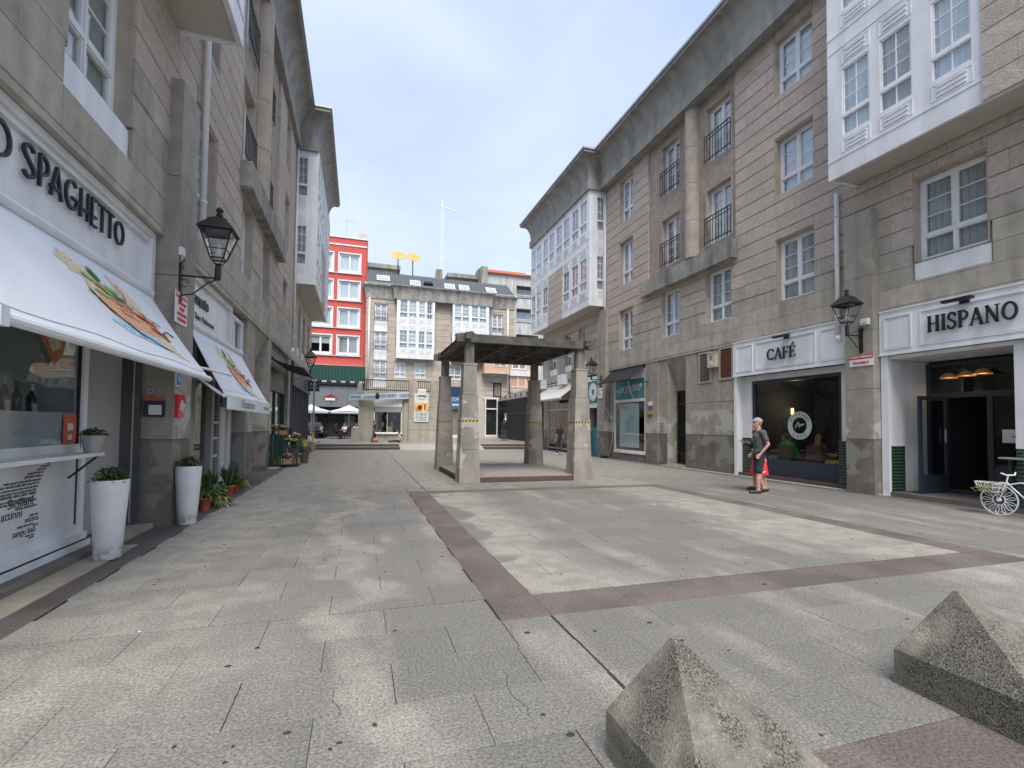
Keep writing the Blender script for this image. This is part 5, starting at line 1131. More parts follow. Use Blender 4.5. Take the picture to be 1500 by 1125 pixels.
# ------------------------------------------------------------------ pergola
PG = thing('pergola', 'weathered concrete pergola on four tapering pillars in the middle of the plaza', 'pergola', (0, 0, 0), 0)
PC = mat('pergola_concrete', (.30, .275, .235), .9, .2, 2.5, .5, 45, grain=.12, streak=.25, stain=(2.2, .56, (.40, .37, .32), .3, 2.3)); PCD = mat('pergola_dark_beam', (.10, .094, .078), .9, .3, 5, .3, 40, streak=.3); PAN = mat('weathered_grey_board', (.42, .41, .38), .9, .2, 2, streak=.3)
cor = [(2.84, 12.98), (6.13, 12.98), (2.84, 16.82), (6.13, 16.82)]
for i, (cx_, cy_) in enumerate(cor):
    def fr(b, z0, z1, w0, w1):
        b.hexa([(cx_ - w0, cy_ - w0, z0), (cx_ + w0, cy_ - w0, z0), (cx_ + w0, cy_ + w0, z0), (cx_ - w0, cy_ + w0, z0)], [(cx_ - w1, cy_ - w1, z1), (cx_ + w1, cy_ - w1, z1), (cx_ + w1, cy_ + w1, z1), (cx_ - w1, cy_ + w1, z1)])
    b = MB()
    for (a, c, wa, wb) in ((0, .88, .285, .258), (.888, 1.62, .258, .234), (1.628, 2.34, .234, .212)): fr(b, a, c, wa, wb)
    b2 = MB(); fr(b2, 2.35, 3.14, .19, .178); b2.box(cx_ - .19, cx_ + .19, cy_ - .19, cy_ + .19, 3.14, 3.19)
    b.obj('pillar', PC, PG); b2.obj('upper_pillar', PC, PG); b3 = MB()
    b3.box(cx_ - .11, cx_ + .11, cy_ - .125, cy_ + .125, 3.19, 3.80); b3.box(cx_ - .128, cx_ + .128, cy_ - .07, cy_ + .07, 3.19, 3.80); b3.obj('column_neck', mat('neck_concrete_%d' % i, (.17, .155, .13), .9, .2, 4, streak=.4), PG)
    # hazard tape
    tp = MB(); wz = .2335 + .0025
    for (z0, z1) in ((1.615, 1.675),):
        tp.box(cx_ - wz, cx_ + wz, cy_ - wz, cy_ + wz, z0, z1)
    tpo = tp.obj('hazard_tape', mat('yellow_tape_%d' % i, (.55, .40, .04), .5), PG); sp = MB(); nst = 5
    for k in range(nst):
        x = cx_ - wz + (2 * wz) * k / nst; e = .045
        sp.hexa([(x, cy_ - wz - .001, 1.615), (x + e, cy_ - wz - .001, 1.615), (x + e, cy_ - wz, 1.615), (x, cy_ - wz, 1.615)], [(x + .045, cy_ - wz - .001, 1.675), (x + .045 + e, cy_ - wz - .001, 1.675), (x + .045 + e, cy_ - wz, 1.675), (x + .045, cy_ - wz, 1.675)])
        y = cy_ - wz + (2 * wz) * k / nst; sp.hexa([(cx_ - wz - .001, y, 1.615), (cx_ - wz, y, 1.615), (cx_ - wz, y + e, 1.615), (cx_ - wz - .001, y + e, 1.615)], [(cx_ - wz - .001, y + .045, 1.675), (cx_ - wz, y + .045, 1.675), (cx_ - wz, y + .045 + e, 1.675), (cx_ - wz - .001, y + .045 + e, 1.675)])
    sp.obj('tape_stripes', BLACK, tpo)
x0, x1, y0, y1 = 2.74, 6.23, 12.85, 16.95
def beam(b, a, c, w_, h_, z): b.bar((*a, z), (*c, z), w_, h_)
for a, c in (((x0 - .28, y0), (x1 + .28, y0)), ((x0 - .28, y1), (x1 + .28, y1))): b = MB(); beam(b, a, c, .16, .21, 3.87); b.obj('main_beam', PCD, PG)
for x in (x0, x1): b = MB(); b.bar((x, y0 - .28, 3.90), (x, y1 + .28, 3.90), .15, .17); b.obj('side_beam', PCD, PG)
for a, c in cor:
    b = MB(); b.tube([((a - .24 if a < 4 else a + .05), c, 3.9), ((a - .05 if a < 4 else a + .24), c, 3.9)], .14, 10); b.tube([(a, c - .2, 3.93), (a, c + .02, 3.93)], .13, 10); b.obj('beam_end', PCD, PG)
for k in (1, 2): x = x0 + (x1 - x0) * k / 3; b = MB(); b.box(x - .035, x + .035, y0 + .08, y1 - .08, 3.74, 3.95); b.obj('rafter', PCD, PG)
for k in (1, 2, 3):
    y = y0 + (y1 - y0) * k / 4
    for j in range(3): b = MB(); xa = x0 + (x1 - x0) * j / 3; xb = x0 + (x1 - x0) * (j + 1) / 3; b.box(xa + .07, xb - .07 if j == 2 else xb - .035, y - .03, y + .03, 3.76, 3.94); b.obj('cross_rib', PCD, PG)
for k in range(4):
    for j in range(3):
        xa = x0 + (x1 - x0) * j / 3 + .05; xb = x0 + (x1 - x0) * (j + 1) / 3 - .05; ya = y0 + (y1 - y0) * k / 4 + .04; yb = y0 + (y1 - y0) * (k + 1) / 4 - .04
        MB().box(xa, xb, ya, yb, 3.95, 3.975).obj('roof_panel', PAN, PG)
b = MB(); b.box(x0 - .1, x1 + .1, y0, y1, 3.985, 4.0); b.obj('roof_sheet', PCD, PG)
b = MB(); b.box(2.64, 6.33, 12.78, 17.02, 0, .125); b.obj('platform', STEPB, PG); sl = [MB(), MB()]
for i in range(6):
    for j in range(7): sl[(i + j) % 2].slab(2.66 + i * .61 + .002, 2.66 + (i + 1) * .61 - .002, 12.8 + j * .6 + .002, 12.8 + (j + 1) * .6 - .002, .150, .024, .003)
PLM = mat('platform_stone', (.27, .235, .21), .8, .12, 4, .2, 80, grain=.12); sl[0].obj('platform_slabs', PLM, PG); sl[1].obj('platform_slabs', PLM, PG)

# ------------------------------------------------------------------ pyramid bollards in the foreground
PYS = mat('lichened_pyramid_stone', (.25, .228, .185), .95, .2, 9, .45, 90, grain=.45)
nt_ = PYS.node_tree; A = nt_.nodes.new; K = nt_.links.new; pb = nt_.nodes['Principled BSDF']; src = pb.inputs['Base Color'].links[0].from_socket
g_ = A('ShaderNodeNewGeometry'); v_ = A('ShaderNodeTexNoise'); v_.inputs['Scale'].default_value = 110; v_.inputs['Detail'].default_value = 5; v_.inputs['Roughness'].default_value = .7; K(g_.outputs['Position'], v_.inputs['Vector'])
n2 = A('ShaderNodeTexNoise'); n2.inputs['Scale'].default_value = 2.6; n2.inputs['Detail'].default_value = 5; K(g_.outputs['Position'], n2.inputs['Vector'])
def mr_(s_, a, b, c, d):
    m = A('ShaderNodeMapRange'); m.inputs['From Min'].default_value = a; m.inputs['From Max'].default_value = b; m.inputs['To Min'].default_value = c; m.inputs['To Max'].default_value = d; K(s_, m.inputs['Value']); return m.outputs[0]
f1 = mr_(v_.outputs['Fac'], .44, .54, 0, 1); f2 = mr_(n2.outputs['Fac'], .33, .50, 0, 1); mm = A('ShaderNodeMath'); mm.operation = 'MULTIPLY'; K(f1, mm.inputs[0]); K(f2, mm.inputs[1])
m3 = A('ShaderNodeMix'); m3.data_type = 'RGBA'; K(mm.outputs[0], m3.inputs[0]); K(src, m3.inputs[6]); m3.inputs[7].default_value = (.035, .036, .028, 1)
n4 = A('ShaderNodeTexNoise'); n4.inputs['Scale'].default_value = 80; n4.inputs['Detail'].default_value = 4; K(g_.outputs['Position'], n4.inputs['Vector']); f4 = mr_(n4.outputs['Fac'], .58, .68, 0, .4)
m5 = A('ShaderNodeMix'); m5.data_type = 'RGBA'; K(f4, m5.inputs[0]); K(m3.outputs[2], m5.inputs[6]); m5.inputs[7].default_value = (.40, .385, .34, 1); K(m5.outputs[2], pb.inputs['Base Color'])
def rough_patch(a, c, d, e, n, amp, b):
    """quad a c d e subdivided n x n with a slightly rough surface"""
    base = len(b.v); a, c, d, e = map(Vector, (a, c, d, e)); nor = (c - a).cross(e - a).normalized()
    for i in range(n + 1):
        for j in range(n + 1):
            u, v = i / n, j / n; p = (a * (1 - u) + c * u) * (1 - v) + (e * (1 - u) + d * u) * v
            if 0 < i < n and 0 < j < n: p = p + nor * random.uniform(-amp, amp)
            b.v.append(tuple(p))
    for i in range(n):
        for j in range(n): q = base + i * (n + 1) + j; b.f.append((q, q + n + 1, q + n + 2, q + 1)); b.m.append(0)
for k, (x0, y1, lb) in enumerate(((1.135, 2.09, 'near pyramid-topped stone bollard at the bottom centre of the view, lichen spotted'), (3.125, 2.17, 'pyramid-topped stone bollard at the bottom right corner, cut by the edge of the view'))):
    w_, d_ = .64, .70; ap = Vector((x0 + .225, y1 - .195, .605)); zb = .205; b = MB()
    C4 = [Vector((x0, y1 - d_, 0)), Vector((x0 + w_, y1 - d_, 0)), Vector((x0 + w_, y1, 0)), Vector((x0, y1, 0))]; T4 = [c + Vector((0, 0, zb)) for c in C4]
    # slightly rounded apex and shoulders
    for i in range(4):
        j = (i + 1) % 4; rough_patch(C4[i], C4[j], T4[j], T4[i], 16, .0002, b)
        q1, q2 = ap + (T4[i] - ap) * .035, ap + (T4[j] - ap) * .035; rough_patch(T4[i], T4[j], q2, q1, 40, .0002, b); b.face([q1, q2, ap + Vector((0, 0, -.010))])
    o = b.obj('stone_bollard', PYS, None); bmm = bmesh.new(); bmm.from_mesh(o.data); bmesh.ops.remove_doubles(bmm, verts=bmm.verts, dist=.0005)
    for e_ in bmm.edges:
        pass
    bmesh.ops.recalc_face_normals(bmm, faces=bmm.faces); bmm.to_mesh(o.data); bmm.free(); tag(o, lb, 'bollard', 'pyramid bollards')

# ------------------------------------------------------------------ wall lanterns
def lantern(loc, rz, arm, lb, s=1.):
    t = thing('wall_lantern', lb, 'lamp', loc, rz, 'black wall lanterns'); t.scale = (s, s, s)   # arm reaches +x
    b = MB(); b.box(0, .03, -.04, .04, -.25, .3); b.box(0, .04, -.055, .055, .27, .33); b.tube([(.02, 0, .33), (.06, 0, .38), (.02, 0, .42)], .012, 6)
    b.tube([(.02, 0, .15), (arm, 0, .15)], .016, 8); b.tube([(.03, 0, -.15), (arm * .35, 0, -.12), (arm * .7, 0, .05), (arm * .95, 0, .13)], .011, 8)
    b.tube([(.06 + .06 * math.cos(a), 0, .04 + .06 * math.sin(a)) for a in [i * .6 for i in range(10)]], .008, 6); b.obj('bracket', IRON, t)
    x = arm; z = .15; b = MB(); b.lathe([(.035, z - .03), (.045, z), (.045, z + .17), (.03, z + .2), (.05, z + .22)], 10, (x, 0))
    n = 4; r0_, r1_, zb_, zt_ = .10, .215, z + .30, z + .70
    for i in range(4):
        a = PI / 4 + i * PI / 2; c_, s_ = math.cos(a), math.sin(a); b.tube([(x + .04 * c_, .04 * s_, z + .2), (x + r0_ * 1.25 * c_, r0_ * 1.25 * s_, zb_)], .008, 5); b.bar((x + r0_ * 1.3 * c_, r0_ * 1.3 * s_, zb_), (x + r1_ * 1.38 * c_, r1_ * 1.38 * s_, zt_), .016, .016)
    q = r0_ * .92; frame = [(x - q, -q), (x + q, -q), (x + q, q), (x - q, q)]
    for i in range(4): a, c = frame[i], frame[(i + 1) % 4]; b.bar((*a, zb_), (*c, zb_), .018, .02)
    q = r1_ * .98; frame = [(x - q, -q), (x + q, -q), (x + q, q), (x - q, q)]
    for i in range(4): a, c = frame[i], frame[(i + 1) % 4]; b.bar((*a, zt_), (*c, zt_), .022, .025)
    qm = (r0_ * .92 + .35 * (r1_ - r0_)); frame = [(x - qm, -qm), (x + qm, -qm), (x + qm, qm), (x - qm, qm)]
    for i in range(4): a, c = frame[i], frame[(i + 1) % 4]; b.bar((*a, zb_ + .13), (*c, zb_ + .13), .012, .012)
    b.obj('cage', IRON, t)
    b = MB(); b.lathe([(r1_ * 1.62, zt_ + .015), (r1_ * 1.5, zt_ + .05), (r1_ * 1.0, zt_ + .14), (r1_ * .8, zt_ + .19), (r1_ * .42, zt_ + .235), (.04, zt_ + .25)], 4, (x, 0), rot=PI / 4); b.lathe([(.035, zt_ + .24), (.05, zt_ + .28), (.03, zt_ + .31), (.055, zt_ + .35), (.03, zt_ + .39), (.004, zt_ + .41)], 10, (x, 0)); b.obj('hood', IRON, t)
    b = MB(); 
    for i in range(4):
        a = i * PI / 2; c_, s_ = math.cos(a), math.sin(a); f = lambda r, w, zz: Vector((x + r * c_ - w * s_, r * s_ + w * c_, zz)); b.face([f(r0_ * .9, -r0_ * .85, zb_ + .01), f(r0_ * .9, r0_ * .85, zb_ + .01), f(r1_ * .95, r1_ * .9, zt_ - .01), f(r1_ * .95, -r1_ * .9, zt_ - .01)])
    b.obj('lantern_glass', glass('lantern_glass', (.9, .9, .88), .06) if 'lantern_glass' not in bpy.data.materials else bpy.data.materials['lantern_glass'], t)
    MB().lathe([(.02, zb_), (.045, zb_ + .06), (.045, zb_ + .2), (.02, zb_ + .26)], 10, (x, 0)).obj('bulb', WHITE2, t)
    return t
lantern((-2.6, 8.42, 3.58), .0, .50, 'large black lantern on the stone pier between the two Italian restaurant awnings')
lantern((11.5, 8.62, 3.62), PI, .46, 'black lantern on the pier between CAFÉ and HISPANO')
lantern((11.55, 21.9, 3.72), PI, .55, 'black lantern at the far right in front of the doughnut shop')
lantern((-2.75, 22.4, 3.5), .0, .75, 'small black lantern over the florist corner on the left')
# ------------------------------------------------------------------ awnings
def awning(name, lb, X0, Z0, X1, Z1, Ya, Yb, Yc, Yd, val, m, val_text=None):
    """from the wall (X0,Z0) out to the front bar (X1,Z1); Ya..Yb at the wall, Yc..Yd at the front"""
    t = thing(name, lb, 'awning', (X0, 0, 0)); dx = X1 - X0; n = 14; b = MB(); nor = Vector((-(Z1 - Z0), 0, dx)).normalized() * (1 if dx > 0 else -1)
    def P(u, v, off=0.):
        y = (Ya + (Yb - Ya) * u) * (1 - v) + (Yc + (Yd - Yc) * u) * v; sag = -.035 * math.sin(PI * v) - .012 * math.sin(PI * 5 * u) * v
        return Vector((dx * v, y, Z0 + (Z1 - Z0) * v + sag)) + nor * off
    for i in range(n):
        for j in range(8): b.face([P(i / n, j / 8), P((i + 1) / n, j / 8), P((i + 1) / n, (j + 1) / 8), P(i / n, (j + 1) / 8)]); b.face([P(i / n, j / 8, -.006), P(i / n, (j + 1) / 8, -.006), P((i + 1) / n, (j + 1) / 8, -.006), P((i + 1) / n, j / 8, -.006)])
    cl = b.obj('cloth', m, t, smooth=True); b = MB(); b.tube([(dx + .01, Yc - .02, Z1 - .03), (dx + .01, Yd + .02, Z1 - .03)], .04, 10); b.tube([(.02, Ya, Z0 + .02), (.02, Yb, Z0 + .02)], .05, 10); b.obj('rollers', IRON if m.name.startswith('black') else WHITE, t)
    b = MB()
    for i in range(n): p, q = P(i / n, .93, .004), P((i + 1) / n, .93, .004); b.bar(p, q, .006, .002)
    b.obj('hem_seam', ALU if not m.name.startswith('black') else IRON, t); b = MB()
    if val:
        for i in range(n * 2): u0_, u1_ = i / (2 * n), (i + 1) / (2 * n); y0_, y1_ = Yc + (Yd - Yc) * u0_, Yc + (Yd - Yc) * u1_; w0 = .012 * math.sin(i * .9); w1 = .012 * math.sin((i + 1) * .9); b.face([(dx + .05, y0_, Z1 - .04), (dx + .05, y1_, Z1 - .04), (dx + .05 + w1, y1_, Z1 - val), (dx + .05 + w0, y0_, Z1 - val)])
        b.obj('valance', m, t)
    return t, P
CLOTH = mat('white_awning_cloth', (.80, .82, .85), .8, .05, 1.5, .5, 2.2)
def artwork(P, t, uc, su, vlo, vhi):
    """loose watercolour-like print of a plate of pasta with basil, flat on the cloth"""
    PM = {k: mat('print_' + k, c, .8, .25, 25) for k, c in (('ochre', (.78, .64, .42)), ('green', (.38, .55, .20)), ('dgreen', (.08, .16, .05)), ('orange', (.78, .42, .24)), ('red', (.60, .08, .04)), ('blue', (.45, .66, .78)), ('ink', (.07, .05, .05)), ('peach', (.82, .62, .42)))}
    MBS = {k: MB() for k in PM}; rnd = random.Random(3)
    def blot(k, cu, cv, ru, rv, rot, off, jag=.18, n=22):
        pts = []
        for i in range(n):
            a = 2 * PI * i / n; r = 1 + rnd.uniform(-jag, jag); x, y = ru * math.cos(a) * r, rv * math.sin(a) * r; x, y = x * math.cos(rot) - y * math.sin(rot), x * math.sin(rot) + y * math.cos(rot)
            pts.append(P(uc + (cu + x) * su, vlo + (cv + y) * (vhi - vlo), off))
        c = P(uc + cu * su, vlo + cv * (vhi - vlo), off)
        for i in range(n): MBS[k].face([c, pts[i], pts[(i + 1) % n]])
    def line(k, pts, w_, off):
        Q = [P(uc + a * su, vlo + c * (vhi - vlo), off) for a, c in pts]
        for a, c in zip(Q[:-1], Q[1:]): MBS[k].bar(a, c, w_, .001)
    blot('ochre', -.30, .18, .16, .10, .4, .004, .4); blot('ochre', -.36, .05, .06, .05, 0, .004, .4); blot('peach', .34, .72, .22, .16, .6, .004, .45); blot('ochre', .40, .92, .18, .10, .5, .004, .5); blot('peach', .22, .22, .10, .22, -.5, .004, .4)
    blot('blue', .02, .86, .34, .09, .25, .005, .15); blot('orange', .05, .58, .34, .20, .35, .007, .08); blot('peach', -.2, .45, .10, .26, -.1, .006, .2)
    for i in range(26):
        a = rnd.uniform(-.25, .35); c = .45 + a * .45 + rnd.uniform(-.14, .16); line(rnd.choice(['red', 'peach', 'orange', 'ochre']), [(a, c), (a + .08, c + .02 + rnd.uniform(-.03, .05)), (a + .17, c + .07)], .012, .010 + i * .0002)
    for cu, cv, r, k in ((-.22, .22, .5, 'green'), (-.10, .30, .9, 'green'), (-.02, .24, .3, 'green'), (-.14, .12, 1.2, 'dgreen'), (-.18, .38, .2, 'green'), (.02, .34, 0, 'dgreen')): blot(k, cu, cv, .085, .035, r, .016 + cu * .004, .15)
    line('ink', [(-.34, .40), (-.24, .62), (-.06, .82), (.16, .96), (.36, 1.0)], .014, .012); line('ink', [(.34, .52), (.42, .46), (.50, .50)], .012, .012); line('ink', [(.44, .78), (.46, .62), (.56, .55), (.66, .60)], .022, .012); line('ink', [(.1, .1), (.14, .2), (.12, .3)], .008, .012)
    for i in range(7): line('ink', [(-.36 + i * .05, .44 + i * .07), (-.30 + i * .05, .50 + i * .07)], .010, .0125)
    for k, b in MBS.items():
        if b.f: b.obj('printed_artwork', PM[k], t)
t_, P_ = awning('awning', 'white awning with a painted pasta plate print under the SPAGHETTO sign', -2.86, 3.33, -2.1, 2.19, 3.75, 8.08, 3.75, 8.1, .0, CLOTH); artwork(P_, t_, .62, .46, .14, .80)
b = MB(); b.box(.72, .81, 3.68, 3.76, 2.10, 2.22); b.obj('end_cap', WHITE, t_); b = MB(); b.tube([(.02, 7.2, 2.45), (.40, 7.75, 2.3), (.74, 7.2, 2.15)], .022, 8); b.box(0, .05, 7.1, 7.3, 2.35, 2.55); b.obj('folding_arm', WHITE, t_)
t_, P_ = awning('awning', 'white awning with pasta print and hanging valance under the Ristorante sign', -2.86, 3.24, -2.2, 2.03, 9.7, 13.72, 9.42, 13.66, .27, CLOTH); artwork(P_, t_, .52, .42, .12, .92)
text('Ristorante', .75, 11.0, 1.88, .24, INK, t_, rot=(PI / 2, 0, PI / 2), sx=1.2, ext=.001); text('Cucina Italiana', .75, 12.9, 1.87, .12, INK, t_, rot=(PI / 2, 0, PI / 2), ext=.001)
b = MB(); b.tube([(.03, 8.9 + .9, 2.42), (.45, 9.5, 2.12), (.62, 9.45, 2.0)], .022, 8); b.tube([(.02, 9.75, 2.4), (.62, 9.5, 2.02)], .018, 8); b.obj('folding_arm', WHITE, t_)
t_ = thing('awning', 'short white awning arm reaching out from the stone pier by the blue sign', 'awning arm', (-2.6, 8.55, 2.34)); 
b = MB(); b.tube([(-.02, -.2, .05), (.3, .2, .03), (.5, .9, 0)], .022, 8); b.box(-.0, .03, -.3, -.12, -.03, .14); b.obj('arm', WHITE, t_)
AWB = mat('black_awning_cloth', (.018, .018, .022), .8, .1, 3)
t_, P_ = awning('awning', 'black awning over the teal shop on the right', 11.78, 4.2, 10.95, 3.6, 18.35, 21.3, 18.25, 21.0, .0, AWB)
b = MB(); b.box(-.01, .04, 18.0, 18.1, 2.85, 3.5); b.bar((0, 18.1, 3.45), (-.6, 18.3, 3.48), .04); b.bar((-.8, 18.5, 3.5), (-.0, 20.2, 2.9), .02); b.obj('arm', IRON, t_)
b = MB(); b.tube([(-.6, 18.8, 3.55), (-.1, 19.1, 2.75)], .012, 6); b.obj('cord', WHITE2, t_)
t_, P_ = awning('awning', 'cream white rolled-edge awning beyond the pergola on the right', 11.78, 3.95, 10.75, 3.15, 25.3, 30.2, 25.2, 30.3, .12, mat('cream_awning_cloth', (.66, .64, .58), .8, .05, 2))
t_, P_ = awning('awning', 'black awning over the florist on the left', -2.86, 3.72, -1.85, 3.45, 18.2, 22.1, 18.2, 22.1, .0, AWB)
# ------------------------------------------------------------------ signs on the piers
t_ = thing('coffee_sign', 'small red enamel sign with white script letters on the near pier', 'sign', (-2.6, 8.52, 1.60), PI / 2); MB().box(-.14, .14, -.05, 0, 0, .34).obj('plate', REDP, t_); text('illy', 0, -.055, .17, .22, WHITE, t_, shear=.3, sx=.8)
t_ = thing('blue_sign', 'narrow blue and white notice above the red coffee sign', 'sign', (-2.6, 8.45, 2.06), PI / 2); MB().box(-.09, .09, -.02, 0, 0, .5).obj('plate', WHITE, t_); MB().box(-.075, .075, -.024, -.02, .02, .47).obj('blue_field', mat('blue_notice', (.02, .16, .62), .5), t_); text('i', 0, -.028, .12, .16, WHITE, t_); text('P', 0, -.028, .36, .16, WHITE, t_)
def priv(loc, rz, w_, h_, lb):
    t = thing('notice_sign', lb, 'sign', loc, rz); MB().box(-w_ / 2, w_ / 2, -.015, 0, 0, h_).obj('plate', WHITE, t); k = .36 if h_ < .5 else .2; MB().box(-w_ / 2, w_ / 2, -.018, -.015, h_ * .64 if h_ < .3 else h_ * .78, h_).obj('red_band', REDP, t)
    text('PLAZA PRIVADA', 0, -.022, h_ * (.82 if h_ < .3 else .89), w_ * .125, WHITE, t); 
    for i, s_ in enumerate(('PROHIBIDO', 'JUGAR', 'A LA PELOTA', 'PROPIEDAD')[:(1 if h_ < .3 else 4)]): text(s_, 0, -.02, h_ * ((.3) if h_ < .3 else (.64 - i * .17)), w_ * .13, REDP, t)
    return t
priv((-2.6, 8.5, 3.0), PI / 2, .5, .48, 'red and white PLAZA PRIVADA notice on the left pier under the lantern'); priv((11.49, 8.62, 3.05), -PI / 2, .58, .26, 'red and white PLAZA PRIVADA notice on the right pier under the lantern')
t_ = thing('letter_box', 'small orange and dark blue box mounted on the dark pier beside the shop door', 'box', (-2.82, 8.33, 1.6), 0); b = MB(); b.box(-.12, .12, -.07, 0, 0, .28); b.obj('body', mat('night_blue', (.02, .025, .06), .5), t_); MB().box(-.122, .122, -.072, .001, .235, .29).obj('orange_top', OR, t_); MB().box(-.06, .1, -.074, -.07, .03, .17).obj('label_plate', WHITE2, t_)
t_ = thing('doorbell', 'tiny grey doorbell above the orange box', 'doorbell', (-2.88, 8.33, 1.93), 0); MB().box(-.04, .04, -.02, 0, 0, .07).obj('plate', ALU, t_); MB().box(-.012, .012, -.024, -.02, .03, .05).obj('button', BLACK, t_)
t_ = thing('alarm_box', 'small white box beside the right-hand lantern', 'box', (11.5, 8.50, 4.02), -PI / 2); MB().box(-.09, .09, -.08, 0, 0, .15).obj('casing', WHITE, t_); MB().box(-.05, .05, -.09, -.08, .03, .05).obj('slot', ALU, t_)
t_ = thing('alarm_box', 'small white box above the lantern on the left pier', 'box', (-2.6, 8.40, 4.02), PI / 2); MB().box(-.06, .06, -.05, 0, 0, .12).obj('casing', WHITE, t_); MB().tube([(0, -.03, 0), (0, -.03, -.06)], .01, 6).obj('cable', WHITE, t_)
t_ = thing('hanging_sign', 'black square bar sign projecting on a bracket at the left corner', 'sign', (-2.9, 29.0, 3.75), 0); MB().box(-.1, .9, -.03, .03, .1, .14).obj('bracket', IRON, t_); MB().box(.2, .8, -.04, .04, -.45, .1).obj('panel', BLACK, t_); text('BAR', .5, -.05, -.08, .2, ALU, t_); text('CERVEZA', .5, -.05, -.28, .11, ALU, t_)
# ------------------------------------------------------------------ plants and pots
def leaf(b, base, d, ln, w_, droop=.3, m=0, seg=3):
    d = Vector(d).normalized(); s_ = d.cross(Vector((0, 0, 1))); s_ = s_.normalized() if s_.length > .05 else Vector((1, 0, 0)); p = Vector(base); prev = None
    for i in range(seg + 1):
        t = i / seg; ww = w_ * math.sin(PI * min(.97, .15 + t * .82)); q = p + d * ln * t + Vector((0, 0, -droop * ln * t * t)); cur_ = (q - s_ * ww / 2, q + s_ * ww / 2)
        if prev: b.face([prev[0], prev[1], cur_[1], cur_[0]], m)
        prev = cur_
def bush(b, c, r, h, n, ln, w_, rnd, m=(0,), droop=.4, up=.4):
    for i in range(n):
        a = rnd.uniform(0, 2 * PI); q = rnd.random() ** .6; z = rnd.random(); p = (c[0] + math.cos(a) * r * q * (1 - .3 * z), c[1] + math.sin(a) * r * q * (1 - .3 * z), c[2] + h * z * (1 - .4 * q))
        leaf(b, p, (math.cos(a + rnd.uniform(-.8, .8)), math.sin(a + rnd.uniform(-.8, .8)), up + rnd.uniform(-.4, .7)), ln * rnd.uniform(.6, 1.2), w_ * rnd.uniform(.7, 1.2), droop, rnd.choice(m), 2)
def tall_pot(loc, lb, seed):
    rnd = random.Random(seed); t = thing('tall_planter', lb, 'planter', loc, 0, 'tall white planters'); b = MB()
    b.lathe([(.115, 0), (.125, .01), (.175, .84), (.178, .87), (.165, .87), (.155, .80), (.01, .79)], 36, cap=False); b.obj('pot', POTW, t, smooth=True); MB().lathe([(.15, .80), (.15, .81)], 20).obj('soil', SOIL, t)
    b = MB(); 
    for i in range(14):
        a = rnd.uniform(0, 2 * PI); e = (math.cos(a) * rnd.uniform(.05, .17), math.sin(a) * rnd.uniform(.05, .17), .81 + rnd.uniform(.1, .24)); b.tube([(0, 0, .8), (e[0] * .5, e[1] * .5, .9), e], .004, 4)
    b.obj('stems', WOODB, t); b = MB(); bush(b, (0, 0, .84), .17, .19, 430, .062, .034, rnd, (0, 1, 1, 2)); b.obj('foliage', [LEAFD, LEAF, LEAF2], t)
tall_pot((-2.62, 6.55, 0.012), 'tall tapering white planter in front of the counter window, the nearest to the viewer', 1)
tall_pot((-2.43, 8.52, 0), 'tall tapering white planter at the foot of the stone pier with the red coffee sign', 2)
rnd = random.Random(5); t = thing('metal_bucket', 'zinc bucket of dark green plants standing on the end of the white counter', 'planter', (-2.86, 6.70, 1.17)); b = MB(); b.lathe([(.075, 0), (.115, .19), (.12, .2), (.11, .2), (.07, .02)], 24, cap=False); b.obj('bucket', ZINC, t, smooth=True); b = MB(); b.tube([(-.118, 0, .19), (-.10, -.04, .10), (-.08, -.07, .06)], .004, 5); b.obj('handle', IRON, t); MB().lathe([(.11, .17), (.11, .175)], 16).obj('soil', SOIL, t); b = MB(); bush(b, (0, 0, .19), .13, .10, 260, .055, .034, rnd, (0, 1, 1)); b.obj('foliage', [LEAFD, LEAF], t)
def tpot(loc, r, h, kind, lb, seed, ps=1.):
    rnd = random.Random(seed); t = thing('potted_plant', lb, 'potted plant', loc); b = MB(); b.lathe([(r * .68, 0), (r * .93, h * .84), (r * 1.05, h * .85), (r * 1.05, h), (r * .93, h), (r * .9, h * .88), (.01, h * .87)], 24, cap=False); b.obj('pot', TERRA, t, smooth=True)
    MB().lathe([(r * .88, h * .86), (r * .88, h * .89)], 16).obj('soil', SOIL, t); b = MB()
    if kind == 'spike':
        for i in range(46): a = rnd.uniform(0, 2 * PI); leaf(b, (rnd.uniform(-.05, .05), rnd.uniform(-.05, .05), h), (math.cos(a) * .45, math.sin(a) * .45, 1), rnd.uniform(.28, .48) * ps, .045, .12, rnd.choice((0, 0, 1)), 4)
    elif kind == 'arch':
        for i in range(70): a = rnd.uniform(0, 2 * PI); leaf(b, (rnd.uniform(-.05, .05), rnd.uniform(-.05, .05), h), (math.cos(a), math.sin(a), rnd.uniform(.5, 1.6)), rnd.uniform(.25, .5) * ps, .028, .75, rnd.choice((0, 1, 1)), 5)
    elif kind == 'broad': bush(b, (0, 0, h), .17 * ps, .22 * ps, 150, .12, .07, rnd, (1, 2, 2), .5)
    elif kind == 'stripe':
        for i in range(80): a = rnd.uniform(0, 2 * PI); leaf(b, (0, 0, h), (math.cos(a), math.sin(a), rnd.uniform(.1, 1.2)), rnd.uniform(.18, .34) * ps, .03, .8, rnd.choice((2, 2, 3)), 4)
    b.obj('foliage', [LEAFD, LEAF, LEAF2, mat('cream_leaf_edge_%d' % seed, (.45, .5, .25), .6, .1)], t)
tpot((-2.52, 9.75, 0), .105, .22, 'arch', 'terracotta pot of arching grass-like leaves, nearest to the second white planter', 11)
tpot((-2.66, 10.05, 0), .11, .2, 'spike', 'terracotta pot of upright spiky leaves against the restaurant wall', 12, .8)
tpot((-2.5, 10.45, 0), .10, .16, 'broad', 'terracotta pot of pale broad-leaved plant among the restaurant pots', 13)
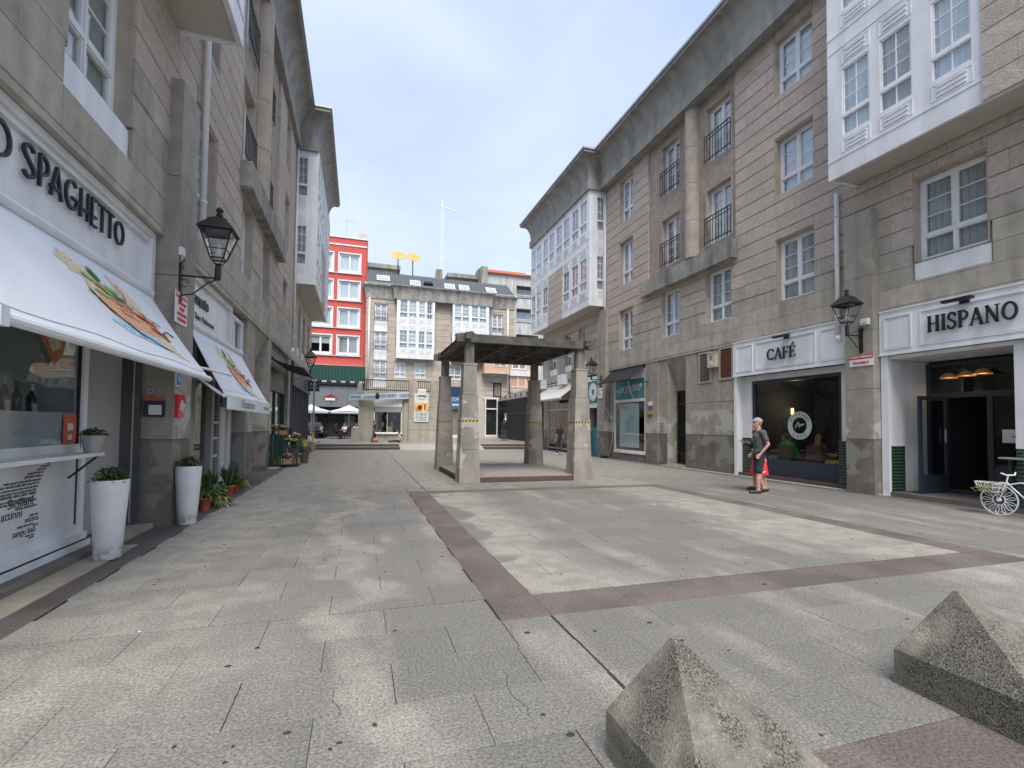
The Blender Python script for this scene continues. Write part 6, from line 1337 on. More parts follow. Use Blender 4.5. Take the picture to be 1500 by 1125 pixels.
tpot((-2.36, 10.15, 0), .09, .12, 'stripe', 'low terracotta pot spilling variegated strap leaves onto the paving', 14)
tpot((-2.52, 11.35, 0), .12, .24, 'spike', 'large terracotta pot with a tall dark green snake plant, in the middle of the row', 15, 1.15)
tpot((-2.74, 10.9, 0), .12, .22, 'spike', 'terracotta pot of dark spiky leaves close to the restaurant window', 16, 1.1)
tpot((-2.56, 12.2, 0), .10, .15, 'broad', 'terracotta pot of low leafy plant toward the far end of the row', 17)
tpot((-2.6, 12.9, 0), .10, .15, 'stripe', 'last terracotta pot of trailing leaves before the stone recess', 18)

# ------------------------------------------------------------------ florist's stand
FSD = thing('flower_stand', 'dark green wheeled display stand with shelves outside the florist', 'stand', (-2.45, 19.1, 0), 0)
DGP = mat('dark_green_stand', (.01, .055, .035), .45, .1); b = MB()
for x in (-.42, .05, .42):
    for y in (-.45, .45):
        top = 1.15 if x < .1 else .78; b.box(x - .02, x + .02, y - .02, y + .02, .06, top)
b.box(-.46, .46, -.5, .5, .06, .10); b.obj('stand_frame', DGP, FSD)
MB().box(-.46, .08, -.5, .5, 1.10, 1.13).obj('top_shelf', DGP, FSD); MB().box(.05, .46, -.5, .5, .72, .75).obj('lower_shelf', DGP, FSD); MB().box(-.46, -.43, -.5, .5, .1, 1.1).obj('side_board', DGP, FSD)
b = MB()
for i in range(6): b.box(-.40 + i * .07, -.36 + i * .07, -.5, -.485, .1, 1.1)
b.obj('slats', DGP, FSD)
for x in (-.4, .4):
    for y in (-.44, .44): MB().tube([(x - .02, y, .035), (x + .02, y, .035)], .035, 12).obj('wheel', BLACK, FSD)
def crate(x, y, z, lb, w_=.34, d_=.28, h=.2):
    t = thing('wooden_crate', lb, 'crate', (-2.45 + x, 19.1 + y, z), 0, 'wooden crates on the flower stand')
    pl = MB().box(-w_ / 2, w_ / 2, -.008, .008, 0, h * .28).mesh('plank', CRATE); ps = MB().box(-.008, .008, -d_ / 2, d_ / 2, 0, h * .28).mesh('plank', CRATE)
    for k in range(3):
        for s_ in (-1, 1): link('plank', pl, t, (0, s_ * d_ / 2, k * h * .34)); link('plank', ps, t, (s_ * w_ / 2, 0, k * h * .34))
    b = MB(); b.box(-w_ / 2, w_ / 2, -d_ / 2, d_ / 2, 0, .01)
    for s1 in (-1, 1):
        for s2 in (-1, 1): b.box(s1 * (w_ / 2 - .02) - .01, s1 * (w_ / 2 - .02) + .01, s2 * (d_ / 2 - .02) - .01, s2 * (d_ / 2 - .02) + .01, 0, h)
    b.obj('corner_posts', CRATE, t)
crate(.08, -.34, .10, 'wooden crate on the bottom deck of the flower stand, left one of the two'); crate(.36, .02, .10, 'wooden crate on the bottom deck of the flower stand, right one of the two', .2); crate(-.06, -.36, 1.13, 'small wooden crate on the top shelf of the flower stand under the pink flowers', .22, .24, .15)
def flowers(x, y, z, r, cols_, lb, seed, pot=None, n=26, fr_=.04, hh=.2):
    rnd = random.Random(seed); t = thing('flower_bunch', lb, 'flowers', (-2.45 + x, 19.1 + y, z), 0)
    if pot: b = MB(); b.lathe([(pot * .75, -.18), (pot, 0), (pot * .9, 0)], 16, cap=False); b.lathe([(pot * .75, -.18), (pot * .75, -.175)], 16); b.obj('pot', ZINC if seed % 2 else BLACK, t, smooth=True)
    b = MB(); bush(b, (0, 0, -.02), r * .9, hh, 90, .10, .045, rnd, (0, 1)); b.obj('leaves', [LEAF, LEAF2], t); b = MB()
    for i in range(n):
        a = rnd.uniform(0, 2 * PI); q = rnd.random() ** .5; p = (math.cos(a) * r * q, math.sin(a) * r * q, hh * (1 - .45 * q) + rnd.uniform(-.02, .03)); k = rnd.randrange(len(cols_))
        for j in range(7): aa = j * 2 * PI / 7 + i; leaf(b, p, (math.cos(aa), math.sin(aa), .5), fr_ * 1.8, fr_ * 1.5, .3, k, 2)
        b.blob((p[0], p[1], p[2] + .008), fr_ * .5, 5, k)
    b.obj('blossoms', cols_, t)
FP = mat('pink_petal', (.78, .40, .38), .7, .12, 20); FPL = mat('pale_pink_petal', (.75, .52, .48), .7, .1, 20); FW = mat('cream_petal', (.75, .68, .50), .7, .1, 20); FY = mat('yellow_petal', (.75, .62, .12), .7, .1); FR = mat('magenta_petal', (.45, .02, .10), .7, .1)
flowers(-.28, -.34, 1.31, .25, [FP, FPL], 'pink hydrangea heads in a grey pot on the top shelf of the stand', 21, .12, 34, .05, .14); flowers(-.05, -.34, 1.29, .16, [FPL, FP], 'pale pink flowers over the small crate on the top shelf', 22, None, 24, .05, .12)
flowers(.10, .05, 1.1, .12, [FR], 'dark magenta flowers behind the yellow ones on the stand', 23, .09, 14, .04, .3); flowers(.24, .0, .98, .26, [FW, FPL], 'cream and pink mixed flowers at the middle of the stand', 24, .1, 36, .04, .2)
flowers(.14, -.3, .86, .25, [FY, FW], 'bunch of yellow flowers on the lower shelf of the stand', 25, .1, 22, .045, .12); flowers(.30, -.34, .84, .13, [FY], 'yellow roses beside the crate edge on the lower shelf', 26, .09, 14, .045, .12)
flowers(.08, -.34, .30, .17, [FP, FPL], 'pink blooms rising from the left crate on the bottom deck', 27, None, 24, .05, .16); flowers(.36, .0, .30, .13, [FPL, FP], 'pink blooms rising from the right crate on the bottom deck', 28, None, 20, .05, .16)
flowers(-.28, -.38, .28, .12, [LEAF2], 'leafy green plant in a pot on the bottom deck, behind the stand slats', 29, .08, 10, .03, .18)
t = thing('potted_plant', 'dark tub with striped yellow leaves beyond the flower stand', 'potted plant', (-1.95, 20.3, 0)); b = MB(); b.lathe([(.13, 0), (.17, .5), (.18, .5), (.15, .45)], 18, cap=False); b.obj('pot', mat('brown_tub', (.10, .075, .055), .7, .1), t); b = MB(); rnd = random.Random(31); bush(b, (0, 0, .5), .2, .2, 110, .14, .05, rnd, (0, 1))
for i in range(12): a = rnd.uniform(0, 6.3); leaf(b, (0, 0, .5), (math.cos(a) * .3, math.sin(a) * .3, 1), .55, .05, .1, 2, 3)
b.obj('foliage', [LEAF, LEAF2, FY], t)

# ------------------------------------------------------------------ bottles and goods in the counter window
BG = mat('dark_bottle_glass', (.01, .016, .012), .12, 0, spec=.6)
for i, (yy, h, cap_, lb) in enumerate(((5.72, .36, (.55, .5, .42), 'wine bottle with a white capsule ring, leftmost of the four in the window'), (6.02, .40, (.18, .42, .45), 'tall wine bottle with a pale blue capsule, second of the four in the window'), (6.20, .37, (.03, .03, .03), 'all-dark wine bottle without a label, third of the four in the window'), (6.44, .35, (.72, .72, .68), 'wine bottle with a white capsule and white label, rightmost in the window'))):
    t = thing('wine_bottle', lb, 'bottle', (-3.30, yy, 1.56), PI / 2, 'wine bottles in the counter window'); r = .045; MB().lathe([(r * .9, 0), (r, .01), (r, h * .55), (r * .8, h * .64), (r * .36, h * .74), (r * .33, h * .97), (r * .38, h)], 20).obj('bottle', BG, t, smooth=True); MB().lathe([(r * .36, h * .8), (r * .4, h * .985), (r * .36, h + .003)], 16).obj('capsule', mat('capsule_%d' % i, cap_, .5, 0), t)
    if i != 2:
        b = MB(); 
        for k in range(8): a0, a1 = -PI / 2 - .9 + k * 1.8 / 8, -PI / 2 - .9 + (k + 1) * 1.8 / 8; b.face([((r + .001) * math.cos(a), (r + .001) * math.sin(a), z) for a, z in ((a0, h * .12), (a1, h * .12), (a1, h * .42), (a0, h * .42))])
        b.obj('label', WHITE2, t)
t = thing('flask', 'straw-bottomed wine flask at the left end of the window ledge', 'bottle', (-3.32, 5.15, 1.56)); MB().lathe([(.07, 0), (.10, .05), (.115, .14), (.08, .22), (.045, .24)], 20).obj('straw_base', mat('straw', (.42, .28, .12), .8, .3, 60), t, smooth=True); MB().lathe([(.05, .235), (.03, .28), (.02, .42)], 16).obj('neck', BG, t, smooth=True)
for i, (yy, w_, h) in enumerate(((4.95, .12, .18), (5.3, .13, .15))):
    t = thing('price_card', ['white price card standing left of the straw flask', 'white price card standing right of the straw flask'][i], 'card', (-3.22, yy, 1.56), PI / 2); MB().hexa([(0, -.02, 0), (w_, -.02, 0), (w_, -.015, 0), (0, -.015, 0)], [(0, .02, h), (w_, .02, h), (w_, .025, h), (0, .025, h)]).obj('card', WHITE2, t); MB().box(w_ * .2, w_ * .8, -.024, -.018, h * .2, h * .3).obj('print', BLU, t)
t = thing('pizza_poster', 'pizza slice photo stuck inside the counter window below the awning', 'poster', (-3.13, 6.05, 1.98), PI / 2); t.scale = (1.35, 1, 1.2); b = MB(); b.face([(-.05, 0, .95), (.55, 0, .72), (.42, 0, .22), (.3, 0, .12), (-.0, 0, .5)]); b.obj('crust', mat('crust', (.38, .15, .06), .7, .3, 20), t); b = MB(); b.face([(.0, -.003, .92), (.5, -.003, .70), (.38, -.003, .28), (.28, -.003, .24), (.04, -.003, .55)]); b.obj('cheese', mat('cheese', (.50, .46, .30), .7, .3, 20), t); b = MB(); rnd = random.Random(8)
for i in range(20): b.blob((rnd.uniform(.05, .42), -.006, rnd.uniform(.42, .78)), rnd.uniform(.02, .04), 7)
for v in range(len(b.v)): x, y, z = b.v[v]; b.v[v] = (x, -.005 + (y + .006) * .05, z)
b.obj('basil', LEAF, t)

# ------------------------------------------------------------------ white bicycle planter
BK = thing('bicycle_planter', 'ornamental white wire bicycle carrying a flower basket beside the HISPANO doorway', 'bicycle', (11.12, 5.82, .0), PI * .5 + .0)
def wheel(x, r):
    b = MB(); b2 = MB(); n = 32
    for i in range(n): a0, a1 = 2 * PI * i / n, 2 * PI * (i + 1) / n; b.bar((x + r * math.cos(a0), 0, r + .01 + r * math.sin(a0)), (x + r * math.cos(a1), 0, r + .01 + r * math.sin(a1)), .022, .016)
    for i in range(14): b2.bar((x + r * .34 * math.cos(a0), 0, r + .01 + r * .34 * math.sin(a0)), (x + r * .34 * math.cos(a0 + .45), 0, r + .01 + r * .34 * math.sin(a0 + .45)), .014); a0 += 2 * PI / 14
    W = b.obj('wheel', WHITE, BK); b2.obj('inner_ring', WHITE, W); b = MB()
    for i in range(13):
        a = 2 * PI * i / 13; pts = [(x + rr_ * math.cos(a + k), 0, r + .01 + rr_ * math.sin(a + k)) for rr_, k in ((r * .34, 0), (r * .55, .14), (r * .78, .16), (r * .97, 0))]; b.tube(pts, .006, 5); pts = [(x + rr_ * math.cos(a + k), 0, r + .01 + rr_ * math.sin(a + k)) for rr_, k in ((r * .34, 0), (r * .6, -.12), (r * .97, -.02))]; b.tube(pts, .005, 5)
    b.obj('spokes', WHITE, W); MB().tube([(x, -.03, r + .01), (x, .03, r + .01)], .03, 10).obj('hub', WHITE, W)
wheel(.02, .27); wheel(-.78, .27)
b = MB(); b.tube([(.02, 0, .28), (-.08, 0, .56), (-.12, 0, .74)], .012, 8); b.tube([(-.10, 0, .60), (-.35, 0, .34), (-.5, 0, .30)], .012, 8); b.tube([(-.10, 0, .56), (-.3, 0, .62), (-.55, 0, .58)], .012, 8); b.tube([(-.5, 0, .30), (-.55, 0, .62)], .012, 8); b.tube([(-.5, 0, .3), (-.78, 0, .28)], .012, 8); b.tube([(-.55, 0, .58), (-.78, 0, .28)], .012, 8)
b.tube([(.02, 0, .28), (.12, 0, .48), (.0, 0, .60), (-.1, 0, .6)], .009, 8); b.obj('frame', WHITE, BK); b = MB(); b.tube([(-.12, -.2, .78), (-.16, -.1, .74), (-.12, 0, .74), (-.16, .1, .74), (-.12, .2, .78)], .012, 8); b.obj('handlebar', WHITE, BK); MB().lathe([(.02, .62), (.09, .64), (.08, .67)], 12, (-.58, 0), sx=1.5).obj('saddle', WHITE, BK)
b = MB(); 
for z, r in ((.42, .11), (.50, .13), (.58, .15)): b.tube([(.15 + r * 1.5 * math.cos(a), r * math.sin(a), z) for a in [2 * PI * i / 16 for i in range(17)]], .006, 5)
for i in range(12): a = 2 * PI * i / 12; b.tube([(.15 + .16 * math.cos(a), .11 * math.sin(a), .42), (.15 + .22 * math.cos(a), .15 * math.sin(a), .58)], .005, 5)
b.obj('basket', WHITE, BK)
t = thing('flower_bunch', 'yellow-green flowering plant filling the bicycle basket', 'flowers', (11.12, 5.98, .52)); b = MB(); rnd = random.Random(41); bush(b, (0, 0, -.1), .24, .14, 200, .07, .035, rnd, (0, 1, 2, 3)); b.obj('foliage', [LEAF, LEAF2, mat('yellow_bloom', (.55, .42, .10), .7, .1), mat('pinkish_bloom', (.55, .28, .18), .7, .1)], t)
t = thing('bar_table', 'narrow high shelf table outside the cafe doorway', 'table', (11.75, 5.55, .1)); MB().box(-.14, .14, -.75, .55, .90, .93).obj('top', mat('grey_top', (.3, .29, .27), .5, .1), t); MB().box(-.03, .03, -.66, -.6, 0, .90).obj('leg', BLACK, t); MB().box(-.03, .03, .4, .46, 0, .90).obj('leg', BLACK, t)

# ------------------------------------------------------------------ people
def hull_bones(bones):
    bm = bmesh.new()
    for p, q, r1, r2 in bones:
        t = bmesh.new(); 
        for c, r in ((p, r1), (q, r2)):
            if isinstance(r, tuple): m_ = Matrix.Translation(c) @ Matrix.Diagonal((*r, 1))
            else: m_ = Matrix.Translation(c) @ Matrix.Scale(r, 4)
            bmesh.ops.create_icosphere(t, subdivisions=2, radius=1, matrix=m_)
        bmesh.ops.convex_hull(t, input=t.verts, use_existing_faces=False); 
        loose = [v for v in t.verts if not v.link_faces]; bmesh.ops.delete(t, geom=loose, context='VERTS')
        me = bpy.data.meshes.new('x'); t.to_mesh(me); t.free(); bm.from_mesh(me); bpy.data.meshes.remove(me)
    return bm
def remesh(bones, name, m, parent, vox, dec=.35, sm=4):
    bm = hull_bones(bones); me = bpy.data.meshes.new('x'); bm.to_mesh(me); bm.free(); o = bpy.data.objects.new('x', me); col.objects.link(o)
    r = o.modifiers.new('r', 'REMESH'); r.mode = 'VOXEL'; r.voxel_size = vox
    s_ = o.modifiers.new('s', 'SMOOTH'); s_.iterations = sm; s_.factor = .5
    d = o.modifiers.new('d', 'DECIMATE'); d.ratio = dec
    dg = bpy.context.evaluated_depsgraph_get(); me2 = bpy.data.meshes.new_from_object(o.evaluated_get(dg)); bpy.data.objects.remove(o); bpy.data.meshes.remove(me)
    me2.name = name; me2.materials.clear(); me2.materials.append(m); me2.polygons.foreach_set('use_smooth', [True] * len(me2.polygons)); return link(name, me2, parent)
V = Vector
def person(lb, loc, rz, h=1.72, pose='stand', top=None, bot=None, hair=HAIRB, shoes=SHOEB, sleeves='short', legs='long', arms='down', cap=None, vox=.012, female=False, long_hair=False, group=None, stride=.0, extra=None, head_dir=0.):
    t = thing('person', lb, 'person', loc, rz, group); k = h / 1.75; S = .92 if female else 1.
    hipz = .93 if pose != 'sit' else .48; 
    if pose == 'floor': hipz = .12
    def P(x, y, z): return V((x * k, y * k, z * k))
    dz = hipz - .93
    hip = [P(-.09 * S, 0, hipz), P(.09 * S, 0, hipz)]; chest = P(0, .02 if pose != 'sit' else .04, 1.30 + dz); neck = P(0, .01, 1.46 + dz); headc = P(0, .035, 1.63 + dz)
    sh = [P(-.185 * S, 0, 1.40 + dz), P(.185 * S, 0, 1.40 + dz)]
    if pose == 'stand':
        knee = [P(-.10, .02 + stride * .55, .50), P(.10, .03 - stride * .35, .50)]; ank = [P(-.10, -.02 + stride, .09), P(.10, -.04 - stride, .09 + abs(stride) * .2)]
    elif pose == 'sit': knee = [P(-.12, .44, .50), P(.12, .44, .50)]; ank = [P(-.12, .42, .09), P(.12, .46, .09)]
    else: knee = [P(-.10, .42, .14), P(.10, .42, .14)]; ank = [P(-.1, .84, .08), P(.1, .84, .08)]
    toe = [a + P(0, .17, -.055) for a in ank]
    if pose == 'floor': toe = [a + P(0, .05, .14) for a in ank]
    if arms == 'down': el = [sh[0] + P(-.05, -.04, -.29), sh[1] + P(.05, -.04, -.29)]; wr = [el[0] + P(-.0, .07, -.25), el[1] + P(.0, .07, -.25)]
    elif arms == 'table': el = [sh[0] + P(-.06, .12, -.25), sh[1] + P(.06, .12, -.25)]; wr = [el[0] + P(.10, .22, .02), el[1] + P(-.10, .22, .02)]
    elif arms == 'phone': el = [sh[0] + P(-.05, .04, -.28), sh[1] + P(.05, .04, -.28)]; wr = [el[0] + P(.04, .24, .10), el[1] + P(-.04, .24, .10)]
    elif arms == 'pocket': el = [sh[0] + P(-.07, -.08, -.27), sh[1] + P(.07, -.08, -.27)]; wr = [el[0] + P(.05, .14, -.2), el[1] + P(-.05, .14, -.2)]
    else: el = [sh[0] + P(-.1, -.14, -.26), sh[1] + P(.1, -.14, -.26)]; wr = [el[0] + P(-.08, -.1, -.24), el[1] + P(.08, -.1, -.24)]
    r = lambda q: q * k
    B_ = [(P(0, 0, hipz + .02), P(0, 0, hipz + .10), (r(.155), r(.105), r(.10)), (r(.14), r(.10), r(.08))), (P(0, 0, hipz + .10), chest, (r(.135), r(.10), r(.08)), (r(.155 * S), r(.11), r(.10))), (sh[0], sh[1], r(.062), r(.062)), (chest, neck, (r(.13 * S), r(.10), r(.10)), r(.055)), (neck - P(0, 0, .03), neck + P(0, .015, .08), r(.055), r(.052)),
          (headc, headc + P(0, .0, .04), (r(.075), r(.095), r(.085)), (r(.078), r(.098), r(.075))), (headc + P(0, .03, -.075), headc, r(.045), (r(.07), r(.08), r(.07))), (headc + P(0, .092, .005), headc + P(0, .112, -.025), r(.010), r(.015)), (headc + P(0, .09, -.06), headc + P(0, .09, -.055), r(.022), r(.022))]
    for s_ in (-1, 1): B_.append((headc + P(s_ * .077, -.005, .0), headc + P(s_ * .083, -.012, .03), r(.012), r(.016)))
    legb = []; armb = []
    for i, s_ in ((0, -1), (1, 1)):
        legb += [(hip[i], knee[i], r(.085), r(.055)), (knee[i], knee[i] + (ank[i] - knee[i]) * .35 + P(0, -.012, 0), r(.053), r(.054)), (knee[i] + (ank[i] - knee[i]) * .3, ank[i], r(.053), r(.036))]
        armb += [(sh[i], el[i], r(.050), r(.038)), (el[i], wr[i], r(.038), r(.025))]
    foot = [(ank[i] + P(0, -.03, -.045), toe[i], r(.040), r(.034)) for i in (0, 1)] + [(ank[i], ank[i] + P(0, -.03, -.04), r(.04), r(.042)) for i in (0, 1)]
    hand = []
    for i, s_ in ((0, -1), (1, 1)):
        d = (wr[i] - el[i]).normalized(); side = V((0, 1, 0)) if abs(d.z) > .6 else V((s_ * -1, 0, 0)); n_ = d.cross(side).normalized(); palm = wr[i] + d * r(.075); hand += [(wr[i], palm, r(.024), (r(.026), r(.034), r(.026)))]
        for q, ln in ((-.032, .068), (-.011, .080), (.011, .076), (.032, .060)):
            b0 = palm + side * r(q); m1 = b0 + d * r(ln * .55) + n_ * r(.006 * s_); hand += [(b0, m1, r(.0095), r(.009)), (m1, m1 + d * r(ln * .42) + n_ * r(.018 * s_), r(.009), r(.0075))]
        th = wr[i] + d * r(.025) + side * r(.03); m1 = th + d * r(.035) + side * r(.028); hand += [(th, m1, r(.012), r(.010)), (m1, m1 + d * r(.03) + side * r(.006), r(.010), r(.008))]
    remesh(B_ + legb + armb + foot + hand, 'body', SKIN, t, min(vox, .009), .25, 3)
    e = .014
    def grow(L_, q): return [(a, c, tuple(z + q for z in x) if isinstance(x, tuple) else x + q, tuple(z + q for z in y) if isinstance(y, tuple) else y + q) for a, c, x, y in L_]
    if top:
        T_ = grow(B_[0:3], r(e)) + [(chest, neck - P(0, 0, .035), (r(.14 * S), r(.115), r(.11)), r(.066))]
        for i in (0, 1):
            if sleeves == 'short': T_.append((sh[i], sh[i] + (el[i] - sh[i]) * .62, r(.066), r(.060)))
            elif sleeves == 'long': T_ += [(sh[i], el[i], r(.064), r(.050)), (el[i], wr[i], r(.048), r(.036))]
        T_.append((P(0, 0, hipz - .03), P(0, 0, hipz + .05), (r(.165), r(.125), r(.05)), (r(.165), r(.125), r(.06)))); remesh(T_, 'shirt', top, t, vox, .5, 3)
    if bot:
        if legs == 'skirt':
            b = MB(); n = 30; rings = [(hipz + .10, .15, .12), (hipz - .1, .20, .16), (hipz - .35, .22, .19), (hipz - .50, .245, .22)]; base = 0
            for z, rx, ry in rings:
                for j in range(n): a = 2 * PI * j / n; w1 = 1 + .07 * math.sin(a * 7) * (hipz - z) * 2; b.v.append((rx * w1 * k * math.cos(a), ry * w1 * k * math.sin(a), z * k))
            for i in range(3):
                for j in range(n): j2 = (j + 1) % n; b.f.append((i * n + j, i * n + j2, (i + 1) * n + j2, (i + 1) * n + j)); b.m.append(0)
            b.obj('skirt', bot, t, smooth=True)
        else:
            L_ = grow(B_[0:1], r(.012)); f = 1. if legs == 'long' else .0
            for i in (0, 1):
                if legs == 'long': L_ += [(hip[i], knee[i], r(.10), r(.072)), (knee[i], ank[i] + (knee[i] - ank[i]) * .06, r(.072), r(.056))]
                else: L_ += [(hip[i], hip[i] + (knee[i] - hip[i]) * .95, r(.105), r(.085))]
            remesh(L_, 'shorts' if legs != 'long' else 'trousers', bot, t, vox, .5, 3)
    remesh([(a, c, x + r(.010), y + r(.010)) for a, c, x, y in foot[:2]], 'shoes', shoes, t, vox, .5, 2)
    if cap: remesh([(headc + P(0, -.01, .035), headc + P(0, 0, .06), (r(.088), r(.108), r(.07)), (r(.08), r(.10), r(.068))), (headc + P(0, .08, .055), headc + P(0, .17, .045), (r(.07), r(.03), r(.010)), (r(.05), r(.02), r(.008)))], 'cap', cap, t, vox * .8, .5, 2)
    else:
        Hh = [(headc + P(0, -.022, .03), headc + P(0, -.01, .065), (r(.087), r(.098), r(.08)), (r(.08), r(.09), r(.07)))]
        if long_hair: Hh += [(headc + P(0, -.06, 0), headc + P(0, -.075, -.22), (r(.085), r(.05), r(.08)), (r(.10), r(.035), r(.06)))]
        else: Hh += [(headc + P(0, -.05, -.02), headc + P(0, -.05, -.05), (r(.075), r(.05), r(.05)), (r(.06), r(.045), r(.04)))]
        remesh(Hh, 'hair', hair, t, vox, .5, 2)
    b = MB()
    for s_ in (-1, 1): c = headc + P(s_ * .032, .082, .012); b.blob(tuple(c), r(.012), 8)
    b.obj('eyes', mat_eye, t); c = headc + P(0, .108, -.052); MB().box(c.x - r(.024), c.x + r(.024), c.y - r(.006), c.y + r(.004), c.z - r(.004), c.z + r(.004)).obj('mouth', mat_lip, t)
    return t
mat_eye = mat('eye_dark', (.03, .02, .02), .2, 0); mat_lip = mat('lips', (.35, .12, .10), .5, 0)
def cl(n, c, v=.15): return mat(n, c, .9, v, 12, .3, 40)
GT = cl('charcoal_tshirt', (.085, .085, .095)); DBS = cl('navy_shorts', (.02, .025, .045)); RSK = mat('red_dotted_skirt', (.60, .03, .035), .8, 0)
nt2 = RSK.node_tree; vv = nt2.nodes.new('ShaderNodeTexVoronoi'); vv.inputs['Scale'].default_value = 16; tcc = nt2.nodes.new('ShaderNodeTexCoord'); nt2.links.new(tcc.outputs['Object'], vv.inputs['Vector']); m_ = nt2.nodes.new('ShaderNodeMath'); m_.operation = 'LESS_THAN'; m_.inputs[1].default_value = .25; nt2.links.new(vv.outputs['Distance'], m_.inputs[0]); mxx = nt2.nodes.new('ShaderNodeMix'); mxx.data_type = 'RGBA'; nt2.links.new(m_.outputs[0], mxx.inputs[0]); mxx.inputs[6].default_value = (.60, .03, .035, 1); mxx.inputs[7].default_value = (.75, .7, .65, 1); nt2.links.new(mxx.outputs[2], nt2.nodes['Principled BSDF'].inputs['Base Color'])
person('man in grey cap, charcoal T-shirt and navy shorts walking past the cafe window', (9.08, 9.3, 0), math.radians(72), 1.78, 'stand', GT, DBS, cap=cl('grey_cap', (.30, .30, .32)), arms='pocket', legs='short', stride=.10, vox=.009)
person('woman in red dotted skirt and dark top close behind the man in the cap', (9.38, 9.62, 0), math.radians(72), 1.66, 'stand', cl('dark_top', (.03, .03, .035)), RSK, arms='phone', legs='skirt', female=True, stride=-.10, vox=.011, sleeves='long', long_hair=True)
person('woman with long reddish hair in black, walking away near the white awning', (10.25, 24.1, 0), .15, 1.64, 'stand', cl('black_tee', (.02, .02, .025)), cl('dark_grey_jeans', (.045, .045, .055)), hair=mat('auburn_hair', (.12, .035, .02), .6, .3, 60), shoes=SHOEW, female=True, long_hair=True, stride=.14)
person('man in a dark jacket standing by the black hoarding near the white mark', (11.0, 37.0, .32), .1, 1.72, 'stand', cl('navy_jacket', (.02, .025, .045)), cl('olive_trousers', (.07, .075, .07)), sleeves='long', stride=.08)
person('boy in dark clothes walking to the right in front of the kiosk', (1.0, 33.6, .32), -PI / 2, 1.42, 'stand', cl('dark_red_shirt', (.06, .02, .04)), cl('dark_navy_trousers', (.02, .022, .045)), stride=.16, vox=.011)
t = thing('ball', 'orange ball at the feet of the boy by the kiosk', 'ball', (1.12, 33.4, .47)); MB().blob((0, 0, 0), .15, 16).obj('ball_skin', mat('orange_ball', (.75, .18, .07), .5, .1), t, smooth=True); MB().lathe([(.151, -.006), (.152, 0), (.151, .006)], 20, cap=False).obj('seam', BLACK, t)
person('child in a white top sitting on the ground by the kiosk window', (2.62, 33.2, .32), PI / 2, 1.35, 'floor', cl('white_top', (.6, .58, .6)), cl('black_leggings', (.015, .015, .018)), arms='back', vox=.011)
person('person in dark red clothing half hidden behind a near left pergola pillar', (8.75, 41.5, .32), 0, 1.7, 'stand', cl('wine_red_coat', (.10, .015, .025)), cl('black_trousers', (.02, .02, .02)), sleeves='long', female=True)
# seated people in the cafe window
def chair(loc, rz, lb, m, group=None, cat='chair', name='chair'):
    t = thing(name, lb, cat, loc, rz, group); MB().box(-.2, .2, -.2, .2, .43, .46).obj('seat', m, t); b = MB(); b.box(-.2, .2, -.21, -.18, .5, .92); b.obj('backrest', m, t)
    for x in (-.18, .18):
        for y in (-.18, .18): MB().box(x - .015, x + .015, y - .015, y + .015, 0, .92 if y < 0 else .43).obj('leg', m, t)
    return t
CH = mat('brown_chair_wood', (.10, .055, .035), .5, .2, 8)
SH = [('leaning person in a green hooded jacket seated in the cafe window', 11.55, cl('green_jacket', (.03, .30, .06)), HAIRB, 'long', PI), ('blonde person in a rust cardigan seated in the middle of the cafe window', 10.55, cl('rust_cardigan', (.22, .04, .03)), HAIRG, 'long', PI), ('person in a yellow skirt at the right edge of the cafe window, facing left', 9.85, cl('dark_blouse', (.03, .03, .035)), HAIRB, 'short', PI / 2 - 1.2)]
for i, (lb, yy, c_, hr, slv, rz) in enumerate(SH):
    rzz = [-PI / 2 + .2, -PI / 2 + .15, .1][i]; x_ = [12.35, 12.38, 12.5][i]
    person(lb, (x_, yy, .14), rzz, 1.66, 'sit', c_, cl('yellow_skirt', (.50, .46, .03)) if i == 2 else cl('dark_trousers_%d' % i, (.03, .03, .04)), hair=hr, arms='table', sleeves=slv, female=True, long_hair=(i == 1)); chair((x_ - .02, yy, .12), rzz, ['brown chair under the person in green', 'brown chair under the blonde person', 'brown chair under the person in the yellow skirt'][i], CH, 'brown cafe chairs')
person('pale-shirted person seated deeper in the cafe, left of the one in green', (12.8, 12.05, .14), PI / 2 - .3, 1.66, 'sit', cl('pale_blue_shirt', (.35, .40, .50)), cl('grey_trousers', (.2, .2, .22)), arms='table')
person('grey-shirted person seated in the dark between the blonde and the yellow skirt', (13.05, 10.2, .14), PI / 2, 1.62, 'sit', cl('grey_shirt', (.22, .24, .30)), cl('black_jeans', (.02, .02, .02)), arms='table')
for i, yy in enumerate((11.6, 10.4)):
    t = thing('cafe_table', ['small dark table behind the person in green', 'small dark table behind the blonde person'][i], 'table', (12.9, yy, .12)); MB().box(-.3, .3, -.35, .35, .72, .75).obj('table_top', CH, t); MB().lathe([(.2, 0), (.2, .02), (.03, .05), (.03, .72)], 12).obj('leg', IRON, t)
# restaurant interior on the left
t = thing('dining_table', 'dark covered restaurant table with glasses behind the second planter', 'table', (-3.55, 9.75, .06)); MB().box(-.35, .35, -.35, .35, .73, .76).obj('table_top', BLACK, t); MB().box(-.34, .34, -.34, .34, .3, .73).obj('table_cloth', BLACK, t); b = MB()
for x, y in ((.1, -.1), (-.1, .05), (.15, .15)): b.lathe([(.03, .76), (.005, .77), (.005, .84), (.035, .88), (.032, .95)], 10, (x, y), cap=False)
b.obj('glasses', bpy.data.materials['lantern_glass'], t)
chair((-3.3, 9.4, .06), .3, 'reddish restaurant chair beside the dark table', mat('red_brown_chair', (.22, .07, .055), .6, .1))
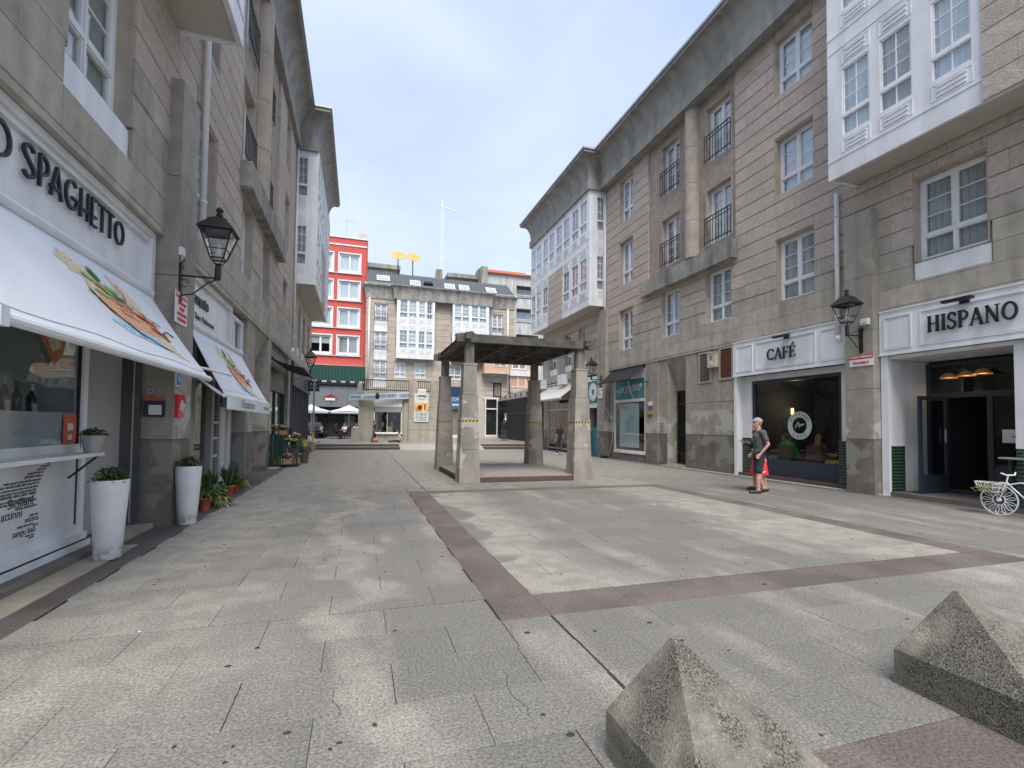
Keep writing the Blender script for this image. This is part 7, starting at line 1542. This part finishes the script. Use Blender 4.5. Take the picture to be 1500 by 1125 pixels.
# ------------------------------------------------------------------ terrace cafe under the white parasols
def parasol(loc, lb):
    t = thing('parasol', lb, 'parasol', loc, 0, 'white square parasols outside the bar'); MB().tube([(0, 0, 0), (0, 0, 2.75)], .03, 8).obj('pole', WHITE, t); MB().box(-.3, .3, -.3, .3, 0, .08).obj('base', CONC, t); b = MB(); R_ = 1.5; n = 4
    Q = [(R_ * s1, R_ * s2, 2.15) for s1, s2 in ((-1, -1), (1, -1), (1, 1), (-1, 1))]
    for i in range(4):
        a, c = V(Q[i]), V(Q[(i + 1) % 4]); mid = (a + c) / 2 + V((0, 0, .06)); ap = V((0, 0, 2.72)); q1 = (a + ap) / 2 - V((0, 0, .05)); q2 = (c + ap) / 2 - V((0, 0, .05)); b.face([a, mid, q1]); b.face([mid, q2, q1]); b.face([mid, c, q2]); b.face([q1, q2, ap]); b.face([a, c, c - V((0, 0, .12)), a - V((0, 0, .12))])
    b.obj('canopy', mat('white_canopy_%d' % len(t.name), (.85, .85, .85), .8, .02), t); b = MB()
    for q in Q: b.bar((0, 0, 2.6), (q[0] * .95, q[1] * .95, 2.14), .02)
    b.obj('ribs', ALU, t)
parasol((-3.6, 42.0, .32), 'white square parasol at the left, in front of the bar'); parasol((-.75, 42.0, .32), 'white square parasol next to the kiosk, in front of the bar')
for i, (x, y) in enumerate(((-3.05, 41.3), (-1.3, 41.0), (-.3, 41.5))):
    t = thing('bistro_table', ['dark round bar table under the left parasol', 'dark round bar table between the two parasols', 'dark round bar table under the right parasol'][i], 'table', (x, y, .32)); MB().lathe([(.35, .70), (.36, .72), (.35, .74)], 18).obj('table_top', BLACK, t); MB().lathe([(.22, 0), (.22, .02), (.03, .05), (.03, .7)], 10).obj('leg', IRON, t)
for i, (x, y, rz, c_, lb) in enumerate(((-2.75, 41.3, PI * .6, (.55, .55, .58), 'person in a light shirt seated under the left parasol'), (-1.0, 40.7, PI * .75, (.70, .70, .72), 'person in a white shirt seated under the right parasol'), (-.15, 40.9, PI, (.6, .62, .65), 'person in a pale striped top seated beside the kiosk wall'), (-1.75, 41.3, -PI / 2, (.04, .04, .05), 'person in black seated in the shade of the bar'))):
    person(lb, (x, y, .32), rz, 1.7, 'sit', cl('bar_shirt_%d' % i, c_), cl('bar_trousers_%d' % i, (.03, .03, .04)), arms='table'); chair((x, y, .32), rz, lb.replace('person', 'dark chair under the person').replace(' seated', ''), BLACK, 'dark chairs at the bar')
# parked car nose at the far left under the parasol
t = thing('parked_car', 'black car parked nose out in the shade at the far left of the terrace', 'car', (-3.55, 43.3, .32)); b = MB(); prof = [(0, .28), (-.02, .62), (.25, .80), (.9, .88), (1.5, 1.32), (2.9, 1.36), (3.7, .95), (4.0, .85), (4.05, .3)]; nP = len(prof)
for s_, sc in ((-.84, 1), (-.70, 1.0), (.70, 1.0), (.84, 1)):
    for y, z in prof: b.v.append((s_ * (1 if z < .9 else .82), y + (.06 if abs(s_) > .8 else 0), z - (.05 if abs(s_) > .8 else 0)))
for i in range(3):
    for j in range(nP - 1): b.f.append((i * nP + j, (i + 1) * nP + j, (i + 1) * nP + j + 1, i * nP + j + 1)); b.m.append(0)
b.f.append(tuple(range(nP))); b.m.append(0); b.f.append(tuple(range(4 * nP - 1, 3 * nP - 1, -1))); b.m.append(0); b.obj('body', mat('black_car_paint', (.012, .012, .014), .15, 0), t); MB().box(-.26, .26, -.05, -.02, .40, .52).obj('number_plate', WHITE2, t)
for s_ in (-1, 1):
    MB().box(s_ * .72, s_ * .45, -.035, .05, .58, .68).obj('headlight', mat('headlight_%d' % (s_ + 1), (.5, .5, .52), .1, 0), t)
    for y in (.75, 3.25): MB().tube([(s_ * .70, y, .31), (s_ * .88, y, .31)], .31, 18).obj('wheel', SHOEB, t)
b = MB(); b.hexa([(-.62, .93, .9), (.62, .93, .9), (.62, .96, .9), (-.62, .96, .9)], [(-.52, 1.46, 1.3), (.52, 1.46, 1.3), (.52, 1.49, 1.3), (-.52, 1.49, 1.3)]); b.obj('windscreen', mat('windscreen_dark', (.05, .06, .07), .05, 0), t)
# low block wall and striped marker by the terrace edge at the left
t = thing('low_wall', 'low stone block wall beside the terrace steps on the left', 'wall', (-2.9, 29.6, 0)); MB().hexa([(-.5, 0, 0), (.55, 0, 0), (.55, 4.2, 0), (-.5, 4.2, 0)], [(-.5, 0, .75), (.55, 0, .42), (.55, 4.2, .42), (-.5, 4.2, .95)]).obj('wall_block', PIER, t); MB().box(-.5, .57, -.02, 0, .0, .1).obj('plinth', PIERD, t)
t = thing('corner_post', 'slim grey post at the end of the dark grey shopfront on the left', 'post', (-2.35, 28.8, 0)); MB().box(-.05, .05, -.05, .05, 0, 4.0).obj('post', mat('grey_post', (.28, .28, .27), .6, .1), t); MB().box(-.054, .054, -.054, .054, .5, .95).obj('yellow_band', mat('yellow_band', (.6, .45, .03), .5), t)
t = thing('cable', 'loose grey cable running down the pier by the teal shop', 'cable', (11.5, 21.3, 0)); b = MB(); b.tube([(0, .4, 3.5), (-.05, .2, 2.6), (.1, -.4, 1.9), (.2, -.3, 1.0), (.15, 0, .1)], .015, 6); b.obj('cable_run', ALU, t); b = MB(); b.box(-.25, .05, -.12, .12, 0, .12); b.obj('cable_box', IRON, t)
